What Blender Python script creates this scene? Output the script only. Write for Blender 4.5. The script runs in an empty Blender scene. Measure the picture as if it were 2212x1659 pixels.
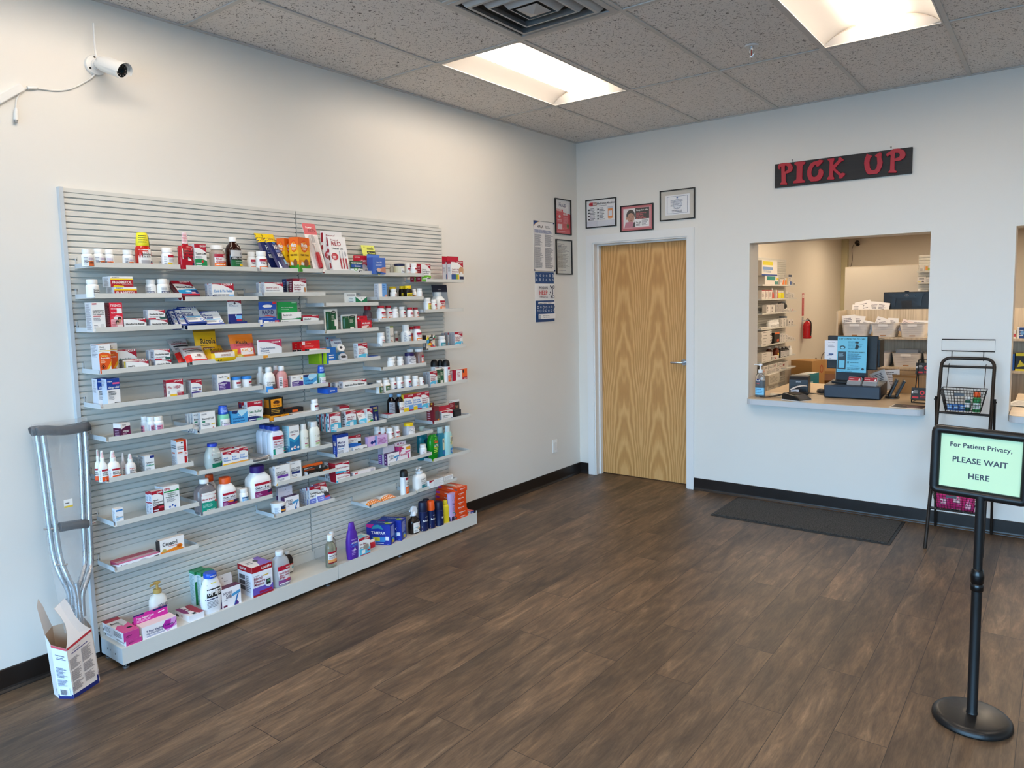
import bpy,bmesh,math,random
from mathutils import Vector,Matrix
R=math.radians
PI=math.pi
random.seed(7)
scene=bpy.context.scene
COL=scene.collection

# ------------------------------------------------------------------ camera
cam_d=bpy.data.cameras.new('camera')
cam=bpy.data.objects.new('camera',cam_d)
COL.objects.link(cam)
cam.matrix_world=Matrix((
 (0.801559,-0.039361,0.596619,3.52843),
 (0.597544,0.087922,-0.797001,-5.58450),
 (-0.021085,0.995349,0.093995,1.60623),
 (0,0,0,1)
))
cam_d.sensor_width=36.0
cam_d.lens=25.3907
cam_d.shift_x=-0.009826
cam_d.shift_y=-0.015515
cam_d.clip_start=0.05
cam_d.clip_end=200
scene.camera=cam

# ------------------------------------------------------------------ view, exposure
vs=scene.view_settings
vs.view_transform='Standard'
vs.look='None'
vs.gamma=1.0
vs.use_curve_mapping=False
vs.exposure=0.95
scene.cycles.max_bounces=8
scene.cycles.diffuse_bounces=5
scene.cycles.glossy_bounces=3
scene.cycles.transmission_bounces=6
scene.cycles.transparent_max_bounces=8
scene.cycles.caustics_reflective=False
scene.cycles.caustics_refractive=False
scene.cycles.sample_clamp_indirect=4.0

# ------------------------------------------------------------------ daylight (sky outside the shop front)
world=bpy.data.worlds.new('sky')
scene.world=world
world.use_nodes=True
wn=world.node_tree
bg=wn.nodes['Background']
wtc=wn.nodes.new('ShaderNodeTexCoord')
wsx=wn.nodes.new('ShaderNodeSeparateXYZ')
wcr=wn.nodes.new('ShaderNodeValToRGB')
wn.links.new(wtc.outputs['Generated'],wsx.inputs[0])
wn.links.new(wsx.outputs['Z'],wcr.inputs[0])
wn.links.new(wcr.outputs[0],bg.inputs['Color'])
e=wcr.color_ramp.elements
e[0].position=0.0
e[0].color=(0.36,0.40,0.46,1)
e[1].position=0.02
e[1].color=(0.38,0.66,1.0,1)
k=wcr.color_ramp.elements.new(1.0)
k.color=(0.25,0.52,1.0,1)
SKY=8.5
bg.inputs['Strength'].default_value=SKY
LAMP=9.0          # ceiling lens emission
BACKLAMP=18.0     # lamps in the dispensary behind the hatch

# ------------------------------------------------------------------ materials
def lin(h):
 h=h.lstrip('#')
 out=[]
 for i in (0,2,4):
  c=int(h[i:i+2],16) / 255
  out.append(c / 12.92 if c <=0.04045 else ((c+0.055) / 1.055)** 2.4)
 return out+[1.0]
MATS={}
def mat(h,rough=0.45,metal=0.0,trans=0.0,alpha=1.0,emit=0.0,ior=1.45,coat=0.0):
 key=(h,rough,metal,trans,alpha,emit,coat)
 if key in MATS:
  return MATS[key]
 m=bpy.data.materials.new('paint_'+h.strip('#'))
 m.use_nodes=True
 nt=m.node_tree
 b=nt.nodes['Principled BSDF']
 b.inputs['Base Color'].default_value=lin(h)
 b.inputs['Metallic'].default_value=metal
 b.inputs['Transmission Weight'].default_value=trans
 b.inputs['Alpha'].default_value=alpha
 b.inputs['IOR'].default_value=ior
 b.inputs['Coat Weight'].default_value=coat
 if emit:
  b.inputs['Emission Color'].default_value=lin(h)
  b.inputs['Emission Strength'].default_value=emit
 if trans or emit:
  b.inputs['Roughness'].default_value=rough
 else:
  tc=nt.nodes.new('ShaderNodeTexCoord')
  nz=nt.nodes.new('ShaderNodeTexNoise')
  nz.inputs['Scale'].default_value=30
  mr=nt.nodes.new('ShaderNodeMapRange')
  mr.inputs['To Min'].default_value=max(0.02,rough - 0.07)
  mr.inputs['To Max'].default_value=rough+0.07
  nt.links.new(tc.outputs['Object'],nz.inputs['Vector'])
  nt.links.new(nz.outputs['Fac'],mr.inputs['Value'])
  nt.links.new(mr.outputs[0],b.inputs['Roughness'])
 MATS[key]=m
 return m
def M_(c):
 return mat(c) if isinstance(c,str) else c

# ------------------------------------------------------------------ mesh collecting
class MB:
 def __init__(s):
  s.v,s.f,s.m,s.mats,s.smooth=[],[],[],[],[]
 def mi(s,m):
  m=M_(m)
  if m not in s.mats:
   s.mats.append(m)
  return s.mats.index(m)
 def poly(s,pts,m,smooth=False):
  n=len(s.v)
  s.v+=[tuple(p) for p in pts]
  s.f.append(list(range(n,n+len(pts))))
  s.m.append(s.mi(m));s.smooth.append(smooth)
 def mesh(s,verts,faces,m,smooth=False):
  n=len(s.v)
  s.v+=[tuple(p) for p in verts]
  i=s.mi(m)
  for f in faces:
   s.f.append([n+k for k in f]);s.m.append(i);s.smooth.append(smooth)
 def box(s,x0,y0,z0,x1,y1,z1,m,M=None):
  if x1 < x0: x0,x1=x1,x0
  if y1 < y0: y0,y1=y1,y0
  if z1 < z0: z0,z1=z1,z0
  v=[Vector(p) for p in ((x0,y0,z0),(x1,y0,z0),(x1,y1,z0),(x0,y1,z0),(x0,y0,z1),(x1,y0,z1),(x1,y1,z1),(x0,y1,z1))]
  if M is not None:
   v=[M @ p for p in v]
  s.mesh(v,[(0,3,2,1),(4,5,6,7),(0,1,5,4),(1,2,6,5),(2,3,7,6),(3,0,4,7)],m)
 def tube(s,pts,r,m,n=8,closed=False,caps=True):
  pts=[Vector(p) for p in pts]
  rings=[]
  L=len(pts)
  up=None
  for i,p in enumerate(pts):
   if closed:
    d=pts[(i+1) % L] - pts[i-1]
   else:
    d=pts[min(i+1,L-1)] - pts[max(i-1,0)]
   d.normalize()
   if up is None:
    up=Vector((0,0,1)) if abs(d.z) < 0.9 else Vector((1,0,0))
   a=d.cross(up)
   if a.length < 1e-6:
    a=d.orthogonal()
   a.normalize()
   b=a.cross(d)
   up=b.copy() if b.length > 0 else up
   rr=r[i] if isinstance(r,(list,tuple)) else r
   rings.append([p+(a*math.cos(2*PI*k/n)+b*math.sin(2*PI*k/n))*rr for k in range(n)])
  v=[q for ring in rings for q in ring]
  f=[]
  for i in range(L if closed else L-1):
   j=(i+1) % L
   for k in range(n):
    f.append((i*n+k,i*n+(k+1) % n,j*n+(k+1) % n,j*n+k))
  if caps and not closed:
   f.append(tuple(range(n))[::-1]);f.append(tuple((L-1)*n+k for k in range(n)))
  s.mesh(v,f,m,True)
 def loft(s,secs,m,n=24,caps=True,c=(0,0),M=None):
  """secs: (z, rx, ry, exponent) superellipse rings from bottom to top"""
  v,f=[],[]
  for (z,rx,ry,ex) in secs:
   for k in range(n):
    t=2*PI*k/n
    ct,st=math.cos(t),math.sin(t)
    p=2.0/ex
    x=rx*math.copysign(abs(ct)**p,ct)
    y=ry*math.copysign(abs(st)**p,st)
    q=Vector((c[0]+x,c[1]+y,z))
    v.append(M @ q if M is not None else q)
  for i in range(len(secs)-1):
   for k in range(n):
    f.append((i*n+k,i*n+(k+1) % n,(i+1)*n+(k+1) % n,(i+1)*n+k))
  s.mesh(v,f,m,True)
  if caps:
   L=len(secs)-1
   s.mesh(v[:n],[tuple(range(n))[::-1]],m)
   s.mesh(v[L*n:],[tuple(range(n))],m)
 def prism(s,pts,d0,d1,m,axis='y'):
  """2-D outline (a,b) extruded along an axis"""
  def P(a,b,d):
   return (a,d,b) if axis=='y' else ((d,a,b) if axis=='x' else (a,b,d))
  n=len(pts)
  v=[P(a,b,d0) for a,b in pts]+[P(a,b,d1) for a,b in pts]
  f=[tuple(range(n)),tuple(range(2*n-1,n-1,-1))]
  for k in range(n):
   f.append((k,k+n,(k+1) % n+n,(k+1) % n))
  s.mesh(v,f,m)
 def build(s,name,parent=None,loc=None,rot=None,bevel=0,fixn=True):
  me=bpy.data.meshes.new(name)
  me.from_pydata(s.v,[],s.f)
  for mm in s.mats:
   me.materials.append(mm)
  me.polygons.foreach_set('material_index',s.m)
  me.polygons.foreach_set('use_smooth',s.smooth)
  me.update()
  if any(s.smooth):
   try:
    me.set_sharp_from_angle(angle=R(40))
   except Exception:
    pass
  o=bpy.data.objects.new(name,me)
  COL.objects.link(o)
  if parent is not None:
   o.parent=parent
  if loc is not None:
   o.location=loc
  if rot is not None:
   o.rotation_euler=rot
  if bevel:
   b=o.modifiers.new('bevel','BEVEL');b.width=bevel;b.segments=2;b.limit_method='ANGLE'
  return o
def tag(o,label,cat,group=None):
 o['label']=label;o['category']=cat
 if group: o['group']=group
 return o
def thing(name,label,cat,loc=(0,0,0),rot=(0,0,0),group=None):
 o=bpy.data.objects.new(name,None)
 o.empty_display_size=0.05
 COL.objects.link(o)
 o.location=loc;o.rotation_euler=rot
 return tag(o,label,cat,group)
def struct(name,mb,bevel=0):
 o=mb.build(name,bevel=bevel);o['kind']='structure'
 return o
def copy_thing(src,loc=None,rot=None,label=None,group=None):
 def cp(o,par):
  c=o.copy();COL.objects.link(c);c.parent=par
  for ch in o.children:
   cp(ch,c)
  return c
 c=cp(src,None)
 if loc is not None: c.location=loc
 if rot is not None: c.rotation_euler=rot
 if label: c['label']=label
 if group: c['group']=group
 return c

# ------------------------------------------------------------------ lettering
GLYPH={}
_fc=bpy.data.curves.new('letter','FONT')
_fo=bpy.data.objects.new('letter',_fc)
COL.objects.link(_fo)
def _txt(body,off):
 _fc.body=body;_fc.offset=off;_fc.resolution_u=3;_fc.size=1.0
 bpy.context.view_layer.update()
 ev=_fo.evaluated_get(bpy.context.evaluated_depsgraph_get())
 me=ev.to_mesh()
 v=[(p.co.x,p.co.y) for p in me.vertices];f=[tuple(p.vertices) for p in me.polygons]
 ev.to_mesh_clear()
 return v,f
_bar=min(p[0] for p in _txt('|',0)[0])
CAPH=max(p[1] for p in _txt('H',0)[0])
def glyph(c,bold):
 key=(c,bold)
 if key not in GLYPH:
  v,f=_txt(c,0.022 if bold else 0.004) if c !=' ' else ([],[])
  adv=min(p[0] for p in _txt('n'+c+'|',0)[0] if True) if False else None
  vv=_txt(c+'|',0)[0]
  # the bar is the last outline: its left edge is max over x minus the bar's width
  barw=max(p[0] for p in _txt('|',0)[0]) - _bar
  adv=max(p[0] for p in vv) - barw - _bar
  GLYPH[key]=([(x/CAPH,y/CAPH) for x,y in v],f,adv/CAPH+(0.03 if bold else 0))
 return GLYPH[key]
def text_geo(s,bold=False):
 V,F,x=[],[],0.0
 for c in s:
  v,f,adv=glyph(c,bold)
  n=len(V)
  V+=[(a+x,b) for a,b in v]
  F+=[tuple(n+k for k in ff) for ff in f]
  x+=adv
 return V,F,x

# print items: coordinates run 0..1 over the printed face
def rc(c,x0,y0,x1,y1): return ('r',c,x0,y0,x1,y1)
def el(c,cx,cy,rx,ry): return ('e',c,cx,cy,rx,ry)
def pg(c,*pts): return ('p',c,pts)
def tx(s,c,x,y,h,mw=1.0,al='l',bold=True): return ('t',c,s,x,y,h,mw,al,bold)
def ln(c,x0,y0,x1,y1,n,seed=0): return ('l',c,x0,y0,x1,y1,n,seed)
def draw(mb,art,F,aspect,eps=0.00025):
 """F(x, y, lift) gives the 3-D point of the printed face"""
 lay=0
 for it in art:
  lay+=1
  z=eps*lay
  k=it[0]
  m=mat(it[1],0.4) if isinstance(it[1],str) else it[1]
  if k=='r':
   _,_,x0,y0,x1,y1=it
   n=8
   for i in range(n):
    a,b=x0+(x1-x0)*i/n,x0+(x1-x0)*(i+1)/n
    mb.poly([F(a,y0,z),F(b,y0,z),F(b,y1,z),F(a,y1,z)],m)
  elif k=='e':
   _,_,cx,cy,rx,ry=it
   mb.poly([F(cx+rx*math.cos(2*PI*i/18),cy+ry*math.sin(2*PI*i/18),z) for i in range(18)],m)
  elif k=='p':
   mb.poly([F(x,y,z) for x,y in it[2]],m)
  elif k=='l':
   _,_,x0,y0,x1,y1,n,sd=it
   rnd=random.Random(sd*31+n)
   st=(y1-y0)/n
   for i in range(n):
    xe=x0+(x1-x0)*rnd.uniform(0.6,1.0)
    yb=y1-st*(i+0.75)
    q=4
    for j in range(q):
     a,b=x0+(xe-x0)*j/q,x0+(xe-x0)*(j+0.93)/q
     mb.poly([F(a,yb,z),F(b,yb,z),F(b,yb+st*0.45,z),F(a,yb+st*0.45,z)],m)
  elif k=='t':
   _,_,s,x,y,h,mw,al,bold=it
   V,Fc,wd=text_geo(s,bold)
   sx=h/aspect
   if wd*sx > mw: sx=mw/max(wd,1e-6)
   ox=x if al=='l' else (x-wd*sx if al=='r' else x-wd*sx/2)
   if Fc:
    mb.mesh([F(ox+a*sx,y+b*h,z) for a,b in V],Fc,m)

# ------------------------------------------------------------------ procedural materials of the room
def nodes(name):
 m=bpy.data.materials.new(name);m.use_nodes=True
 nt=m.node_tree
 return m,nt,nt.nodes['Principled BSDF'],nt.nodes.new,nt.links.new
def wall_paint(name,col,rough=0.5):
 m,nt,b,N,L=nodes(name)
 b.inputs['Base Color'].default_value=lin(col)
 b.inputs['Roughness'].default_value=rough
 g=N('ShaderNodeNewGeometry');n1=N('ShaderNodeTexNoise');n1.inputs['Scale'].default_value=160;n1.inputs['Detail'].default_value=3
 L(g.outputs['Position'],n1.inputs['Vector'])
 bp=N('ShaderNodeBump');bp.inputs['Strength'].default_value=0.05;bp.inputs['Distance'].default_value=0.002
 L(n1.outputs['Fac'],bp.inputs['Height']);L(bp.outputs[0],b.inputs['Normal'])
 n2=N('ShaderNodeTexNoise');n2.inputs['Scale'].default_value=1.3;n2.inputs['Detail'].default_value=4
 L(g.outputs['Position'],n2.inputs['Vector'])
 mx=N('ShaderNodeMix');mx.data_type='RGBA'
 c=lin(col);mx.inputs['A'].default_value=c;mx.inputs['B'].default_value=[v*0.96 for v in c[:3]]+[1]
 L(n2.outputs['Fac'],mx.inputs['Factor']);L(mx.outputs['Result'],b.inputs['Base Color'])
 return m
WALL=wall_paint('white_wall_paint','#e6e3dc',0.42)
WALLB=wall_paint('cream_wall_paint','#e0d9cc',0.5)
TRIM=mat('#e4e4e2',0.35)

def floor_mat():
 m,nt,b,N,L=nodes('vinyl_planks')
 g=N('ShaderNodeNewGeometry');sx=N('ShaderNodeSeparateXYZ');L(g.outputs['Position'],sx.inputs[0])
 cb=N('ShaderNodeCombineXYZ');L(sx.outputs['Y'],cb.inputs['X']);L(sx.outputs['X'],cb.inputs['Y'])
 br=N('ShaderNodeTexBrick');br.offset=0.37;br.offset_frequency=2;br.squash=1.0
 br.inputs['Scale'].default_value=1.0;br.inputs['Brick Width'].default_value=1.22;br.inputs['Row Height'].default_value=0.182
 br.inputs['Mortar Size'].default_value=0.0016;br.inputs['Mortar Smooth'].default_value=0.4;br.inputs['Bias'].default_value=0.0
 br.inputs['Color1'].default_value=(0,0,0,1);br.inputs['Color2'].default_value=(1,1,1,1);br.inputs['Mortar'].default_value=(.5,.5,.5,1)
 L(cb.outputs[0],br.inputs['Vector'])
 # shift the grain from plank to plank
 ad=N('ShaderNodeVectorMath');ad.operation='MULTIPLY_ADD'
 L(br.outputs['Color'],ad.inputs[0]);ad.inputs[1].default_value=(13.7,7.3,3.1);L(cb.outputs[0],ad.inputs[2])
 mp=N('ShaderNodeMapping');mp.inputs['Scale'].default_value=(1.6,9.0,1.0);L(ad.outputs[0],mp.inputs['Vector'])
 n1=N('ShaderNodeTexNoise');n1.inputs['Scale'].default_value=2.2;n1.inputs['Detail'].default_value=8;n1.inputs['Roughness'].default_value=0.68;n1.inputs['Distortion'].default_value=0.6
 L(mp.outputs[0],n1.inputs['Vector'])
 mp2=N('ShaderNodeMapping');mp2.inputs['Scale'].default_value=(3.5,34,1);L(ad.outputs[0],mp2.inputs['Vector'])
 n2=N('ShaderNodeTexNoise');n2.inputs['Scale'].default_value=3;n2.inputs['Detail'].default_value=6;n2.inputs['Distortion'].default_value=1.2
 L(mp2.outputs[0],n2.inputs['Vector'])
 mp3=N('ShaderNodeMapping');mp3.inputs['Scale'].default_value=(1.1,2.6,1);L(ad.outputs[0],mp3.inputs['Vector'])
 n3=N('ShaderNodeTexNoise');n3.inputs['Scale'].default_value=1.7;n3.inputs['Detail'].default_value=5;n3.inputs['Distortion'].default_value=0.5
 L(mp3.outputs[0],n3.inputs['Vector'])
 r1=N('ShaderNodeValToRGB');e=r1.color_ramp.elements
 e[0].position=.30;e[0].color=lin('#4a3b2f');e[1].position=.76;e[1].color=lin('#927a60')
 k=r1.color_ramp.elements.new(.45);k.color=lin('#5e4c3b');k=r1.color_ramp.elements.new(.58);k.color=lin('#705b46')
 L(n1.outputs['Fac'],r1.inputs[0])
 r3=N('ShaderNodeValToRGB');e=r3.color_ramp.elements
 e[0].position=.35;e[0].color=(.68,.67,.68,1);e[1].position=.68;e[1].color=(1.16,1.08,1.0,1)
 L(n3.outputs['Fac'],r3.inputs[0])
 m1=N('ShaderNodeMix');m1.data_type='RGBA';m1.blend_type='MULTIPLY';m1.inputs['Factor'].default_value=1
 L(r1.outputs[0],m1.inputs['A']);L(r3.outputs[0],m1.inputs['B'])
 r2=N('ShaderNodeValToRGB');e=r2.color_ramp.elements
 e[0].position=.36;e[0].color=(.80,.80,.80,1);e[1].position=.62;e[1].color=(1.08,1.08,1.08,1)
 L(n2.outputs['Fac'],r2.inputs[0])
 m2=N('ShaderNodeMix');m2.data_type='RGBA';m2.blend_type='MULTIPLY';m2.inputs['Factor'].default_value=1
 L(m1.outputs['Result'],m2.inputs['A']);L(r2.outputs[0],m2.inputs['B'])
 rp=N('ShaderNodeMapRange');rp.inputs['To Min'].default_value=0.80;rp.inputs['To Max'].default_value=1.22
 L(br.outputs['Color'],rp.inputs['Value'])
 m3=N('ShaderNodeVectorMath');m3.operation='SCALE';L(m2.outputs['Result'],m3.inputs[0]);L(rp.outputs[0],m3.inputs['Scale'])
 m4=N('ShaderNodeMix');m4.data_type='RGBA';m4.inputs['B'].default_value=lin('#241b16')
 L(br.outputs['Fac'],m4.inputs['Factor']);L(m3.outputs[0],m4.inputs['A'])
 L(m4.outputs['Result'],b.inputs['Base Color'])
 b.inputs['Roughness'].default_value=0.48
 bp=N('ShaderNodeBump');bp.inputs['Strength'].default_value=0.12;bp.inputs['Distance'].default_value=0.002
 L(n2.outputs['Fac'],bp.inputs['Height']);L(bp.outputs[0],b.inputs['Normal'])
 return m
FLOOR=floor_mat()
def tile_mat():
 m,nt,b,N,L=nodes('mineral_ceiling_tile')
 g=N('ShaderNodeNewGeometry')
 n1=N('ShaderNodeTexNoise');n1.inputs['Scale'].default_value=75;n1.inputs['Detail'].default_value=2;n1.inputs['Distortion'].default_value=1.5
 L(g.outputs['Position'],n1.inputs['Vector'])
 r=N('ShaderNodeValToRGB');e=r.color_ramp.elements
 e[0].position=.355;e[0].color=lin('#6a6560');e[1].position=.40;e[1].color=lin('#e4dfda')
 L(n1.outputs['Fac'],r.inputs[0])
 L(r.outputs[0],b.inputs['Base Color'])
 b.inputs['Roughness'].default_value=0.9
 bp=N('ShaderNodeBump');bp.inputs['Strength'].default_value=0.3;bp.inputs['Distance'].default_value=0.002
 L(n1.outputs['Fac'],bp.inputs['Height']);L(bp.outputs[0],b.inputs['Normal'])
 return m
TILE=tile_mat()
def door_wood():
 m,nt,b,N,L=nodes('birch_veneer')
 tc=N('ShaderNodeTexCoord');sx=N('ShaderNodeSeparateXYZ');L(tc.outputs['Object'],sx.inputs[0])
 # book-matched cathedral figure: mirrored leaves 0.33 m wide
 pp=N('ShaderNodeMath');pp.operation='PINGPONG';pp.inputs[1].default_value=0.168
 of=N('ShaderNodeMath');of.operation='ADD';of.inputs[1].default_value=0.205
 L(sx.outputs['X'],of.inputs[0]);L(of.outputs[0],pp.inputs[0])
 cb=N('ShaderNodeCombineXYZ');L(pp.outputs[0],cb.inputs['X']);L(sx.outputs['Z'],cb.inputs['Y'])
 mp0=N('ShaderNodeMapping');mp0.inputs['Scale'].default_value=(5,1.4,1);L(cb.outputs[0],mp0.inputs['Vector'])
 nz=N('ShaderNodeTexNoise');nz.inputs['Scale'].default_value=1.6;nz.inputs['Detail'].default_value=3
 L(mp0.outputs[0],nz.inputs['Vector'])
 # parabola arches: x^2 against height, wavy
 xs=N('ShaderNodeMath');xs.operation='MULTIPLY';L(pp.outputs[0],xs.inputs[0]);L(pp.outputs[0],xs.inputs[1])
 xm=N('ShaderNodeMath');xm.operation='MULTIPLY';xm.inputs[1].default_value=32;L(xs.outputs[0],xm.inputs[0])
 zs=N('ShaderNodeMath');zs.operation='MULTIPLY_ADD';zs.inputs[1].default_value=0.62;L(sx.outputs['Z'],zs.inputs[0]);L(xm.outputs[0],zs.inputs[2])
 za=N('ShaderNodeMath');za.operation='MULTIPLY_ADD';za.inputs[1].default_value=0.55;L(nz.outputs['Fac'],za.inputs[0]);L(zs.outputs[0],za.inputs[2])
 fr=N('ShaderNodeMath');fr.operation='MULTIPLY';fr.inputs[1].default_value=30;L(za.outputs[0],fr.inputs[0])
 sn=N('ShaderNodeMath');sn.operation='SINE';L(fr.outputs[0],sn.inputs[0])
 mpf=N('ShaderNodeMapping');mpf.inputs['Scale'].default_value=(160,5,1);L(cb.outputs[0],mpf.inputs['Vector'])
 nf=N('ShaderNodeTexNoise');nf.inputs['Scale'].default_value=1;nf.inputs['Detail'].default_value=4;L(mpf.outputs[0],nf.inputs['Vector'])
 mr=N('ShaderNodeMapRange');mr.inputs['From Min'].default_value=-1;L(sn.outputs[0],mr.inputs['Value'])
 ml=N('ShaderNodeMath');ml.operation='MULTIPLY_ADD';ml.inputs[1].default_value=0.55;L(nf.outputs['Fac'],ml.inputs[0])
 pw=N('ShaderNodeMath');pw.operation='MULTIPLY';pw.inputs[1].default_value=0.42;L(mr.outputs[0],pw.inputs[0]);L(pw.outputs[0],ml.inputs[2])
 r=N('ShaderNodeValToRGB');e=r.color_ramp.elements
 e[0].position=.18;e[0].color=lin('#b5824a');e[1].position=.80;e[1].color=lin('#dbac70')
 k=r.color_ramp.elements.new(.45);k.color=lin('#c79559')
 L(ml.outputs[0],r.inputs[0]);L(r.outputs[0],b.inputs['Base Color'])
 b.inputs['Roughness'].default_value=0.38
 return m
DOORW=door_wood()
def laminate(name,c0,c1,sc=(2,60,2),rough=.45):
 m,nt,b,N,L=nodes(name)
 g=N('ShaderNodeNewGeometry');mp=N('ShaderNodeMapping');mp.inputs['Scale'].default_value=sc;L(g.outputs['Position'],mp.inputs['Vector'])
 n=N('ShaderNodeTexNoise');n.inputs['Scale'].default_value=1.5;n.inputs['Detail'].default_value=5;L(mp.outputs[0],n.inputs['Vector'])
 r=N('ShaderNodeValToRGB');e=r.color_ramp.elements;e[0].position=.35;e[0].color=lin(c0);e[1].position=.65;e[1].color=lin(c1)
 L(n.outputs['Fac'],r.inputs[0]);L(r.outputs[0],b.inputs['Base Color']);b.inputs['Roughness'].default_value=rough
 return m
ASH=laminate('pale_ash_laminate','#b9a88e','#d3c4aa',(50,2,2))
COUNTER=laminate('counter_laminate','#c6ad8c','#d8c3a4',(2,30,2),.3)
def carpet_mat():
 m,nt,b,N,L=nodes('charcoal_mat_pile')
 g=N('ShaderNodeNewGeometry');n=N('ShaderNodeTexNoise');n.inputs['Scale'].default_value=130;n.inputs['Detail'].default_value=4
 L(g.outputs['Position'],n.inputs['Vector'])
 r=N('ShaderNodeValToRGB');e=r.color_ramp.elements;e[0].position=.35;e[0].color=lin('#1b1a19');e[1].position=.72;e[1].color=lin('#57534f')
 L(n.outputs['Fac'],r.inputs[0]);L(r.outputs[0],b.inputs['Base Color']);b.inputs['Roughness'].default_value=.95
 bp=N('ShaderNodeBump');bp.inputs['Strength'].default_value=.8;bp.inputs['Distance'].default_value=.004;L(n.outputs['Fac'],bp.inputs['Height']);L(bp.outputs[0],b.inputs['Normal'])
 return m
PILE=carpet_mat()
STEEL=mat('#d5d4cd',0.38)          # powder-coated shelving
STEELB=mat('#c3c9cd',0.38)
BASEB=mat('#1d1511',0.35)

# ------------------------------------------------------------------ room shell
H=2.979           # ceiling height
HB=2.66           # ceiling of the dispensary behind
XR,YF,YB=7.2,-8.4,9.8
WT=0.2            # thickness of the wall with the hatches
m=MB();m.box(-.15,YF-.15,-.1,XR+.15,YB+.15,0,FLOOR);struct('floor',m)
m=MB();m.box(-.15,YF-.15,0,0,WT,H+.12,WALL);struct('wall_left',m)
m=MB();m.box(XR,YF-.15,0,XR+.15,YB+.15,H+.12,WALL);struct('wall_right',m)
DX0,DX1,DZ=.159,1.066,2.10                  # door opening
W1=(1.570,2.800,.76,2.006)                    # pick-up hatch
W2=(3.275,4.50,.76,2.006)                     # second hatch
m=MB()
xs=[0,DX0,DX1,W1[0],W1[1],W2[0],W2[1],XR]
m.box(0,0,0,DX0,WT,H+.12,WALL);m.box(DX0,0,DZ,DX1,WT,H+.12,WALL);m.box(DX1,0,0,W1[0],WT,H+.12,WALL)
m.box(W1[0],0,0,W1[1],WT,W1[2],WALL);m.box(W1[0],0,W1[3],W1[1],WT,H+.12,WALL)
m.box(W1[1],0,0,W2[0],WT,H+.12,WALL)
m.box(W2[0],0,0,W2[1],WT,W2[2],WALL);m.box(W2[0],0,W2[3],W2[1],WT,H+.12,WALL)
m.box(W2[1],0,0,XR,WT,H+.12,WALL)
struct('wall_back',m)
# shop front: sill, piers and a row of glazed openings
GZ0,GZ1=.12,2.72
panes=[(.25,1.75),(1.83,3.33),(3.41,4.91),(4.99,6.95)]
m=MB()
m.box(0,YF-.15,0,XR,YF,GZ0,WALL);m.box(0,YF-.15,GZ1,XR,YF,H+.12,WALL)
for a,b_ in zip([0]+[p[1] for p in panes],[p[0] for p in panes]+[XR]):
 m.box(a,YF-.15,GZ0,b_,YF,GZ1,WALL)
struct('wall_front',m)
ALU=mat('#2a2622',.35,.6)
def clear_glass(tint=(.92,.96,.95,1),refl=.06):
 g=bpy.data.materials.new('shop_glass');g.use_nodes=True;nt=g.node_tree
 for n in list(nt.nodes):
  if n.type !='OUTPUT_MATERIAL': nt.nodes.remove(n)
 t=nt.nodes.new('ShaderNodeBsdfTransparent');gl=nt.nodes.new('ShaderNodeBsdfGlossy');gl.inputs['Roughness'].default_value=.02
 mx=nt.nodes.new('ShaderNodeMixShader');mx.inputs[0].default_value=refl
 t.inputs[0].default_value=tint
 nt.links.new(t.outputs[0],mx.inputs[1]);nt.links.new(gl.outputs[0],mx.inputs[2])
 nt.links.new(mx.outputs[0],[n for n in nt.nodes if n.type=='OUTPUT_MATERIAL'][0].inputs[0])
 return g
GLASS=clear_glass()
for i,(a,b_) in enumerate(panes):
 m=MB()
 for q in ((a,GZ0,a+.05,GZ1),(b_-.05,GZ0,b_,GZ1),(a+.05,GZ0,b_-.05,GZ0+.06),(a+.05,GZ1-.05,b_-.05,GZ1),(a+.05,2.1,b_-.05,2.15)):
  m.box(q[0],YF-.11,q[1],q[2],YF-.04,q[3],ALU)
 o=struct('window_%d' % (i+1),m)
 g=MB();g.box(a+.05,YF-.08,GZ0+.06,b_-.05,YF-.074,GZ1-.05,GLASS);g.build('window_pane',o)
 ld=bpy.data.lights.new('daylight_portal','AREA');ld.shape='RECTANGLE';ld.size=b_-a;ld.size_y=GZ1-GZ0;ld.cycles.is_portal=True
 lo=bpy.data.objects.new('daylight_portal',ld);COL.objects.link(lo);lo.location=((a+b_)/2,YF-.16,(GZ0+GZ1)/2);lo.rotation_euler=(R(90),0,0)
m=MB();m.box(-25,YF-40,-.25,32,YF-.16,-.12,mat('#8f8d88',.9));struct('ground',m)

# suspended ceiling: tiles, T-bars, openings for the lamps and the air diffuser
CX0,CY0,SX,SY=.5546,-1.1595,.6096,1.2192
lampcells=[(i,j) for i in (0,3,6) for j in (0,2,4)]
xl=[0]+[CX0+SX*i for i in range(-1,12) if 0 < CX0+SX*i < XR]+[XR]
yl=[0]+[CY0-SY*j for j in range(0,7) if CY0-SY*j > YF]+[YF]
m=MB()
VX0,VX1,VY0,VY1=CX0+SX,CX0+2*SX,CY0-SY-.6096,CY0-SY
def is_open(xa,ya):
 for (i,j) in lampcells:
  if abs(xa-(CX0+SX*i)) < .01 and abs(ya-(CY0-SY*j)) < .01: return True
 return False
for a,b_ in zip(xl[:-1],xl[1:]):
 for t,u in zip(yl[:-1],yl[1:]):
  if is_open(a,t): continue
  if abs(a-VX0) < .01 and abs(t-VY1) < .01:
   m.poly([(a,VY0,H+.006),(b_,VY0,H+.006),(b_,u,H+.006),(a,u,H+.006)][::-1],TILE);continue
  m.poly([(a,t,H+.006),(b_,t,H+.006),(b_,u,H+.006),(a,u,H+.006)][::-1],TILE)
m.box(-.15,YF-.15,H+.26,XR+.15,WT,H+.3,mat('#555555',.9))
struct('ceiling',m)
GRID=mat('#c9c6c1',.5)
m=MB()
for x in xl[1:-1]: m.box(x-.012,YF,H,x+.012,0,H+.005,GRID)
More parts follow.
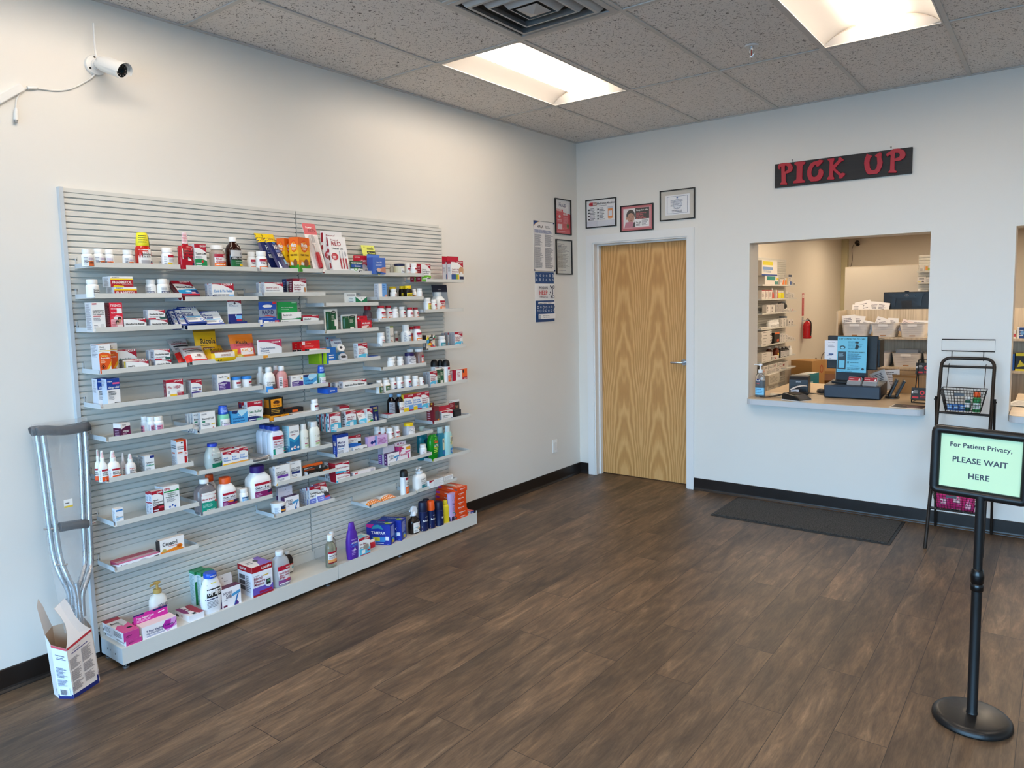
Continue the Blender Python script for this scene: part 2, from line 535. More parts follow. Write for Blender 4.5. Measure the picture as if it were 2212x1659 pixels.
for y in yl[1:-1]: m.box(0,y-.012,H-.0005,XR,y+.012,H+.0048,GRID)
m.box(VX0,VY0-.012,H-.0005,VX1,VY0+.012,H+.0048,GRID)
m.box(0,YF,H-.001,.02,0,H+.005,GRID);m.box(.02,-.02,H-.001,XR,0,H+.005,GRID)
struct('trim_1',m)
# baseboards: coved rubber strip
def base_profile(a0,a1,axis,name):
 m=MB()
 prof=[(0,0),(.016,0),(.015,.004),(.009,.012),(.007,.02),(.006,.097),(.004,.1),(0,.1)]
 if axis=='y':
  n=len(prof)
  v=[(p[0],a0,p[1]) for p in prof]+[(p[0],a1,p[1]) for p in prof]
 else:
  n=len(prof)
  v=[(a0,-p[0],p[1]) for p in prof]+[(a1,-p[0],p[1]) for p in prof]
 m.mesh(v,[tuple(range(n)),tuple(range(2*n-1,n-1,-1))]+[(k,k+n,(k+1) % n+n,(k+1) % n) for k in range(n)],BASEB)
 struct(name,m)
base_profile(YF,-.016,'y','baseboard_left')
base_profile(0.0,.0974,'x','baseboard_corner');base_profile(1.1177,XR,'x','baseboard_back')

# door
m=MB()
for q in ((.0974,0,DX0+.004,2.1625),(DX1-.004,0,1.1177,2.1625),(DX0+.004,DZ-.004,DX1-.004,2.1625)):
 m.box(q[0],-.013,q[1],q[2],0,q[3],TRIM)
m.box(DX0,-.004,0,DX0+.016,WT,DZ,TRIM);m.box(DX1-.016,-.004,0,DX1,WT,DZ,TRIM);m.box(DX0+.016,-.004,DZ-.016,DX1-.016,WT,DZ,TRIM)
m.box(DX0+.016,.055,0,DX0+.03,.095,DZ-.016,TRIM);m.box(DX1-.03,.055,0,DX1-.016,.095,DZ-.016,TRIM);m.box(DX0+.03,.055,DZ-.03,DX1-.03,.095,DZ-.016,TRIM)
struct('trim_2',m)
m=MB();m.box(-.433,-.02,0,.433,.022,2.072,DOORW)
dr=m.build('door_1',loc=(.6125,.122,.008));dr['kind']='structure'
CHR=mat('#c6c8cc',.25,.9)
m=MB()
m.loft([(0,.026,.026,2),(.008,.026,.026,2)],CHR,20,M=Matrix.Translation((.372,-.02,1.045)) @ Matrix.Rotation(R(90),4,'X'))
m.tube([(.372,-.028,1.045),(.372,-.06,1.045),(.36,-.068,1.045),(.27,-.068,1.043)],.009,CHR)
m.build('door_handle',dr)

# wall outlet cover
t=thing('outlet_cover','white blank outlet plate low on the left wall near the corner','outlet',(0,-.417,.322))
m=MB();m.box(0,-.035,-.058,.006,.035,.058,mat('#f0f0ee',.3));m.build('cover_plate',t,bevel=.002)
m=MB();m.box(.006,-.018,-.034,.0075,.018,.034,mat('#e4e4e2',.3));m.build('plate_insert',t)

# ------------------------------------------------------------------ ceiling lamps
LENS=mat('#ffeedb',.4,emit=LAMP)
REFL=mat('#c9c5bf',.4)
def troffer(name,label,x0,y0,z,group,sx=SX,sy=SY,lens=LENS):
 t=thing(name,label,'ceiling light',(x0+sx/2,y0-sy/2,z),(0,0,0),group)
 hx,hy,d,lw=sx/2-.013,sy/2-.013,.075,.105
 m=MB()
 m.box(-hx,-hy,-.001,-hx+.008,hy,.006,REFL);m.box(hx-.008,-hy,-.001,hx,hy,.006,REFL)
 m.box(-hx+.008,hy-.008,-.001,hx-.008,hy,.006,REFL);m.box(-hx+.008,-hy,-.001,hx-.008,-hy+.008,.006,REFL)
 m.box(-hx-.011,-hy-.011,.004,-hx,hy+.011,.12,REFL);m.box(hx,-hy-.011,.004,hx+.011,hy+.011,.12,REFL)
 m.box(-hx,-hy-.011,.004,hx,-hy,.12,REFL);m.box(-hx,hy,.004,hx,hy+.011,.12,REFL);m.box(-hx,-hy,.112,hx,hy,.12,REFL)
 m.build('lamp_frame',t)
 for s in (-1,1):
  m=MB();n=8
  pts=[(s*(hx-.008-(hx-.008-lw)*k/n),.004+d*math.sin(PI/2*k/n)**.8) for k in range(n+1)]
  v=[(a,-hy+.03,b) for a,b in pts]+[(a,hy-.03,b) for a,b in pts]
  m.mesh(v,[(k,k+1,n+2+k,n+1+k) for k in range(n)],REFL,True)
  m.build('side_reflector',t)
  m=MB()
  ee=[(-hx+.008,.004)]+[(-hx+.008+(2*hx-.016)*k/12,.004+d*math.sin(PI*k/12)**.6) for k in range(1,12)]+[(hx-.008,.004)]
  v=[(a,s*(hy-.008),.004) for a,b in ee]+[(a,s*(hy-.035),b) for a,b in ee]
  m.mesh(v,[(k,k+1,14+k,13+k) for k in range(12)],REFL,True)
  m.build('end_reflector',t)
 m=MB();n=12
 pts=[(lw*math.cos(PI*k/n),d-.012-(.055)*math.sin(PI*k/n)) for k in range(n+1)]
 v=[(a,-hy+.045,b) for a,b in pts]+[(a,hy-.045,b) for a,b in pts]
 m.mesh(v,[(k,k+1,n+2+k,n+1+k) for k in range(n)],lens,True)
 m.mesh(v,[tuple(range(n+1)),tuple(range(2*n+1,n,-1))],lens)
 m.build('lamp_lens',t)
 return t
LT={(0,0): 'recessed ceiling lamp nearest the wooden door and the left wall',(3,0): 'recessed ceiling lamp above the pick-up hatch at top right'}
for (i,j) in lampcells:
 troffer('ceiling_light',LT.get((i,j),'recessed ceiling lamp of the front shop, outside the picture'),CX0+SX*i,CY0-SY*j,H,None if (i,j) in LT else 'ceiling lamps outside the picture')

# air diffuser
t=thing('air_diffuser','square white ceiling air diffuser of nested frames beside the lamp','vent',((VX0+VX1)/2,(VY0+VY1)/2,H))
VM=mat('#b9b7b4',.45);VD=mat('#6a6866',.6)
hh=.292
m=MB()
for s in (-1,1):
 m.box(-hh,s*hh,-.004,hh,s*(hh-.03),.004,VM);m.box(s*hh,-hh+.03,-.004,s*(hh-.03),hh-.03,.004,VM)
m.build('outer_frame',t)
m=MB();m.box(-.28,-.28,.075,.28,.28,.08,VD)
for s in (-1,1):
 m.box(-.285,s*.285,.0,.285,s*.28,.08,VD);m.box(s*.285,-.28,0,s*.28,.28,.08,VD)
m.build('duct_box',t)
for q,(r0,r1) in enumerate(((.225,.262),(.155,.192),(.085,.122))):
 m=MB()
 z0,z1=-.012+.006*q*0,.035
 o_=[(-r0,-r0),(r0,-r0),(r0,r0),(-r0,r0)];i_=[(-r1,-r1),(r1,-r1),(r1,r1),(-r1,r1)]
 for k in range(4):
  a,b_=k,(k+1) % 4
  lo=[(o_[a][0],o_[a][1],z0),(o_[b_][0],o_[b_][1],z0),(i_[b_][0],i_[b_][1],z1),(i_[a][0],i_[a][1],z1)]
  m.poly(lo,VM);m.poly([(p[0],p[1],p[2]+.003) for p in lo][::-1],VM)
  c_=.93
  m.poly([(o_[a][0]*c_,o_[a][1]*c_,z0),(o_[b_][0]*c_,o_[b_][1]*c_,z0),(o_[b_][0],o_[b_][1],z0),(o_[a][0],o_[a][1],z0)],VM)
 m.build('louvre_ring',t)
m=MB()
m.mesh([(-.06,-.06,-.012),(.06,-.06,-.012),(.06,.06,-.012),(-.06,.06,-.012),(0,0,-.03)],[(0,1,4),(1,2,4),(2,3,4),(3,0,4),(3,2,1,0)],VM)
m.box(-.01,-.01,-.012,.01,.01,.076,VD)
m.build('centre_cone',t)

# sprinkler
t=thing('fire_sprinkler','small chrome fire sprinkler hanging from a ceiling tile','sprinkler',(2.09,-1.478,H))
m=MB();m.loft([(-.004,.035,.035,2),(.004,.038,.038,2)],mat('#dcdad6',.4),24);m.build('escutcheon',t)
m=MB();m.loft([(-.02,.009,.009,2),(-.003,.011,.011,2)],CHR,14)
for s in (-1,1): m.tube([(s*.008,0,-.018),(s*.014,0,-.03),(s*.012,0,-.045),(0,0,-.055)],.002,CHR,6)
m.loft([(-.059,.012,.012,2),(-.056,.013,.013,2)],CHR,16)
m.build('sprinkler_frame',t)
m=MB();m.loft([(-.05,.0025,.0025,2),(-.02,.0025,.0025,2)],mat('#a01818',.2),8);m.build('glass_bulb',t)

# ------------------------------------------------------------------ slat wall display on the left wall
def slat_sheet(y0,y1,z0,z1,pitch=.0268,xf=.020,xg=.009):
 m=MB()
 prof=[]
 z=z1
 while z > z0+.001:
  zb=max(z0,z-pitch)
  prof+=[(xf-.0035,z),(xf,z-.004),(xf,zb+.0062),(xg,zb+.0058),(xg,zb+.0008)]
  z=zb
 prof.append((xf-.0035,z0))
 n=len(prof)
 v=[(x,y0,z) for x,z in prof]+[(x,y1,z) for x,z in prof]
 m.mesh(v,[(k,k+1,n+k+1,n+k) for k in range(n-1)],STEEL)
 w=[(.004,y,z) for y in (y0,y1) for z in (z0,z1)]
 for y in (y0,y1):
  m.poly([(.003,y,z1)]+[(x,y,z) for x,z in prof]+[(.003,y,z0)],STEEL)
 m.poly([(.003,y0,z1),(.003,y1,z1),(xf-.0035,y1,z1),(xf-.0035,y0,z1)],STEEL)
 return m
SEC=[(-4.205,-3.014),(-3.006,-1.803)]
PZ0,PZ1=.115,2.118
for k,(a,b_) in enumerate(SEC):
 t=thing('slat_panel',('left' if k==0 else 'right')+' half of the grey metal slat wall behind the shelves','wall panel',(0,a,0))
 m=slat_sheet(0,b_-a,PZ0,PZ1);m.build('slat_sheet',t)
 m=MB();m.box(.002,.0,PZ1,.022,b_-a-(.03 if k else 0),PZ1+.017,STEEL);m.build('top_rail',t)
 m=MB()
 if k==0:
  m.box(.0,-.018,.03,.026,-.001,PZ1+.02,STEELB)
 else:
  m.box(.002,-.007,.03,.012,-.001,PZ1+.01,mat('#8e9294',.4))
 m.build('upright_post',t)
for k,(a,b_) in enumerate(((-4.197,-2.998),(-2.995,-1.765))):
 t=thing('base_deck',('left' if k==0 else 'right')+' half of the low metal base deck under the shelves','base shelf',(0,a,0))
 L_=b_-a
 m=MB();m.box(.024,.0,.094,.235,L_,.098,STEEL);m.box(.022,0,.098,.0235,L_,.15,STEEL);m.build('deck_top',t)
 m=MB();m.box(.231,0,.022,.235,L_,.0938,STEEL)
 if k==0:
  m.box(.024,0,.022,.2308,.002,.0938,STEELB)
 if k==1:
  m.box(.231,L_,.022,.235,L_+.004,.118,STEEL);m.box(.231,0.002,.0985,.235,L_,.104,STEEL)
 m.build('kick_panel',t)
 if k==0:
  m=MB()
  for x,z in ((.09,.06),(.115,.06),(.165,.055)):
   m.loft([(0,.004,.004,2),(.0006,.004,.004,2)],BK_ if False else mat('#1a1a1c'),10,M=Matrix.Translation((x,0,z)) @ Matrix.Rotation(R(90),4,'X'))
  m.build('bolt_hole',t)
 for x in (.05,.215):
  for y in (.02,L_-.06) if k==0 else (.5,L_-.15):
   m=MB();m.loft([(0,.014,.014,2),(.006,.014,.014,2),(.007,.004,.004,2),(.0215,.004,.004,2)],mat('#8a8d90',.3,.7),12,c=(x,y));m.build('levelling_foot',t)
SHD=.20
TRAYMESH={}
def tray_mesh(L_):
 m=MB();h=.021
 m.box(.0225,0,0,SHD,L_,.0022,STEEL)
 m.box(SHD-.002,.008,.0022,SHD,L_-.0015,h,STEEL)
 for y in (0,L_-.0016):
  v=[(.0225,y,.0022),(SHD-.012,y,.0022),(SHD-.012,y,h-.004),(SHD-.02,y,h),(.0225,y,h)]
  v2=[(a,b+.0016,c) for a,b,c in v]
  n=5
  m.mesh(v+v2,[(0,1,2,3,4),(9,8,7,6,5)]+[(k,k+n,(k+1) % n+n,(k+1) % n) for k in range(n)],STEELB)
 m.box(.0212,.012,.0022,.0226,L_-.012,.052,STEEL)
 for y in (.004,L_-.010):
  m.box(.012,y,.02,.0226,y+.004,.045,STEELB)
 return m
def shelf_tray(key,y0,y1,z,phrase):
 o=tray_mesh(y1-y0-.002).build('shelf_tray',loc=(0,y0+.001,z))
 ph=phrase.replace('on the ','')
 return tag(o,'grey metal shelf tray, '+ph,'shelf','grey shelf trays of the slat wall')
shelf_tray('S1a',-4.1833,-3.7958,1.7844,'on the top shelf, leftmost column')
shelf_tray('S2a',-4.1915,-3.7983,1.6511,'on the second shelf, leftmost column')
shelf_tray('S3a',-4.1984,-3.8091,1.5052,'on the third shelf, leftmost column')
shelf_tray('S4a',-4.1872,-3.7931,1.3216,'on the fourth shelf, leftmost column')
shelf_tray('S5a',-4.1916,-3.7975,1.1703,'on the fifth shelf, leftmost column')
shelf_tray('S1b',-3.7783,-3.3899,1.7818,'on the top shelf, second column')
shelf_tray('S1c',-3.3763,-2.9836,1.7816,'on the top shelf, third column')
shelf_tray('S2b',-3.7935,-3.3921,1.6342,'on the second shelf, second column')
shelf_tray('S2c',-3.3674,-2.9672,1.6532,'on the second shelf, third column')
shelf_tray('S3b',-3.7905,-3.3920,1.4969,'on the third shelf, second column')
shelf_tray('S3c',-3.3833,-2.9876,1.4957,'on the third shelf, third column')
shelf_tray('S4b',-3.7780,-3.3833,1.3277,'on the fourth shelf, second column')
shelf_tray('S4c',-3.3662,-2.9534,1.3313,'on the fourth shelf, third column')
shelf_tray('S5b',-3.7883,-3.3956,1.1717,'on the fifth shelf, second column')
shelf_tray('S5c',-3.3751,-2.9766,1.1437,'on the fifth shelf, third column')
shelf_tray('S1d',-2.9756,-2.5783,1.7769,'on the top shelf, fourth column')
shelf_tray('S1e',-2.5635,-2.1783,1.7703,'on the top shelf, fifth column')
shelf_tray('S1f',-2.1689,-1.7826,1.7352,'on the top shelf, rightmost column')
shelf_tray('S2d',-2.9751,-2.5750,1.5917,'on the second shelf, fourth column')
shelf_tray('S2e',-2.5752,-2.1851,1.6225,'on the second shelf, fifth column')
shelf_tray('S2f',-2.1836,-1.7979,1.5372,'on the second shelf, rightmost column')
shelf_tray('S3d',-2.9791,-2.5820,1.4388,'on the third shelf, fourth column')
shelf_tray('S3e',-2.5762,-2.1842,1.4909,'on the third shelf, fifth column')
shelf_tray('S4d',-2.9762,-2.5762,1.2637,'on the fourth shelf, fourth column')
shelf_tray('S4e',-2.5695,-2.1778,1.3389,'on the fourth shelf, fifth column')
shelf_tray('S4f',-2.1640,-1.7813,1.2886,'on the third shelf, rightmost column')
shelf_tray('S5d',-2.9728,-2.5822,1.0966,'on the fifth shelf, fourth column')
shelf_tray('S5e',-2.5678,-2.1817,1.1913,'on the fifth shelf, fifth column')
shelf_tray('S5f',-2.1566,-1.7737,1.0408,'on the fourth shelf, rightmost column')
shelf_tray('S5g',-2.5576,-2.1712,1.0463,'on the sixth shelf, fifth column')
shelf_tray('S6a',-4.1790,-3.7854,1.0237,'on the sixth shelf, leftmost column')
shelf_tray('S6b',-3.7621,-3.3683,0.9922,'on the sixth shelf, second column')
shelf_tray('S6c',-3.3514,-2.9545,0.9910,'on the sixth shelf, third column')
shelf_tray('S6d',-2.9429,-2.5480,0.8700,'on the sixth shelf, fourth column')
shelf_tray('S6e',-2.5311,-2.1449,0.8909,'on the seventh shelf, fifth column')
shelf_tray('S6f',-2.1341,-1.7538,0.7918,'on the fifth shelf, rightmost column')
shelf_tray('S7a',-4.1908,-3.7939,0.8445,'on the seventh shelf, leftmost column')
shelf_tray('S7b',-3.7786,-3.3808,0.7914,'on the seventh shelf, second column')
shelf_tray('S7c',-3.3681,-2.9660,0.7907,'on the seventh shelf, third column')
shelf_tray('S7d',-2.9465,-2.5504,0.7186,'on the seventh shelf, fourth column')
shelf_tray('S7e',-2.5443,-2.1401,0.7401,'on the eighth shelf, fifth column')
shelf_tray('S7f',-2.1513,-1.7645,0.5392,'on the lowest shelf, rightmost column')
shelf_tray('S8a',-4.1744,-3.7789,0.6416,'on the eighth shelf, leftmost column')
shelf_tray('S8b',-3.7729,-3.3721,0.5864,'on the lowest shelf, second column')
shelf_tray('S8c',-3.3483,-2.9473,0.6416,'on the eighth shelf, third column')
shelf_tray('S8d',-2.9483,-2.5476,0.5691,'on the lowest shelf, fourth column')
shelf_tray('S8e',-2.5464,-2.1561,0.5910,'on the lowest shelf, fifth column')
shelf_tray('S9b',-3.3672,-2.9673,0.4716,'on the lowest shelf, third column')
shelf_tray('S9d',-2.7077,-2.3148,0.3611,'on the lowest loose shelf above tampon boxes')
shelf_tray('S9e',-2.3119,-1.9165,0.3670,'on the short loose shelf beside orange stack')
shelf_tray('S10a',-4.1850,-3.7962,0.4369,'on the lowest shelf, leftmost column')

# ------------------------------------------------------------------ goods on the shelves: builders
RD,NV,WH,BK,GY,TQ,OR,YE,BL,GN,PU='#b0132f','#1b2c63','#f2f1ee','#17171a','#8b8b92','#3fb0cf','#f0641e','#f2cf14','#1f5fc0','#138a4e','#4b2a7c'
def swoosh(c,yl,yr,top=1.0,x1=1.0,bul=0.05):
 pts=[(0,top),(0,yl)]
 for i in range(1,8):
  t=i/8
  pts.append((x1*t,yl+(yr-yl)*t*t+bul*math.sin(PI*t)*(0.6)))
 return pg(c,*(pts+[(x1,yr),(x1,top)]))
def hill(c,yl,yr,bul=0.05,x0=0.0,x1=1.0):
 pts=[(x0,0)]+[(x0+(x1-x0)*i/8,yl+(yr-yl)*i/8+bul*math.sin(PI*i/8)) for i in range(9)]+[(x1,0)]
 return pg(c,*pts)
def logo(x,y,h,c=WH):          # the small winged mark after the maker's name
 return [tx('LEADER',c,x-h*0.95,y,h,0.42,'r'),el(c,x-h*0.42,y+h*0.62,h*0.42,h*0.5)]
def LD(t,c='#8e1230',bot=None,th=0.085,ty=0.6,yl=0.84,yr=0.66,red=RD,by=(0.28,0.34),lh=0.07,extra=(),n=3,tw=0.86):
 a=[rc(WH,0,0,1,1),swoosh(red,yl,yr)]+logo(0.95,0.885,lh)
 y=ty - th
 for s in t.split('|'):
  a.append(tx(s,c,0.07,y,th,tw));y -=th*1.45
 if n: a.append(ln(GY,0.07,max(y-0.04,by[0]+0.04 if bot else 0.05),0.8,y+th*0.7,n))
 if bot:
  a.append(hill(bot,by[0],by[1]))
  a.append(ln('#e8e8f0',0.08,by[0]*0.25,0.55,by[0]*0.75,2))
 return a+list(extra)
def LW(t,c='#8e1230',bot=None,th=0.17,extra=(),**k):      # the same print on a wide carton
 k.setdefault('ty',0.62);k.setdefault('yl',0.78);k.setdefault('yr',0.6);k.setdefault('lh',0.11);k.setdefault('n',2);k.setdefault('by',(0.14,0.24))
 return LD(t,c,bot,th=th,extra=extra,**k)
def LB(t,bot=OR,c=RD,band=RD,th=0.13,yb=0.36,extra=()):   # wrap label of a vitamin bottle
 a=[rc(WH,0,0,1,1),rc(band,0,0.78,1,1),tx('LEADER',WH,0.95,0.84,0.1,0.4,'r')]
 y=0.74 - th
 for s in t.split('|'):
  a.append(tx(s,c,0.08,y,th,0.84));y -=th*1.35
 a+=[rc(bot,0,0,1,yb),ln(WH,0.1,0.06,0.8,yb-0.04,2)]
 return a+list(extra)
def PL(lines,bg=WH,c='#40404a',n=6,extra=()):               # plain printed label
 a=[rc(bg,0,0,1,1)]
 y=0.8
 for s,cc,h in lines:
  y -=h
  a.append(tx(s,cc,0.08,y,h,0.84));y -=h*0.45
 if n: a.append(ln(c,0.08,0.06,0.9,max(y,0.2),n))
 return a+list(extra)
SIDE=[ln(GY,0.15,0.1,0.85,0.9,12)]

SHELF={'S1a': 'on the top shelf, leftmost column','S2a': 'on the second shelf, leftmost column','S3a': 'on the third shelf, leftmost column','S4a': 'on the fourth shelf, leftmost column','S5a': 'on the fifth shelf, leftmost column','S6a': 'on the sixth shelf, leftmost column','S7a': 'on the seventh shelf, leftmost column','S8a': 'on the eighth shelf, leftmost column','S10a': 'on the lowest shelf, leftmost column','S1b': 'on the top shelf, second column','S2b': 'on the second shelf, second column','S3b': 'on the third shelf, second column','S4b': 'on the fourth shelf, second column','S5b': 'on the fifth shelf, second column','S6b': 'on the sixth shelf, second column','S7b': 'on the seventh shelf, second column','S8b': 'on the lowest shelf, second column','S1c': 'on the top shelf, third column','S2c': 'on the second shelf, third column','S3c': 'on the third shelf, third column','S4c': 'on the fourth shelf, third column','S5c': 'on the fifth shelf, third column','S6c': 'on the sixth shelf, third column','S7c': 'on the seventh shelf, third column','S8c': 'on the eighth shelf, third column','S9b': 'on the lowest shelf, third column','S1d': 'on the top shelf, fourth column','S2d': 'on the second shelf, fourth column','S3d': 'on the third shelf, fourth column','S4d': 'on the fourth shelf, fourth column','S5d': 'on the fifth shelf, fourth column','S6d': 'on the sixth shelf, fourth column','S7d': 'on the seventh shelf, fourth column','S8d': 'on the lowest shelf, fourth column','S1e': 'on the top shelf, fifth column','S2e': 'on the second shelf, fifth column','S3e': 'on the third shelf, fifth column','S4e': 'on the fourth shelf, fifth column','S5e': 'on the fifth shelf, fifth column','S5g': 'on the sixth shelf, fifth column','S6e': 'on the seventh shelf, fifth column','S7e': 'on the eighth shelf, fifth column','S8e': 'on the lowest shelf, fifth column','S1f': 'on the top shelf, rightmost column','S2f': 'on the second shelf, rightmost column','S4f': 'on the third shelf, rightmost column','S5f': 'on the fourth shelf, rightmost column','S6f': 'on the fifth shelf, rightmost column','S7f': 'on the lowest shelf, rightmost column','S9d': 'on the lowest loose shelf above tampon boxes','S9e': 'on the short loose shelf beside orange stack','base': 'on the base deck'
}
def where(look,sh):
 s=look+' '+SHELF[sh] if SHELF.get(sh) else look
 if len(s.split()) > 16: s=look+', '+SHELF[sh].replace('on the ','')
 if len(s.split()) > 16: s=s.replace(' the ',' ').replace(' a ',' ')
 if len(s.split()) > 16: s=s.replace(' and ','/')
 return s

def box_mesh(w,d,h,front,side,top,art,sart,tart,rart=None):
 mb=MB()
 x0,x1=-w/2,w/2
 mb.poly([(x0,0,0),(x1,0,0),(x1,0,h),(x0,0,h)],front)
 mb.poly([(x1,d,0),(x0,d,0),(x0,d,h),(x1,d,h)],side)
 mb.poly([(x0,d,0),(x0,0,0),(x0,0,h),(x0,d,h)],side)
 mb.poly([(x1,0,0),(x1,d,0),(x1,d,h),(x1,0,h)],side)
 mb.poly([(x0,0,h),(x1,0,h),(x1,d,h),(x0,d,h)],top)
 mb.poly([(x0,d,0),(x1,d,0),(x1,0,0),(x0,0,0)],side)
 if art: draw(mb,art,lambda x,y,z: (x0+w*x,-z,h*y),w/h)
 if sart: draw(mb,sart,lambda x,y,z: (x0-z,d*(1-x),h*y),d/h)
 if rart: draw(mb,rart,lambda x,y,z: (x1+z,d*x,h*y),d/h)
 if tart: draw(mb,tart,lambda x,y,z: (x0+w*x,d*y,h+z),w/d)
 return mb
def rotz(P,rot,roll=0): return (-R(P[5]),R(roll),R(90+rot))
def box(sh,P,d,art,look,front=WH,side='#dfdfe0',top='#e9e8e6',sart=SIDE,tart=None,rot=0,roll=0,cat='carton',name='medicine_carton',group=None,rart=None):
 o=box_mesh(P[3],d,P[4],front,side,top,art,sart,tart,rart).build(name,loc=P[:3],rot=rotz(P,rot,roll))
 return tag(o,where(look,sh),cat,group)
def hang(sh,P,d,art,look,tab,tabc=WH,tart=None,tw=1.0,tx0=0.0,back=True,rnd=0.2,front=WH,side='#dfdfe0',top='#e9e8e6',sart=SIDE,rot=0,cat='carton',name='hanging_carton',group=None,hole=True,topart=None):
 """carton with a flat hanging card standing up behind it; tab = its height in carton heights"""
 t=thing(name,where(look,sh),cat,P[:3],rotz(P,rot),group)
 w,h=P[3],P[4]
 box_mesh(w,d,h,front,side,top,art,sart,topart).build('carton_body',t)
 mb=MB()
 W,H=w*tw,h*tab
 x0=-w/2+w*tx0
 r=min(W,H)*rnd
 out=[(x0,h*0.02),(x0+W,h*0.02)]
 for i in range(6):
  a=PI/2*i/5
  out.append((x0+W-r+r*math.cos(a),h+H-r+r*math.sin(a)))
 for i in range(6):
  a=PI/2+PI/2*i/5
  out.append((x0+r+r*math.cos(a),h+H-r+r*math.sin(a)))
 mb.prism(out,d+0.0004,d+0.0022,tabc)
 if tart: draw(mb,tart,lambda x,y,z: (x0+W*x,d-z,h+H*y),W/H)
 if hole:
  draw(mb,[el('#4c4a52',0.5,0.72,0.022*H/W*2,0.044)],lambda x,y,z: (x0+W*x,d-0.003,h+H*y),W/H)
 mb.build('hang_tab',t)
 return t
def card(sh,P,art,look,c=WH,th=0.002,rot=0,roll=0,blister=(),cat='package',name='blister_card',group=None):
 """flat backing card, printed, with things sealed on its face: (shape, x0, y0, x1, y1, thickness, material, part name)"""
 t=thing(name,where(look,sh),cat,P[:3],rotz(P,rot,roll),group)
 w,h=P[3],P[4]
 r=min(w,h)*0.06
 out=[]
 for cx,cy,a0 in ((w/2-r,r,-90),(w/2-r,h-r,0),(-w/2+r,h-r,90),(-w/2+r,r,180)):
  for i in range(4):
   a=R(a0+30*i);out.append((cx+r*math.cos(a),cy+r*math.sin(a)))
 mb=MB();mb.prism(out,0,th,c)
 draw(mb,art,lambda x,y,z: (-w/2+w*x,-z,h*y),w/h)
 mb.build('backing_card',t)
 for (shp,x0,y0,x1,y1,dp,m,nm) in blister:
  b=MB()
  X0,X1,Z0,Z1=-w/2+w*x0,-w/2+w*x1,h*y0,h*y1
  if shp=='round':
   cx,cz,rx,rz=(X0+X1)/2,(Z0+Z1)/2,(X1-X0)/2,(Z1-Z0)/2
   for (rr,ya,yb) in ((1,-0.002,-dp),):
    out=[(cx+rx*math.cos(2*PI*i/24),cz+rz*math.sin(2*PI*i/24)) for i in range(24)]
    b.prism(out,ya,yb,m)
  else:
   s=min(X1-X0,Z1-Z0)*0.2
   b.loft([(0.002,(X1-X0)/2,(Z1-Z0)/2,5),(dp*0.7,(X1-X0)/2-s*0.3,(Z1-Z0)/2-s*0.3,5),(dp,(X1-X0)/2-s,(Z1-Z0)/2-s,5)],m,20,
       M=Matrix.Translation(((X0+X1)/2,0,(Z0+Z1)/2)) @ Matrix.Rotation(R(90),4,'X'))
  b.build(nm,t)
 return t
def bag(sh,P,art,look,c=WH,th=0.03,rot=0,roll=0,crimp=0.1,cat='bag',name='sweet_bag',group=None,flat=False,bow=0.0):
 """sealed pouch: pillow front and back, flat crimp at the top"""
 w,h=P[3],P[4]
 mb=MB()
 nx,ny=12,14
 rnd=random.Random(int(w*1e5)+int(h*1e4))
 wob=[[rnd.uniform(-1,1) for _ in range(ny+1)] for _ in range(nx+1)]
 def prof(x,y):
  yy=min(1.0,y/(1-crimp))
  e=max(0.0,math.sin(PI*x))**0.5* max(0.0,math.sin(PI*min(1.0,0.06+0.94*yy)))**0.6
  return th/2*e
 def F(x,y,z):
  i,j=min(nx,max(0,int(x*nx))),min(ny,max(0,int(y*ny)))
  wb=0.0012*wob[i][j]
  sw=1-0.04*math.sin(PI*y)
  return (w*(x-0.5)*sw,-prof(x,y)-z+wb*0+bow*math.sin(PI*y),h*y)
 def B(x,y):
  sw=1-0.04*math.sin(PI*y)
  return (w*(x-0.5)*sw,prof(x,y)+bow*math.sin(PI*y),h*y)
 for G in (lambda x,y: F(x,y,0),B):
  v=[G(i/nx,j/ny) for j in range(ny+1) for i in range(nx+1)]
  f=[(j*(nx+1)+i,j*(nx+1)+i+1,(j+1)*(nx+1)+i+1,(j+1)*(nx+1)+i) for j in range(ny) for i in range(nx)]
  mb.mesh(v,f,c,True)
 fine=[]
 for it in art:
  if it[0]=='r':
   _,cc,x0,y0,x1,y1=it
   n=max(1,int((y1-y0)*14))
   fine+=[('r',cc,x0,y0+(y1-y0)*i/n,x1,y0+(y1-y0)*(i+1)/n) for i in range(n)]
  else:
   fine.append(it)
 draw(mb,fine,lambda x,y,z: F(x,y,0.0012+z*0.15),w/h)
 rt=(-R(P[5]),R(roll),R(90+rot))
 o=mb.build(name,loc=(P[0],P[1],P[2]+0.001),rot=rt)
 return tag(o,where(look,sh),cat,group)

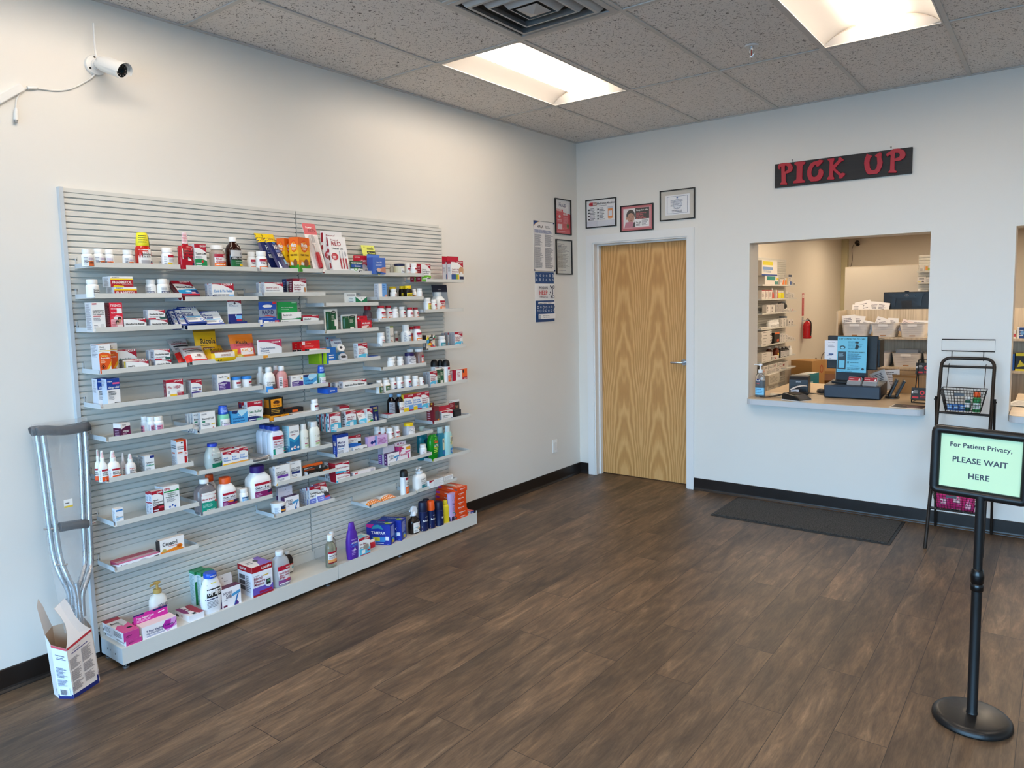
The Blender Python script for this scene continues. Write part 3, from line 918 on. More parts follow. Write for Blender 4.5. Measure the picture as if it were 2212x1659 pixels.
# outline of bottle bodies and caps: (height, radius) as fractions, exponent 2 = round, 4 = squarish
FORM={
 'pill':  ([(0,.93),(.02,1),(.62,1),(.69,.93),(.73,.78),(.78,.76)],[(.755,.82),(.765,.86),(.98,.86),(1,.80)],2,1),
 'round': ([(0,.93),(.02,1),(.60,1),(.72,.9),(.79,.68),(.85,.64)],[(.83,.70),(.84,.74),(.985,.74),(1,.70)],2,1),
 'clear': ([(0,.93),(.02,1),(.68,1),(.76,.9),(.80,.72),(.84,.7)],[(.82,.80),(.83,.84),(.985,.84),(1,.80)],2,1),
 'tub':   ([(0,.90),(.03,.94),(.82,.97)],[(.80,1.0),(.81,1.03),(.985,1.03),(1,1.0)],2,1),
 'honey': ([(0,.93),(.03,1),(.56,1),(.68,.93),(.76,.80),(.8,.78)],[(.77,.86),(.78,.9),(.985,.9),(1,.86)],4,1),
 'syrup': ([(0,.95),(.02,1),(.62,1),(.74,.82),(.82,.46),(.87,.44)],[(.86,.46),(.87,.5),(.985,.5),(1,.46)],2.6,.8),
 'cup':   ([(0,.95),(.02,1),(.5,1),(.59,.9),(.63,.74),(.66,.72)],[(.62,.78),(.64,.84),(.8,.80),(.97,.68),(1,.62)],2.3,.9),
 'spray': ([(0,.98),(.02,1),(.58,1),(.63,.88),(.655,.42),(.70,.40)],[(.69,.42),(.75,.42),(.97,.33),(1,.28)],5,.5),
 'nasal': ([(0,.95),(.02,1),(.46,1),(.56,.86),(.62,.52),(.68,.44)],[(.66,.46),(.78,.46),(.80,.36),(.97,.28),(1,.22)],2.4,.8),
 'lotion':([(0,.95),(.02,1),(.60,1),(.72,.82),(.78,.50),(.83,.46)],[(.81,.50),(.82,.53),(.985,.5),(1,.46)],2.4,.8),
 'antacid':([(0,.97),(.02,1),(.72,1),(.82,.86),(.86,.52),(.89,.48)],[(.87,.52),(.88,.56),(.985,.56),(1,.52)],5,.62),
 'tabs':  ([(0,.78),(.03,.84),(.2,.96),(.4,1),(.58,.94),(.78,.70),(.88,.52),(.9,.5)],[(.88,.52),(.89,.56),(.985,.56),(1,.53)],2.6,.75),
 'wide':  ([(0,.94),(.02,1),(.56,1),(.64,.95),(.77,.62),(.82,.52)],[(.80,.56),(.81,.6),(.985,.6),(1,.56)],4,.75),
 'oil':   ([(0,.85),(.03,.96),(.1,1),(.62,1),(.78,.8),(.86,.42),(.89,.38)],[(.87,.40),(.88,.43),(.985,.42),(1,.39)],3.2,.6),
 'can':   ([(0,.95),(.012,1),(.03,.97),(.64,.97),(.66,1),(.68,.93)],[(.665,.96),(.68,.98),(.95,.93),(1,.82)],2,1),
 'aero':  ([(0,.97),(.012,1),(.03,.97),(.70,.97),(.72,1),(.74,.9)],[(.72,.98),(.86,.96),(.94,.82),(.985,.55),(1,.3)],2,1),
 'shampoo':([(0,.82),(.03,.9),(.25,1),(.5,.98),(.72,.78),(.80,.58)],[(.79,.6),(.8,.62),(.97,.46),(1,.40)],2.6,.6),
 'flip':  ([(0,.95),(.02,1),(.62,1),(.74,.9),(.80,.66),(.82,.6)],[(.80,.62),(.81,.66),(.985,.6),(1,.56)],2.4,.62),
 'slim':  ([(0,.95),(.02,1),(.70,1),(.78,.86),(.82,.52),(.84,.5)],[(.82,.54),(.83,.56),(.985,.54),(1,.50)],2.4,.75),
 'upside':([(0,.62),(.06,.66),(.08,.7),(.2,.86),(.45,1),(.7,.98),(.9,.8),(.97,.6),(1,.45)],[(0,.64),(.01,.68),(.09,.72),(.095,.7)],2.6,.6),
 'squat': ([(0,.94),(.02,1),(.50,1),(.60,.93),(.68,.60),(.72,.56)],[(.69,.60),(.70,.64),(.985,.64),(1,.60)],2,1),
 'tube':  ([(0,.72),(.16,.74),(.165,.9),(.5,1.0),(.96,1.08),(1,1.1)],[(0,.74),(.01,.78),(.155,.78),(.16,.7)],2.6,.5),
}
def surf(secs,ex,asp,r,h,ang,z):
 for i in range(len(secs)-1):
  if secs[i][0] <=z <=secs[i+1][0]:
   t=(z-secs[i][0])/max(1e-6,secs[i+1][0]-secs[i][0])
   q=secs[i][1]+(secs[i+1][1]-secs[i][1])*t
   break
 else:
  q=secs[-1][1]
 ct,st=math.cos(ang),math.sin(ang)
 p=2.0/ex
 return (r*q*math.copysign(abs(ct)**p,ct),r*q*asp*math.copysign(abs(st)**p,st))
def bottle(sh,P,look,form='pill',cap=WH,body='#f3f3f1',art=None,lab=(0.06,0.56),ang=(-150,-35),rot=0,capart=None,cat='bottle',name='pill_bottle',group=None,asp=None,liquid=None,band=None):
 """P: centre x, y, base z, width, height. ang: span of the label, -90 faces straight out"""
 secs,caps,ex,a0=FORM[form]
 asp=asp or a0
 r,h=P[3]/2,P[4]
 t=thing(name,where(look,sh),cat,P[:3],rotz(P,rot),group)
 b=MB()
 b.loft([(z*h,r*q,r*q*asp,ex) for z,q in secs],M_(body),28)
 b.build('bottle_body',t)
 if liquid:
  lz,lm=liquid
  lq=MB()
  s2=[(z*h+(0.002 if z==0 else 0),r*q*0.93,r*q*asp*0.93,ex) for z,q in secs if z <=lz]
  lq.loft(s2,M_(lm),28);lq.build('liquid',t)
 c=MB()
 cex=2 if ex < 5 else 2.4
 ca=asp if form in ('spray','shampoo','flip','tube','upside') else min(1.0,max(asp,0.85))
 if form in ('antacid','oil','syrup','lotion','slim','wide','tabs','nasal','cup'): ca=1.0
 c.loft([(z*h,r*q,r*q*ca,cex) for z,q in caps],M_(cap),24)
 if capart:
  def FC(x,y,z):
   an=R(-160+140*x);zz=caps[1][0]+(caps[-2][0]-caps[1][0])*y
   px,py=surf(caps,cex,ca,r,h,an,zz)
   k=1+z/r+0.01
   return (px*k,py*k,zz*h)
  draw(c,capart,FC,1.2)
 c.build('cap',t)
 if art:
  l=MB()
  z0,z1=lab
  def FL(x,y,z):
   zz=z0+(z1-z0)*y
   an=R(ang[0]+(ang[1]-ang[0])*x)
   px,py=surf(secs,ex,asp,r,h,an,zz)
   k=1+(z+0.0003)/r
   return (px*k,py*k,zz*h)
  wd=r*R(ang[1]-ang[0])*(1 if ex <=3 else 1.15)
  fine=[]
  for it in art:
   if it[0]=='r':
    n=3
    fine+=[('r',it[1],it[2]+(it[4]-it[2])*i/n,it[3],it[2]+(it[4]-it[2])*(i+1)/n,it[5]) for i in range(n)]
   else: fine.append(it)
  draw(l,fine,FL,wd/(h*(z1-z0)))
  l.build('printed_label',t)
 return t
def pump(sh,P,look,body='#f3f3f0',head='#c3a15a',art=None,lab=(0.08,0.62),asp=0.6,clear=None,cat='bottle',name='pump_bottle',liquid=None,hook=-1,rot=0):
 r,h=P[3]/2,P[4]
 t=thing(name,where(look,sh),cat,P[:3],rotz(P,rot))
 secs=[(0,.93),(.02,1),(.5,1),(.6,.95),(.67,.78),(.71,.42),(.74,.4)]
 b=MB();b.loft([(z*h,r*q,r*q*asp,2.6) for z,q in secs],M_(body),28);b.build('bottle_body',t)
 if liquid:
  q_=MB();q_.loft([(max(z*h,.002),r*q*.92,r*q*asp*.92,2.6) for z,q in secs if z <=liquid[0]] ,M_(liquid[1]),28);q_.build('liquid',t)
 c=MB()
 c.loft([(h*.73,r*.44,r*.44,2),(h*.74,r*.46,r*.46,2),(h*.82,r*.44,r*.44,2),(h*.83,r*.3,r*.3,2)],M_(head),20)
 c.loft([(h*.82,r*.15,r*.15,2),(h*.95,r*.15,r*.15,2)],M_(head),12)
 c.loft([(h*.94,r*.3,r*.2,3),(h*.965,r*.42,r*.24,3),(h*.99,r*.36,r*.2,3),(h,r*.25,r*.14,3)],M_(head),16)
 c.tube([(0,0,h*.965),(-hook*r*.5,-r*.3,h*.975),(-hook*r*.95,-r*.55,h*.985),(-hook*r*1.05,-r*.6,h*.965)],r*.11,M_(head),8)
 c.build('pump_head',t)
 if art:
  l=MB()
  def FL(x,y,z):
   zz=lab[0]+(lab[1]-lab[0])*y;an=R(-150+120*x)
   px,py=surf(secs,2.6,asp,r,h,an,zz);k=1+(z+.0003)/r
   return (px*k,py*k,zz*h)
  draw(l,art,FL,1.0*P[3]/(h*(lab[1]-lab[0])));l.build('printed_label',t)
 return t
def trigger(sh,P,look,body,head,art):
 r,h=P[3]/2,P[4]
 t=thing('trigger_spray_bottle',where(look,sh),'bottle',P[:3],rotz(P,0))
 secs=[(0,.95),(.02,1),(.4,1),(.5,.9),(.58,.5),(.63,.4),(.67,.38)]
 b=MB();b.loft([(z*h,r*q,r*q*.7,3) for z,q in secs],M_(body),28);b.build('bottle_body',t)
 c=MB()
 c.loft([(h*.65,r*.44,r*.44,2),(h*.72,r*.44,r*.44,2),(h*.74,r*.34,r*.34,2),(h*.80,r*.36,r*.3,2)],M_(head),18)
 out=[(-r*.62,h*.84),(-r*.55,h*.80),(-r*.1,h*.79),(r*.45,h*.70),(r*.62,h*.72),(r*.66,h*.85),(r*.45,h*.96),(r*.1,h*1.0),(-r*.3,h*.96),(-r*.5,h*.9)]
 c.prism(out,-r*.24,r*.24,M_(head))
 c.loft([(0,r*.16,r*.16,2),(r*.3,r*.18,r*.18,2)],M_(head),12,M=Matrix.Translation((-r*.6,0,h*.86)) @ Matrix.Rotation(R(-90),4,'Y'))
 c.prism([(-r*.42,h*.80),(-r*.3,h*.80),(-r*.42,h*.70),(-r*.62,h*.64),(-r*.70,h*.66),(-r*.52,h*.72)],-r*.12,r*.12,M_(head))
 c.build('trigger_head',t)
 l=MB()
 def FL(x,y,z):
  zz=.05+.36*y;an=R(-125+95*x)
  px,py=surf(secs,3,.7,r,h,an,zz);k=1+(z+.0003)/r
  return (px*k,py*k,zz*h)
 draw(l,art,FL,1.5*r/(h*.36));l.build('printed_label',t)
 return t

# ---- top row
ASP=PL([('',WH,.2),('ASPIRIN','#3a2018',.16)],n=0,extra=[rc('#e8743a',.45,0,1,.5),tx('ASPIRIN','#2a1a18',.5,.24,.18,.46),ln(GY,.05,.1,.4,.9,6),ln('#b9a0c0',.45,.6,.95,.85,2)])
bottle('S1a',(.1705,-4.1902,1.7874,.0431,.0739,0),'white pill bottle with orange label, leftmost of three touching',art=ASP,lab=(.03,.6))
bottle('S1a',(.1712,-4.144,1.7874,.0417,.0774,0),'white pill bottle with orange label, middle of three touching',art=ASP,lab=(.03,.6))
bottle('S1a',(.1722,-4.1013,1.7874,.0396,.0748,0),'white pill bottle with small label, rightmost of three touching',art=ASP,lab=(.03,.6),ang=(-190,-70))
bottle('S1a',(.1701,-4.0217,1.7874,.0437,.0773,0),'white pill bottle with orange label, standing alone beside yellow-capped bottle',art=ASP,lab=(.03,.6))
bottle('S1a',(.0924,-3.8969,1.7874,.0325,.1521,0),'green-capped syrup bottle behind the yellow-capped one',form='cup',cap='#1f5a34',body='#3a1a1a',name='syrup_bottle')
bottle('S1a',(.1505,-3.9435,1.7874,.0656,.1593,0),'red cold syrup bottle with yellow wrapped cap',form='cup',cap='#f0e22a',body=mat('#c3200f',.15),name='syrup_bottle',art=[rc(WH,0,0,1,1),pg(RD,(.2,1),(.2,.86),(.6,.8),(1,.62),(1,1)),tx('Daytime Severe',BK,.28,.68,.1,.6),tx('Cold & Flu',BK,.28,.54,.1,.5),rc('#a8a8ae',.22,.06,.75,.4),rc(NV,.78,.02,1,.34),rc('#c8283c',.76,.12,1,.26)],lab=(.02,.53),capart=[ln('#3a4a10',.05,.2,.9,.9,4)])
bottle('S1a',(.1659,-3.8402,1.7874,.0523,.0952,0),'white pill bottle with red and yellow label',art=[rc(WH,0,0,1,1),rc(RD,.35,.8,1,1),rc('#c7c7cc',.4,.48,.95,.72),pg(YE,(.3,0),(.35,.42),(.6,.36),(.75,.3),(.75,0)),rc(GN,.76,0,1,.3),ln(GY,.05,.1,.28,.9,5)],lab=(.03,.66))
bottle('S1b',(.1752,-3.7558,1.7848,.0671,.1736,0),'red throat spray bottle with striped tall cap',form='spray',cap='#ecd3d6',body=mat('#b01226',.15),name='spray_bottle',art=[pg(WH,(.3,.45),(.3,.97),(.7,.93),(.95,.75),(.95,.4),(.6,.36)),tx('Sore',BK,.36,.80,.11,.5),tx('Throat',BK,.36,.65,.11,.55),tx('Spray',BK,.36,.5,.11,.55),rc(NV,.7,.08,.95,.26),tx('LEADER',WH,.95,.93,.05,.4,'r')],lab=(.02,.58),capart=[ln('#c23a4a',.0,.0,1,1,7)])
box('S1b',(.192,-3.6901,1.7848,.0602,.1214,0),.05,LD('Tussin DM',BK,GN,th=.075,ty=.66,by=(.4,.34),extra=[el('#c32a2a',.62,.32,.09,.06),rc('#b03848',.66,.02,1,.12)]),'tall red and white carton with green lower half')
GUM=LB('Fiber|Gummies','#ef7a1e',c=RD,yb=.42,extra=[el('#c8202a',.7,.46,.08,.06),el('#c8202a',.82,.44,.07,.05)])
bottle('S1b',(.156,-3.5841,1.7848,.072,.1217,0),'clear gummy jar with white cap and red and orange label',form='clear',body=mat('#c9b9ad',.12,trans=.35),art=GUM,lab=(.04,.64),name='gummy_jar',ang=(-140,-20))
bottle('S1b',(.1623,-3.4986,1.7848,.0743,.1665,0),'dark amber syrup bottle with green label and white cap',form='syrup',body=mat('#2a0d08',.12),name='syrup_bottle',art=[rc(WH,0,.0,1,1),rc('#1f6a3a',0,.0,1,.5),rc(BK,0,.5,1,.66),tx('GERI-TUSSIN',WH,.12,.54,.08,.8),rc('#c9c9c9',0,.68,1,1),rc(YE,.5,.2,.85,.28),ln('#a8c8b0',.3,.3,.95,.48,2),el(GY,.6,.82,.06,.08)],lab=(.02,.60),ang=(-135,-15))
DF=LB('Daily Fiber','#ef7a2e',c='#5a1030',th=.15)
bottle('S1b',(.1255,-3.3748,1.7848,.043,.0993,0),'white pill bottle half hidden behind its twin, beside blue bags',art=DF,lab=(.04,.6),ang=(-130,-10))
bottle('S1b',(.1641,-3.3431,1.7848,.0558,.1015,0),'white pill bottle with orange and red label, in front of blue bags',art=DF,lab=(.04,.6),ang=(-140,-20))
HAL=[rc('#16225c',0,0,1,1),rc(YE,0,.74,1,1),tx('ECONOMY SIZE','#a02020',.3,.79,.05,.6),tx('HALLS',WH,.36,.52,.13,.62),tx('RELIEF',WH,.36,.3,.09,.5),pg('#3c8ad8',(.45,.74),(.5,.64),(.55,.74),(.62,.66),(.68,.74)),ln('#8aa0d8',.36,.42,.9,.5,2),rc('#8fc4ea',.7,.12,.92,.24),pg('#e8eef4',(.12,0),(.2,.2),(.32,.02))]
bag('S1c',(.142,-3.2544,1.7934,.0921,.2192,26),HAL,'blue and yellow sweet bag standing behind its twin',c='#1a2460',th=.025,crimp=.05)
bag('S1c',(.192,-3.2247,1.7964,.0727,.2376,36),HAL,'blue and yellow sweet bag leaning in front of its twin',c='#1a2460',th=.025,crimp=.05)
MET=[rc('#f6a012',0,0,1,1),pg('#f4c21c',(0,.35),(0,.75),(1,.6),(1,.3)),rc('#ef6a12',0,.78,1,1),hill('#3f9a2e',.17,.2,.02),el('#e8480e',.5,.74,.3,.17),el('#f28a1c',.5,.74,.26,.145),tx('Meta',WH,.5,.72,.11,.56,'c'),tx('mucil',WH,.5,.64,.05,.4,'c'),tx('FIBER THINS','#6a3008',.5,.46,.05,.72,'c'),el('#8a5a34',.62,.26,.2,.11),pg(WH,(.12,.2),(.4,.18),(.42,.26),(.2,.3)),ln('#d8f0c8',.2,.05,.8,.13,1)]
box('S1c',(.137,-3.1494,1.7846,.0751,.18,0),.05,MET,'orange and green fibre carton, rear one of the pair',front='#f6a012',side='#ef8a14',top='#e8641a',sart=MET,rot=18)
box('S1c',(.192,-3.0925,1.7846,.0998,.1854,0),.06,MET,'orange and green fibre carton, front one of the pair',front='#f6a012',side='#ef8a14',top='#e8641a',sart=MET,rot=18)
card('S1c',(.188,-2.9842,1.7853,.0872,.2918,19),[rc('#efe9e6',0,0,1,1),rc('#d8505a',0,.77,1,1),tx('Power',WH,.2,.9,.035,.6),tx('RED','#8a1424',.32,.82,.06,.6)],'tall red card with fork sealed in clear plastic',blister=[('soft',.14,.04,.86,.76,.012,mat('#f0ece8',.08,alpha=.25),'clear_blister'),('soft',.36,.06,.66,.4,.02,mat('#b3202c',.3),'fork_handle'),('flat',.44,.38,.58,.58,.008,mat('#c8c8cc',.25,.9),'fork_stem'),('flat',.34,.56,.66,.60,.008,mat('#c8c8cc',.25,.9),'fork_root'),('flat',.34,.6,.40,.76,.007,mat('#c8c8cc',.25,.9),'fork_tine'),('flat',.43,.6,.48,.76,.007,mat('#c8c8cc',.25,.9),'fork_tine'),('flat',.52,.6,.57,.76,.007,mat('#c8c8cc',.25,.9),'fork_tine'),('flat',.60,.6,.66,.76,.007,mat('#c8c8cc',.25,.9),'fork_tine')])
UT=[rc('#f3f0ee',0,0,1,1),tx('Power of','#9a2030',.12,.88,.045,.5),tx('RED','#a01828',.12,.74,.12,.7),tx('Utensil Set',BK,.12,.64,.055,.72),el('#c63a44',.22,.44,.2,.1),ln(WH,.1,.38,.34,.5,3),rc('#b33a42',.48,.1,.56,.4),rc('#b33a42',.64,.1,.71,.4),rc('#b33a42',.80,.1,.88,.4),rc('#a8a8b0',.5,.4,.54,.6),rc('#a8a8b0',.66,.4,.69,.62),el('#a8a8b0',.84,.52,.045,.07),tx('Children s approved',BK,.12,.02,.03,.7)]
UTS=[rc('#efeae8',0,0,1,1),rc('#a01828',.2,.74,.85,.96),el('#a8242e',.5,.62,.3,.06),el('#7a4030',.5,.42,.3,.07),rc('#a8242e',.3,.12,.7,.28),rc('#a8242e',0,0,1,.06)]
box('S1d',(.142,-2.8544,1.7799,.129,.2405,0),.03,UT,'white utensil set box leaning behind the front one',sart=UTS,name='utensil_box',side='#efeae8')
box('S1d',(.19,-2.8352,1.7856,.1221,.21,11),.03,UT,'white and red utensil set box at the front',sart=UTS,name='utensil_box',side='#efeae8')
card('S1d',(.092,-2.5004,1.7805,.1049,.1944,18),[rc('#e6ea6a',0,0,1,1),rc(BK,.35,.68,1,.8),tx('Plant-based','#e6ea6a',.45,.71,.06,.5),el(BK,.2,.62,.12,.06),el('#e6ea6a',.2,.62,.1,.05),ln('#6a6a20',.4,.84,.9,.92,2),el(BK,.2,.93,.03,.015),el(BK,.8,.93,.03,.015)],'yellow-green hanging card standing at the back',c='#e6ea6a')
card('S1d',(.147,-2.6458,1.7799,.1321,.1108,0),[rc('#c8142c',0,0,1,1),tx('NO PAIN',WH,.06,.88,.06,.4),tx('NTAPE',WH,.36,.66,.1,.5),ln('#e88090',.3,.56,.9,.64,2),pg('#d8d0d0',(.3,0),(.35,.42),(.6,.55),(.85,.42),(.92,0))],'red card with sealed roll of tape',c='#c8142c',blister=[('round',.38,.02,.78,.36,.02,mat('#cfcaca',.4),'tape_roll'),('round',.5,.12,.66,.26,.021,mat('#6a6468',.4),'tape_core')])
bag('S1d',(.19,-2.7294,1.7799,.0978,.0727,0),[rc('#1d4a34',0,0,1,1),rc('#f0f2ec',0,.1,1,.38),rc('#1c4f9a',.05,.5,.95,.72),tx('HEALTH BALANCE',WH,.5,.8,.1,.9,'c'),tx('Coconut',WH,.5,.54,.12,.6,'c'),el('#7ab83a',.35,.34,.14,.12),el(WH,.6,.25,.16,.16),el('#2a1a12',.72,.16,.13,.11)],'small dark green and white pouch with coconut print',c='#1d4a34',th=.025,crimp=.06)
hang('S1d',(.212,-2.5703,1.7799,.0997,.0978,0),.05,[rc('#4a6fc0',0,0,1,1),tx('Latex Pad',WH,.5,.68,.07,.6,'c'),ln('#c8d4f0',.2,.5,.85,.62,3),pg('#c98a72',(.5,.3),(.75,.42),(1,.44),(1,.08),(.8,.1),(.6,.16)),pg('#e0b8a0',(.25,.28),(.4,.38),(.66,.3),(.55,.14),(.35,.16)),pg('#174a78',(.2,.22),(.35,.12),(.7,.1),(.5,0),(.28,0))],'blue hanging carton with picture of a hand, jutting out',tab=.22,tabc='#5a80cc',front='#4a6fc0',side='#3f62b0',top='#5a80cc',sart=None,rnd=.1)
bottle('S1e',(.0978,-2.3616,1.7733,.0284,.0748,0),'small clear bottle half hidden by a cream jar',form='clear',body=mat('#d8d4c4',.15,trans=.3),cap='#dad8d0')
bottle('S1e',(.1486,-2.3443,1.7733,.0668,.0766,0),'cream jar with wide navy lid and blue label',form='tub',cap='#141c46',body='#e9e4cc',name='cream_jar',art=[rc(WH,0,0,1,1),pg(RD,(0,1),(0,.86),(.5,.8),(1,.66),(1,1)),tx('Vapor Rub',NV,.08,.5,.14,.8),rc('#2aa0e0',0,0,1,.36),rc(NV,.6,.28,1,.52)],lab=(.04,.66),ang=(-115,-20))
VT=LB('Vitamin','#f07a22',c=RD)
bottle('S1e',(.1425,-2.2686,1.7733,.039,.0808,0),'white vitamin bottle just right of cream jar',art=VT,lab=(.04,.66),ang=(-120,-10))
bottle('S1e',(.1696,-2.2391,1.7733,.0448,.0804,0),'white vitamin bottle at the right end of the shelf',art=VT,lab=(.04,.66),ang=(-110,10))
UTI=LD('Urinary|Tract Infection|Home Test',BK,'#6cb52c',th=.075,ty=.72,yl=1.0,yr=.66,extra=[pg(WH,(.5,0),(.56,.26),(1,.2),(1,0)),el(BK,.66,.12,.07,.04),rc(BK,.58,.05,.95,.2),rc('#c82840',.62,.0,1,.06)])
box('S1f',(.132,-2.1567,1.7382,.0887,.1179,0),.035,UTI,'red and white test carton, rear one of the pair',side=RD,sart=[ln('#e0a0a8',.3,.1,.8,.9,6)],top=RD)
box('S1f',(.192,-2.1506,1.7382,.0855,.1141,0),.05,UTI,'red and white test carton, front one of the pair',side=RD,sart=[ln('#e0a0a8',.3,.1,.8,.9,6)],top=RD)
PAT=LD('Cold & Hot|Medicated|Patch','#8a1a30',None,th=.07,ty=.62,yl=.93,yr=.68,n=1,extra=[rc('#3a5a94',0,0,.42,.36),rc('#8aa84a',.36,0,.62,.36),rc('#f0c01c',.5,0,.62,.34),rc('#2a3050',.66,.06,1,.26),rc(RD,.66,0,1,.06),pg('#c99a72',(.62,.4),(.6,.6),(.72,.72),(.92,.72),(1,.6),(.98,.4)),rc(WH,.72,.36,.9,.46)])
hang('S1f',(.142,-1.8486,1.7382,.1156,.1461,0),.03,PAT,'red and white patch carton with red hanging tab, rear one',tab=.21,tabc=RD,sart=[rc('#d8d6d8',0,0,1,.85),rc(RD,0,.85,1,1),ln(GY,.2,.45,.8,.7,5)],tw=.95,rnd=.06)
hang('S1f',(.188,-1.841,1.7382,.1231,.1449,0),.035,PAT,'red and white patch carton with red hanging tab, front one',tab=.21,tabc=RD,sart=[rc('#d8d6d8',0,0,1,.85),rc(RD,0,.85,1,1),ln(GY,.2,.45,.8,.7,5)],tw=.95,rnd=.06)
# ---- second row
bottle('S2a',(.1672,-4.1776,1.6541,.0496,.0792,0),'large white bottle with small white label beside red cartons',art=PL([('Sodium',BK,.14),('Bicarbonate',BK,.14)],n=3),lab=(.04,.56),ang=(-110,-20))
PHB=[rc(WH,0,.78,1,1),rc(YE,0,.66,1,.8),rc('#b0202c',0,0,1,.68),tx('PHARBETOL',WH,.08,.32,.24,.84),tx('PHARBETOL',BK,.08,.85,.08,.35),pg(YE,(.1,0),(.15,.16),(.55,.1),(.6,0)),rc(WH,.5,.18,.94,.22)]
box('S2a',(.192,-4.0508,1.6541,.0966,.0464,0),.075,PHB,'red and yellow painkiller carton, lower one of the stack',side='#dcdcde')
box('S2a',(.192,-4.0643,1.7009,.0966,.0456,0),.075,PHB,'red and yellow painkiller carton, on top of its twin',side='#dcdcde')
IBU=PL([('',BK,.3)],n=0,extra=[rc(NV,.2,.2,1,.52),tx('IBUPROFEN',WH,.25,.34,.13,.7),rc('#c2283a',.2,0,1,.2),ln(GY,.2,.6,.9,.9,4)])
bottle('S2a',(.1499,-3.9186,1.6541,.0443,.0824,0),'white pill bottle with blue label, left of its twin',art=IBU,lab=(.02,.62),ang=(-190,-80))
bottle('S2a',(.1223,-3.825,1.6541,.0194,.0842,0),'white pill bottle almost hidden behind another, near red carton',art=IBU,lab=(.02,.62))
bottle('S2a',(.1669,-3.8723,1.6541,.0501,.084,0),'white pill bottle with blue and red label beside leaning carton',art=IBU,lab=(.02,.62))
MR=LW('Mucus Relief',BK,None,th=.13,ty=.62,extra=[hill('#1f93cc',.34,.4,.02),el('#bfe0ee',.5,.26,.14,.06),rc(RD,0,0,1,.09),rc(NV,.68,.12,1,.34),rc('#e8a8b0',.62,.1,.84,.2)])
box('S2b',(.192,-3.7509,1.6612,.0944,.119,53),.03,MR,'red and blue cold carton leaning back',side='#8e1424',top=RD)
CF=LW('Cold & Flu Relief','#3a8ac8',None,th=.14,ty=.62,yl=.96,yr=.56,extra=[hill('#16204e',.3,.1,.02,0,.78),rc('#9cc8ee',.76,.06,1,.34),el(GN,.55,.08,.09,.06)])
box('S2b',(.15,-3.5839,1.6372,.1158,.0805,0),.022,CF,'cold and flu carton with blue lettering, rear one',side='#c8c8d0')
box('S2b',(.192,-3.5846,1.6372,.1156,.0806,0),.03,CF,'cold and flu carton with blue lettering, front one',side='#d2d2d8')
SC=LW('Severe Cold & Flu','#a8283c',None,th=.12,ty=.66,yl=.95,yr=.66,extra=[hill('#4aa8e0',.2,.1,.03,0,.7),rc('#c83a4c',.66,0,1,.1),rc(WH,.76,.5,.92,.72)])
box('S2c',(.147,-3.2995,1.6562,.1086,.07,0),.025,SC,'white and red severe cold carton, rear one',side='#c8c8d0')
box('S2c',(.192,-3.2939,1.6562,.1119,.0694,0),.03,SC,'white and red severe cold carton, front one',side='#d2d2d8')
FB=LD('Flexible Fabric|Adhesive|Bandages','#8a1a30',None,th=.085,ty=.66,yl=.84,yr=.7,n=0,red='#8e1a34',extra=[hill('#2a2f74',.2,.14,.04),el('#b87a44',.86,.34,.06,.16),rc('#c8a0b0',.6,0,.95,.08)])
box('S2c',(.132,-3.1298,1.6562,.0855,.0911,0),.04,FB,'maroon bandage carton, rear one of the pair',front='#8e1a34',side='#2a2f64',sart=[ln('#8088b8',.2,.1,.8,.9,6)])
box('S2c',(.192,-3.1331,1.6562,.0873,.091,0),.035,FB,'maroon bandage carton with brown plaster picture, front one',front='#8e1a34',side='#6a1a2c',sart=[ln('#c0b0b8',.2,.1,.8,.9,6)])
hang('S2d',(.192,-2.7037,1.5947,.0887,.0506,0),.06,[rc('#15784e',0,0,1,1),pg(WH,(0,1),(.5,.45),(1,1)),tx('B-OFNEZZE',WH,.5,.12,.2,.8,'c'),el(GN,.5,.82,.05,.05)],'small green and white carton with tall white back card',tab=.5,tabc='#e8e8e4',tart=[ln(GY,.2,.2,.9,.7,2)],tx0=-.35,sart=[rc('#dfe4e0',0,0,1,1),rc('#15784e',0,0,1,.12),ln(GY,.1,.2,.9,.9,4)],side='#dfe4e0',rnd=.06,hole=False)
box('S2e',(.192,-2.5326,1.6255,.0645,.0972,0),.04,[rc(WH,0,0,.48,1),rc('#6fa4de',.42,0,1,1),ln('#3a70b8',.5,.6,.95,.95,3),pg('#d89a8a',(.7,.1),(.75,.3),(1,.34),(1,.1))],'upright plaster carton, white with blue right half',sart=SIDE,side='#cfd0d6',name='plaster_carton',group=None)
bottle('S2e',(.1091,-2.3721,1.6255,.0459,.0811,0),'dark jar with yellow lid behind a white bottle',form='honey',cap=YE,body='#1c120a',name='gummy_jar')
bottle('S2e',(.1713,-2.4255,1.6255,.0415,.067,0),'white pill bottle in front of dark yellow-lidded jar',art=PL([('Rx','#c03030',.2),('B-12',BK,.15)],n=2),lab=(.04,.6),ang=(-110,-20))
NM=[rc('#e8cf2a',0,0,1,1),tx('NATURE',BK,.2,.62,.16,.7),tx('IRON 65',BK,.15,.28,.3,.8)]
bottle('S2e',(.133,-2.3118,1.6255,.0423,.0852,0),'dark jar with yellow lid, left one of the pair',form='honey',cap=YE,body='#1c120a',name='gummy_jar',art=NM,lab=(.02,.48),asp=.9)
bottle('S2e',(.1693,-2.2982,1.6255,.0505,.0865,0),'dark jar with yellow lid and yellow label, right one',form='honey',cap=YE,body='#1c120a',name='gummy_jar',art=NM,lab=(.02,.48),asp=.9)
bottle('S2e',(.156,-2.2316,1.6255,.0319,.0659,0),'slim white pill bottle with brown label',art=[rc('#b87a2a',0,0,.7,.7),rc(WH,.3,.2,.7,.6),ln(BK,.35,.25,.65,.6,3)],lab=(.04,.6))
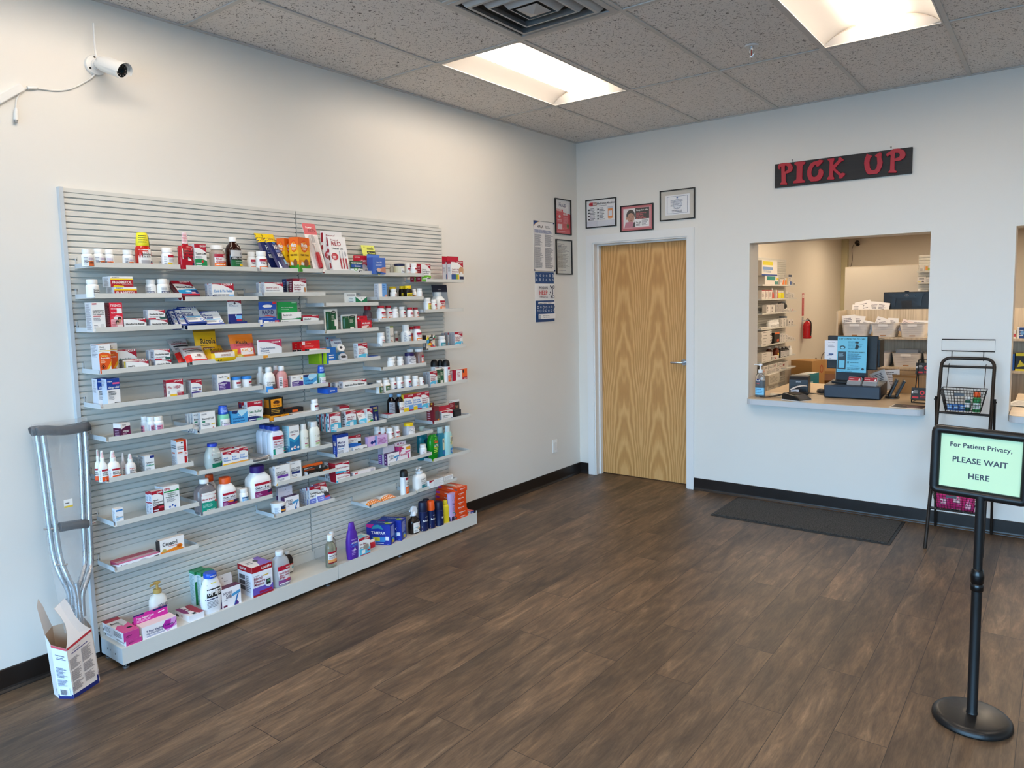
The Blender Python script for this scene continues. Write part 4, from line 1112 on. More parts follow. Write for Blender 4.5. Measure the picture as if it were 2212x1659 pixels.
bottle('S2e',(.1722,-2.1984,1.6255,.0396,.0688,0),'white pill bottle with dark red label at right end',art=[rc('#8a2018',.4,0,1,.9),ln(WH,.5,.1,.9,.8,4)],lab=(.04,.6),ang=(-120,0))
bag('S2f',(.122,-1.9324,1.5416,.1525,.18,8),[rc('#aab4be',0,0,1,.72),rc('#141c34',0,.72,1,1),tx('vibes',WH,.5,.78,.06,.4,'c'),pg('#8fb0d0',(.5,.05),(.62,.4),(.75,.4),(.9,.05))],'clear pouch with navy top standing at the back',c='#9aa6b2',th=.02,crimp=.26,name='pouch')
bottle('S2f',(.1292,-1.9809,1.5402,.084,.1309,0),'large white multivitamin bottle with red and orange label',form='wide',art=LB('Multivitamin|Adults 50+','#f07a22'),lab=(.08,.56),ang=(-100,-10),asp=.9)
bottle('S2f',(.1661,-2.1233,1.5402,.0518,.0936,0),'white bottle with yellow label',art=[rc('#f0e470',0,0,1,1),rc('#c83a2a',.1,.84,1,.98),tx('ACIDOPHILUS',BK,.12,.55,.15,.8),ln('#7a6a20',.15,.15,.85,.45,3),rc(BK,0,.0,1,.1)],lab=(.08,.62),ang=(-120,-30))
bottle('S2f',(.1716,-2.0688,1.5402,.0407,.0798,0),'small white bottle with red and orange label, in front of large one',art=LB('Vitamin','#f07a22'),lab=(.04,.66),ang=(-105,0))
# ---- third row
box('S3a',(.192,-4.1716,1.5082,.0542,.1258,0),.06,PL([('',BK,.04),('Acetaminophen',BK,.045),('160 mg per 5 mL',BK,.04),('Oral Suspension',BK,.04)],n=0,extra=[rc('#b8283a',.06,.93,.4,.97),ln('#c86a6a',.1,.5,.95,.56,1),ln(GY,.1,.36,.8,.48,3),rc('#d8d8d6',.6,.1,.88,.26),ln(GY,.1,.1,.5,.24,3)]),'tall white liquid medicine carton with cup picture',sart=[ln('#70707a',.1,.06,.9,.97,26)],side='#d2d3d8',front='#f0ece6')
box('S3a',(.192,-4.098,1.5082,.0535,.1234,0),.065,[rc('#e0223c',0,0,1,1),pg('#f0b0b4',(.05,.0),(.05,.4),(.5,.56),(.95,.5),(.95,0)),tx("TYLENOL",WH,.06,.86,.075,.88),ln('#f8c8cc',.1,.74,.9,.82,2),rc(WH,.55,.62,.95,.79),tx('Pain+Fever',WH,.1,.62,.05,.5),rc(WH,.12,.42,.62,.5),el('#e0223c',.2,.46,.08,.035),el('#2a1c18',.72,.42,.16,.08),el('#c08a6e',.72,.36,.12,.07),el('#3a2a24',.52,.3,.14,.08),el('#caa08a',.54,.26,.1,.055),rc('#e8d8d4',.5,.02,.95,.22),ln('#d06a74',.1,.1,.4,.38,5)],"red children's fever carton with picture of a family",side='#8a1020',top='#a01020',sart=[ln('#c87a84',.35,.1,.95,.95,22)])
HR=LW('Headache Relief',BK,None,th=.16,ty=.62,yl=.98,yr=.62,extra=[rc('#c2183a',0,0,.44,.14),rc('#2a5a54',.66,0,1,.24),el(WH,.6,.07,.09,.08)])
box('S3a',(.192,-4.0189,1.5082,.0971,.0514,0),.03,HR,'red and white headache carton, wide one beside tall cartons',side='#c9c9cf')
box('S3a',(.192,-3.9118,1.5082,.0786,.0445,0),.045,HR,'red and white headache carton, lower of the small stack',side='#c9c9cf')
box('S3a',(.192,-3.9214,1.5531,.0764,.0436,0),.045,HR,'red and white headache carton, upper of the small stack',side='#c9c9cf')
MB2=LW('Mucus|Relief','#1c3a8a',None,th=.14,ty=.78,red='#143a96',yl=.9,yr=.9,n=3,tw=.5,extra=[rc('#7ac0e8',.12,.36,.9,.42),el('#4a8ad8',.85,.2,.1,.08),el(WH,.85,.2,.07,.05),rc('#143a96',0,0,1,.07),rc('#143a96',0,0,.03,1)])
box('S3b',(.162,-3.7786,1.5179,.0867,.0972,37),.03,MB2,'blue mucus relief box leaning back, third from the front',side='#12307e',top='#12307e',sart=[ln('#9ab0e0',.3,.05,.7,.95,5)])
box('S3b',(.177,-3.7577,1.5187,.0874,.1026,39),.03,MB2,'blue mucus relief box leaning back, second from the front',side='#12307e',top='#12307e',sart=[ln('#9ab0e0',.3,.05,.7,.95,5)])
box('S3b',(.192,-3.6327,1.5166,.0937,.0891,42),.025,MB2,'blue mucus relief box leaning back, right of the front one',side='#12307e',top='#12307e')
box('S3b',(.197,-3.7265,1.5278,.0897,.1314,53),.035,MB2,'blue mucus relief box leaning back at the front',side='#12307e',top='#12307e',sart=[ln('#9ab0e0',.3,.05,.7,.95,5)])
hang('S3b',(.192,-3.5082,1.4999,.0909,.0277,0),.02,[rc('#1c2a78',0,0,1,1),ln('#8a94d0',.25,.3,.7,.6,1)],'wart remover pack with red, white and navy back card',tab=4.6,tabc=WH,tw=.83,rnd=.03,tart=[rc(WH,0,0,1,1),swoosh(RD,.78,.7)]+logo(.93,.82,.05)+[tx('Wart Remover','#3a4a8a',.08,.6,.05,.7),ln(GY,.08,.66,.5,.7,1),rc('#1c2a78',0,0,1,.3),rc('#7ac0f0',.56,.1,.98,.24),rc('#b83048',.6,.02,.98,.1),pg(WH,(.5,.22),(.54,.2),(.64,.36),(.6,.37))],front='#1c2a78',side='#16226a',top='#1c2a78',sart=None)
card('S3c',(.172,-3.3266,1.4987,.1027,.1261,0),[rc('#1c50b0',0,0,1,1),el(WH,.5,.82,.3,.06),rc('#8a96a8',0,.36,1,.68),tx('abreva',WH,.5,.76,.08,.5,'c'),tx('RAPID','#12245c',.16,.48,.16,.7),pg('#c8343c',(.2,.4),(.5,.44),(.9,.38),(.9,.36),(.5,.40)),ln('#a8c8f0',.1,.24,.8,.32,2),rc('#e02a34',.8,.9,1,1)],'blue cold sore card with rounded top',c='#1c50b0')
hang('S3c',(.196,-3.3334,1.4987,.1164,.0328,0),.012,[rc('#1a4aa8',0,0,1,1),rc(WH,0,.2,.12,1),rc(WH,.2,.3,.45,.8),tx('NEW',WH,.46,.3,.4,.3),rc('#c8303c',.76,.2,.98,.85),ln(WH,.78,.3,.96,.8,3)],'small blue cold sore carton lying before the rounded card',tab=.05,tabc='#1c50b0',front='#1a4aa8',side='#e8e8ec',top='#1a4aa8',sart=[ln(BK,.2,.1,.8,.9,6)],hole=False)
BAC=[rc(WH,0,0,1,1),hill(GN,.1,.22,-.06),tx('Bacitracin',BK,.08,.52,.24,.5),tx('Perrigo','#2a6a3a',.95,.16,.14,.25,'r'),rc('#1a4a2a',-.02,0,.03,1),ln(GY,.08,.3,.4,.44,1)]
box('S3c',(.184,-3.1966,1.4987,.1315,.0282,0),.02,BAC,'slim ointment carton beneath the green-backed one',side='#3a5a44',sart=None)
hang('S3c',(.184,-3.19,1.5272,.1276,.0389,0),.02,BAC,'slim ointment carton with big green back card',tab=1.45,tabc='#159a4a',tw=.98,tx0=-.06,rnd=.05,hole=False,tart=[rc('#159a4a',0,0,1,1),tx('Helps Prevent Infection',WH,.5,.42,.09,.7,'c'),ln('#a8e0b8',.2,.2,.8,.34,1),rc('#d8f0dc',.72,.88,.94,.92)],side='#2a6a44',sart=None)
box('S3c',(.192,-3.07,1.4987,.1047,.0489,0),.045,LW('Alcohol|Swabs',BK,'#2f8f96',th=.19,ty=.66,n=0,tw=.42,by=(.0,.06),extra=[rc(BK,.6,0,1,.2),ln(WH,.62,.02,.98,.18,1)]),'red and white swab carton',side='#8e1424',sart=None)
CU=lambda s: [rc('#efe9dd',0,0,1,1),rc('#14512f',.05,.05,.44,.9),rc('#1a5f38',.46,.05,.86,.9),el('#10301e',.68,.86,.2,.07),tx('CURAD','#e8e8d8',.68,.84,.05,.3,'c'),ln('#b8d0b8',.1,.3,.4,.7,5),ln('#d8e0c8',.5,.5,.82,.74,4),rc('#f0ece4',.72,.28,1,.55) if s else rc('#f0ece4',.52,.06,.76,.26)]
card('S3d',(.162,-2.906,1.4418,.0888,.1349,0),CU(1),'tall white card with two dark green panels',c='#efe9dd',th=.008,blister=[('soft',.07,.04,.42,.88,.012,mat('#14512f',.3),'green_sleeve')])
card('S3d',(.162,-2.7748,1.4418,.1169,.1009,0),CU(0),'shorter white card with two dark green panels',c='#efe9dd',th=.008,blister=[('soft',.07,.04,.42,.88,.012,mat('#14512f',.3),'green_sleeve')])
bottle('S3d',(.1039,-2.5835,1.4418,.0561,.146,0),'dark gummy bottle with red cap',form='round',cap='#b01828',body=mat('#6a5458',.15),name='gummy_jar',art=[rc('#8a7478',0,0,1,1),swoosh(RD,.8,.5),tx('Vitamin D3',WH,.1,.4,.14,.8),rc('#5a4448',0,0,1,.2)],lab=(.02,.5))
hang('S3d',(.192,-2.673,1.4418,.0799,.0616,0),.03,[rc('#d0182c',0,0,1,1),tx('MUELLER',WH,.5,.66,.16,.8,'c'),pg('#f0d8d0',(.05,0),(.05,.48),(.7,.56),(.9,.0)),pg('#b87058',(.4,.1),(.62,.5),(.8,.44),(.7,.06))],'red hanging carton with picture of a wrapped limb',tab=.45,tabc='#d0182c',front='#d0182c',side='#a01020',top='#d0182c',sart=None,tx0=-.08,tart=[rc('#d0182c',0,0,1,1),pg(WH,(.05,.5),(.25,.8),(.2,.5),(.25,.2)),ln('#70101c',.3,.4,.8,.7,1)],hole=False)
VB=LB('Vitamin C','#ef6a22',c='#c03028',th=.15,yb=.4)
bottle('S3e',(.1643,-2.5273,1.4939,.0555,.0955,0),'white vitamin bottle with red cap, first at left end',form='round',cap='#b5162a',art=VB,lab=(.04,.6),ang=(-125,-15))
bottle('S3e',(.1487,-2.4526,1.4939,.0467,.0943,0),'white vitamin bottle with red cap, second from left',form='round',cap='#b5162a',art=VB,lab=(.04,.6),ang=(-125,-15))
bottle('S3e',(.1199,-2.3684,1.4939,.0341,.0859,0),'white-capped bottle mostly hidden behind a white bottle',form='pill')
bottle('S3e',(.1715,-2.4174,1.4939,.0409,.0732,0),'short white bottle with little print',art=PL([('',BK,.2)],n=3,extra=[el('#d85040',.8,.8,.14,.1)]),lab=(.04,.62),ang=(-100,0))
bottle('S3e',(.1576,-2.3457,1.4939,.0487,.085,0),'white-capped vitamin bottle with red and orange label',form='round',art=LB('Vitamin','#f08a22'),lab=(.04,.62),ang=(-105,-5))
bottle('S3e',(.1692,-2.2872,1.4939,.0456,.079,0),'white vitamin bottle with red cap, second from right',form='round',cap='#b5162a',art=VB,lab=(.04,.6),ang=(-120,-10))
bottle('S3e',(.151,-2.2188,1.4939,.0419,.0778,0),'white vitamin bottle with red cap at right end',form='round',cap='#b5162a',art=VB,lab=(.04,.6),ang=(-105,5))
# ---- fourth row
CIB=PL([('',BK,.05)],bg='#f4f2ee',n=0,extra=[tx('Family',BK,.1,.88,.05,.4),rc('#f0d060',0,.76,1,.79),ln(GY,.1,.8,.9,.86,1),pg('#e85a1a',(0,.0),(0,.68),(.3,.73),(.8,.7),(1,.64),(1,.3),(.7,.1),(.3,.04)),pg('#f2b020',(.55,.12),(1,.42),(1,.28),(.7,.1)),tx("Children's",'#f8e060',.12,.58,.05,.6),tx('Ibuprofen',WH,.12,.5,.055,.75),ln('#f8d0a8',.12,.36,.6,.46,3),el(BK,.3,.24,.17,.075),el('#e85a1a',.3,.24,.13,.055),pg(BK,(.3,.29),(.2,.21),(.4,.21)),el('#c02030',.72,.09,.12,.05),el('#c02030',.84,.07,.1,.045)])
box('S4a',(.132,-4.1034,1.3246,.05,.1283,0),.06,CIB,"orange and white children's painkiller carton, rear one",top='#ef8a3c',side='#d4d6dc',sart=[ln('#80808a',.1,.6,.9,.95,8)])
box('S4a',(.192,-4.1583,1.3246,.0478,.128,0),.075,CIB,"orange and white children's painkiller carton, front one",top='#ef8a3c',side='#d4d6dc',sart=[ln('#80808a',.1,.55,.9,.97,9)])
AS=LW('Aspirin|Chewable','#3a6a5a','#e8d81c',th=.13,ty=.6,yl=.96,yr=.6,n=0,extra=[rc('#3a8a7a',.68,.28,1,.5)])
ASL=LW('Aspirin',BK,'#e8d81c',th=.16,ty=.6,yl=.98,yr=.62,n=1,by=(.14,.04),extra=[rc('#4aa08a',.66,.04,.98,.26)])
box('S4a',(.117,-4.0314,1.3246,.0869,.0953,0),.03,AS,'aspirin carton with yellow base, upright at the back',side='#c9c9cf')
box('S4a',(.152,-4.0185,1.3246,.0986,.0495,0),.03,ASL,'low aspirin carton, rear one of the pair',side='#5a5a52')
box('S4a',(.192,-4.0223,1.3246,.0985,.0445,0),.035,ASL,'low aspirin carton with yellow base, front one',side='#bdbda8',sart=[rc(YE,.5,0,.8,1),ln(BK,.1,.2,.4,.8,5)])
box('S4a',(.147,-3.909,1.3246,.072,.038,0),.03,HR,'headache carton behind the small stack, lower rear one',side='#c9c9cf')
box('S4a',(.147,-3.911,1.363,.0708,.0485,0),.03,HR,'headache carton behind the small stack, upper rear one',side='#c9c9cf')
box('S4a',(.192,-3.9043,1.3246,.0734,.0405,0),.04,HR,'headache carton at shelf right end, lower front one',side='#bcbcc4',sart=[ln(BK,.2,.2,.8,.8,6)])
box('S4a',(.192,-3.9073,1.3655,.0738,.0482,0),.04,HR,'headache carton at shelf right end, upper front one',side='#bcbcc4',sart=[ln(BK,.2,.2,.8,.8,6)])
FF=[rc('#b9b4b4',0,0,1,1),rc('#e0201c',0,0,1,.38),rc('#ece6e0',.25,.1,.92,.42),tx('ORIGINAL',BK,.2,.84,.06,.6),tx("FISHERMAN'S",'#a02028',.08,.72,.085,.84),rc(BK,.1,.6,.9,.66),ln('#5a5458',.1,.48,.9,.57,2),el('#6a2a22',.6,.3,.12,.05),tx("Fisherman's",'#802020',.4,.2,.05,.45)]
bag('S4b',(.142,-3.7579,1.3377,.0956,.1537,44),FF,'grey and red lozenge bag slumped at the back',c='#b4aeae',th=.03,crimp=.16)
bag('S4b',(.192,-3.7362,1.3377,.1134,.1041,44),FF,'grey and red lozenge bag leaning at the front',c='#b4aeae',th=.035,crimp=.1)
RIC=[rc('#e2ae12',0,0,1,1),tx('Ricola',BK,.22,.56,.16,.72),ln('#6a5010',.2,.48,.8,.53,1),rc('#6a3010',.3,.32,.85,.44),tx('ORIGINAL HERB','#f0d8a0',.34,.35,.06,.48),rc('#8a6a12',0,.94,1,1)]
bag('S4b',(.117,-3.6421,1.3323,.1163,.1592,9),RIC,'yellow herb sweet bag standing tall at the back',c='#e2ae12',th=.02,crimp=.2)
bag('S4b',(.172,-3.6153,1.3386,.1175,.1087,52),[rc('#e2ae12',0,0,1,1),tx('Ricola',BK,.3,.5,.2,.6),ln('#6a5010',.3,.3,.8,.4,2)],'yellow herb sweet bag half covered by another',c='#e2ae12',th=.03,crimp=.1)
bag('S4b',(.192,-3.5979,1.3307,.1459,.0562,0),[rc('#f0c410',0,0,1,1),rc('#e8e0d8',.1,.4,.85,.85),rc('#6a3414',0,.8,.8,1),ln('#8a5a3a',.3,.5,.7,.7,2),tx('a n',BK,.2,.1,.2,.6)],'yellow and white herb sweet bag lying in front',c='#f0c410',th=.03,crimp=.05)
bag('S4b',(.162,-3.4703,1.333,.1369,.1304,13),[rc('#e07818',0,.6,1,1),rc('#d85560',0,.2,1,.62),rc('#e87838',0,0,1,.22),tx('Ricola',BK,.22,.6,.13,.72),rc('#f4ece8',.35,.16,.9,.42),el('#e8a030',.5,.34,.1,.05),el('#f0a038',.74,.34,.13,.08),el('#c8c040',.24,.1,.2,.1),el('#e8e090',.24,.1,.15,.07),ln('#8a2030',.2,.5,.8,.57,2)],'orange and pink lemon sweet bag standing',c='#de7030',th=.025,crimp=.14)
card('S4b',(.192,-3.3352,1.3307,.1387,.0954,0),[rc('#eef0f2',0,0,1,1),swoosh('#c0365c',.9,.56,bul=.03)]+logo(.93,.82,.08)+[tx('Triple Antibiotic','#3a5a84',.06,.5,.09,.7),tx('Ointment','#3a5a84',.06,.37,.09,.42),ln(GY,.06,.28,.7,.33,1),hill('#e8a030',.16,.1,.02),rc('#3a6a94',.72,.03,1,.18)],'white and magenta ointment card',c='#eef0f2',th=.012)
HYD=[rc('#f2efe8',0,0,1,1),rc(BK,.0,0,.1,1),tx('Hydrocortisone',BK,.16,.28,.36,.55),el('#e8a020',.78,.45,.06,.2),rc('#c8303c',.5,.86,1,1)]
HYT=[rc('#d0161e',0,0,1,1),ln('#e8a060',.15,.6,.7,.75,1),ln('#e88080',.15,.2,.8,.5,3)]
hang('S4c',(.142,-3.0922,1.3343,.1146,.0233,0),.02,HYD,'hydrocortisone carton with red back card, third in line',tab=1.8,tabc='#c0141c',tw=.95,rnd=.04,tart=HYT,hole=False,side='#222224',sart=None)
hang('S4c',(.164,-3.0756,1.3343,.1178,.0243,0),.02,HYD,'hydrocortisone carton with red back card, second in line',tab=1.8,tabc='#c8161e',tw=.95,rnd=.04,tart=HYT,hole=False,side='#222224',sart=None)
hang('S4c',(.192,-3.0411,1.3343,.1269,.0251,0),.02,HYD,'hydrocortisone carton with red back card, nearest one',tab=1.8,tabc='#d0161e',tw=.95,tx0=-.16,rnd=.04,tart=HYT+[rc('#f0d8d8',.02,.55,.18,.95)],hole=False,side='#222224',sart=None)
box('S4d',(.172,-2.982,1.2667,.0561,.0624,0),.1,[rc('#3a2a7a',0,0,1,1),rc('#a8c818',0,0,.3,1)],'purple and lime carton lying behind a blue one',front='#3a2a7a',side='#8ab010',top='#e8e8ee',sart=None)
box('S4d',(.192,-2.9475,1.2667,.075,.0919,0),.1,[rc('#1c6ab8',0,0,1,1),ln(WH,.35,.3,.8,.6,2),rc('#a8d018',0,0,.12,1)],'bright blue carton standing beside tape cards',front='#1c6ab8',side='#9cc414',top='#3a8ad8',sart=None)
NEX=[rc('#8a96a4',0,0,1,1),rc('#1a6a9c',0,0,1,.42),rc('#c8d0d8',.02,.6,.98,.9),tx('3M','#c82020',.08,.9,.06,.2),tx('Nexcare',NV,.3,.78,.07,.6)]
card('S4d',(.147,-2.8747,1.2672,.0771,.1562,16),NEX,'grey and blue tape card, rear one of the pair',c='#8a96a4')
card('S4d',(.188,-2.8662,1.2674,.0811,.1487,21),NEX,'grey and blue tape card with two white rolls',c='#8a96a4',blister=[('round',.3,.42,.95,.72,.018,mat('#f0ece6',.6),'tape_roll'),('round',.5,.52,.74,.62,.019,mat('#3a3a40',.4),'tape_core'),('round',.25,.03,.97,.34,.018,mat('#c4c4c8',.3),'tape_dispenser'),('flat',.36,.12,.86,.26,.02,mat('#2a2a30',.4),'dispenser_label')])
WB=lambda t: LD(t,'#a01c30','#58bfe0',th=.075,ty=.7,by=(.3,.36),n=0,extra=[pg('#e0cfc6',(.66,.02),(.74,.04),(.92,.3),(.86,.36)),pg('#c88a6a',(.8,.02),(.9,.02),(.98,.2),(.94,.26))])
box('S4d',(.192,-2.7089,1.2667,.0719,.1038,0),.04,WB('Waterproof|Adhesive|Bandages'),'tall waterproof bandage carton',side='#e0e4e8')
box('S4d',(.192,-2.629,1.2667,.0787,.0199,0),.06,[rc('#1c50b0',0,0,1,1),ln(WH,.3,.2,.8,.8,1)],'flat blue carton lying at the right end',front='#1c50b0',side='#e8e8ec',top='#1c50b0',sart=None)
bottle('S4e',(.1671,-2.5399,1.3419,.0498,.0821,0),'white pill bottle at left end, red name on label',art=PL([('Rugby','#d04038',.2),('B-6',BK,.22)],n=2),lab=(.04,.6),ang=(-120,-20))
box('S4e',(.192,-2.4716,1.3419,.0382,.119,0),.03,PL([('',BK,.08),('',BK,.1),('B-12',BK,.1)],bg='#e8e6de',n=0,extra=[rc('#8aa048',0,.93,1,1),ln('#c07a5a',.1,.1,.9,.3,3)]),'tall pale vitamin carton with green top',side='#c8cac4',top='#8aa048',rot=14)
bottle('S4e',(.1186,-2.3684,1.3419,.0268,.0826,0),'slim bottle with dark red label behind the tall carton',form='clear',body='#b8b4a8',art=[rc('#7a2028',0,.4,1,.8),rc('#e8e0d8',0,.2,1,.4)],lab=(.02,.6))
bottle('S4e',(.1319,-2.2441,1.3419,.0303,.1064,0),'red-capped bottle partly hidden behind a big white bottle',form='round',cap='#b5162a',art=[rc('#f07a22',0,0,1,1),rc(RD,0,.7,1,1)],lab=(.02,.6))
bottle('S4e',(.1587,-2.3184,1.3419,.0701,.1228,0),'big white ribbed bottle with blue square on label',form='squat',art=[rc(WH,.3,0,1,1),rc('#1c50b0',.45,.62,1,1),tx('mason',WH,.5,.8,.1,.46),ln(GY,.5,.1,.9,.45,4),ln(GY,.05,.1,.3,.9,9)],lab=(.03,.66),asp=.95,ang=(-160,-30))
bottle('S4e',(.1626,-2.2225,1.3419,.0587,.1095,0),'red-capped white bottle with big orange label',form='round',cap='#b5162a',art=LB('Zinc','#f08a1c',yb=.45),lab=(.02,.62),ang=(-140,-10))
NEON=[rc('#e8d8c0',0,0,1,1)]+[el(c,.1+.8*((i*37)%100)/100,.06+.88*((i*61)%100)/100,.10+.05*(i%3),.05+.03*(i%4)) for i,c in enumerate(['#1a1a1a','#e84a1c','#1c6ab8','#f0c01c','#d02a3a','#1a1a1a','#f0f0f0','#e87a1c','#2a8a4a','#1a1a1a','#c81c2c','#f4e01c','#1c5a9c','#f0f0f0','#1a1a1a','#e8541c','#d02a3a','#f0c01c','#1a1a1a','#3a9ad0'])]+[rc('#d02a34',.5,0,1,.24),el('#203a34',.5,.74,.3,.14),tx('CURAD',WH,.5,.7,.09,.42,'c')]
box('S4f',(.192,-2.1292,1.2916,.0792,.0977,0),.035,NEON,'carton with busy multicoloured print',side='#5a5450',sart=[rc('#2a2624',.1,.7,.9,.95),rc('#b8b0a8',.2,.2,.7,.5)],top='#9a9080')
FINB=WB('Flexible Fabric|Adhesive|Bandages')
for _i,_k in enumerate(['fourth from the front','third from the front','second from the front']):
 box('S4f',[(.098,-1.8526,1.2916,.0815,.0989,0),(.128,-1.8505,1.2916,.0817,.0999,0),(.158,-1.8428,1.2916,.0821,.1006,0)][_i],.028,FINB,'upright bandage carton, '+_k,side='#a9a9ad')
box('S4f',(.192,-1.8515,1.2916,.082,.1037,0),.028,FINB,'upright red, white and blue bandage carton at the front',side='#a9a9ad')
bottle('S4f',(.1653,-1.9936,1.2916,.0534,.0843,0),'white bottle with teal lower label',form='pill',art=[rc('#3a8a94',0,0,1,.75),tx('PROBIOTIC',WH,.2,.42,.14,.75),ln('#d8ecec',.2,.1,.8,.36,3),rc('#e0d83a',.5,0,.9,.06)],lab=(.02,.62))
# ---- fifth row
ALG=PL([('',BK,.05)],bg='#eeeae6',n=0,extra=[rc('#143f92',0,.62,1,1),tx('major',WH,.06,.88,.045,.4),rc('#e85a8a',.45,.8,.98,.86),tx('allergy relief',WH,.1,.66,.07,.84),ln(BK,.08,.42,.9,.58,4),ln(GY,.08,.26,.7,.4,4),ln(BK,.5,.1,.95,.18,2),el(BK,.84,.06,.1,.03)])
box('S5a',(.142,-4.1514,1.1733,.0528,.1265,0),.05,ALG,'tall blue and white allergy carton, rear one',side='#d0d4de',top='#143f92',sart=[ln(GY,.2,.5,.8,.95,12)])
box('S5a',(.192,-4.1329,1.1733,.0537,.127,0),.06,ALG,'tall blue and white allergy carton, front one',side='#c9d3e4',top='#143f92',sart=[ln(GY,.2,.7,.8,.95,6)])
box('S5a',(.192,-3.8589,1.1733,.0811,.0951,0),.025,LD('Flu HBP','#b0324a',None,th=.13,ty=.68,yl=.84,yr=.7,n=2,extra=[rc(WH,.2,.26,.6,.44),rc('#f0c030',.2,.18,.6,.28),el('#c02030',.5,.1,.11,.05),rc('#a8243a',.62,.14,1,.36),ln('#e0a8b0',.65,.16,.95,.34,3)]),'red and white flu carton',side='#8e1a2c')
box('S5b',(.192,-3.7524,1.1747,.0533,.0805,0),.05,LD('Omeprazole','#3a5a9c','#3a2a80',th=.09,ty=.6,n=1,by=(.3,.24),extra=[el('#a8283c',.8,.42,.1,.06),rc('#8ab0e0',.55,.02,1,.18)]),'red, white and purple heartburn carton',side='#b8b4b2',top='#8e1424')
LOP=[rc(WH,0,0,1,1),pg(PU,(.06,.04),(.06,.56),(.5,.62),(.98,.56),(.98,.08),(.5,.02)),ln('#c8b8e0',.15,.2,.8,.5,4),tx('Loperamide',WH,.14,.48,.07,.6),tx('Family',BK,.1,.82,.07,.4),ln(GY,.55,.84,.95,.9,1),el('#c8a030',.85,.76,.08,.05),el('#d86a8a',.92,.06,.07,.03)]
box('S5b',(.192,-3.6093,1.1747,.0679,.0953,0),.05,LOP,'white carton with rounded purple panel',side='#b0b2b8')
COT=[rc(WH,0,0,1,1),rc(RD,.3,.74,1,.96),tx('Cold Ointment',NV,.34,.48,.12,.6),rc('#4aa8dc',.0,0,.6,.2),rc(NV,.6,0,1,.2)]
bottle('S5b',(.1688,-3.53,1.1747,.0464,.0725,0),'white tub with blue lid, left one of the pair',form='tub',cap='#2f86d8',art=COT,lab=(.06,.68),name='cream_tub',cat='tub')
bottle('S5b',(.1664,-3.4695,1.1747,.0511,.0703,0),'white tub with blue lid, right one of the pair',form='tub',cap='#2f86d8',art=COT,lab=(.06,.68),name='cream_tub',cat='tub',ang=(-130,-10))
bottle('S5c',(.1098,-3.3488,1.1467,.0431,.135,0),'white lotion bottle, rear one of the pair',form='lotion',art=[ln(BK,.1,.1,.4,.6,6),tx('V9',BK,.6,.5,.16,.3)],lab=(.05,.58))
bottle('S5c',(.1674,-3.3383,1.1467,.0614,.1343,0),'white lotion bottle with red and blue label',form='lotion',art=[rc(WH,0,0,1,1),swoosh(RD,.94,.82,bul=.01),tx('Calamine',BK,.1,.6,.1,.7),tx('Skin Lotion',BK,.1,.46,.1,.75),rc('#2a8ad8',0,0,.6,.4),rc('#5a5a62',.55,.26,1,.5),rc('#b0283a',.6,.14,1,.26)],lab=(.02,.6))
bottle('S5c',(.1148,-3.2583,1.1467,.0431,.1333,0),'pink lotion bottle, rear one of the pair',form='lotion',body='#c07a78',cap='#eee4e2')
bottle('S5c',(.1684,-3.2601,1.1467,.059,.1335,0),'pink lotion bottle with white and pink label',form='lotion',body='#d89a98',art=[rc('#f0e4e2',0,.1,.4,1),rc('#e88a8a',.42,.1,1,.8),ln(BK,.08,.3,.35,.9,5),ln('#a83a40',.5,.2,.9,.7,4)],lab=(.03,.58))
box('S5c',(.192,-3.1789,1.1467,.0782,.0752,0),.045,LOP,'low white carton with purple panel beside pink bottles',side='#b8b8bc')
box('S5c',(.192,-3.0939,1.1467,.0917,.0736,0),.04,[rc('#4aa4dc',0,0,1,1),pg('#a8dcf4',(.2,1),(.5,.5),(1,.8),(1,1)),pg(NV,(0,1),(0,.86),(.3,.8),(.42,1)),pg('#d0ecf8',(0,0),(0,.3),(.5,.2),(1,.5),(1,.3),(.5,.08)),tx('Loperamide','#12408a',.08,.5,.1,.8),tx('Anti-diarrheal','#12408a',.08,.24,.09,.8),ln(WH,.4,.66,.8,.74,1)],'light blue carton beside mint bottle',side='#3a94cc',front='#4aa4dc')
MINT=[rc(WH,0,0,1,1),swoosh(RD,.84,.7,bul=.02),rc('#c8b0e0',.3,.0,1,.4),ln(BK,.05,.1,.25,.9,8),tx('Stomach',NV,.3,.5,.12,.65),rc('#b0283a',0,0,1,.08)]
bottle('S5c',(.171,-3.0027,1.1467,.0468,.1149,0),'mint green syrup bottle with blue cap, far right',form='cup',cap=mat('#1f52c0',.2),body='#7fd0b0',art=MINT,lab=(.02,.42),name='syrup_bottle',capart=[ln('#a8c0f0',.1,.2,.9,.9,4)])
ARJ=LW('Arthritis Pain Reliever',BK,None,th=.2,ty=.66,yl=.98,yr=.66,lh=.14,n=0,extra=[hill('#e8843a',.14,.04,.08,0,.65),rc('#2a2a34',.7,0,1,.16)])
box('S5d',(.107,-2.806,1.0996,.1699,.0467,0),.025,ARJ,'arthritis carton, rearmost of three',side='#b8283c')
box('S5d',(.147,-2.7992,1.0996,.1732,.0502,0),.035,ARJ,'arthritis carton, middle one of three',side='#c4c4cc',sart=[ln(BK,.2,.1,.8,.9,6)])
box('S5d',(.192,-2.7797,1.0996,.1785,.0549,0),.035,ARJ,'long arthritis carton at the front',side='#c4c4cc',sart=[ln(BK,.2,.1,.8,.9,6)])
box('S5d',(.214,-2.963,1.0996,.0693,.0293,0),.09,[rc('#1c5ac0',0,0,1,1),tx('abreva',WH,.5,.4,.3,.5,'c')],'flat blue carton lying across the left corner',front='#1c5ac0',side='#1c5ac0',top='#1c5ac0',sart=None)
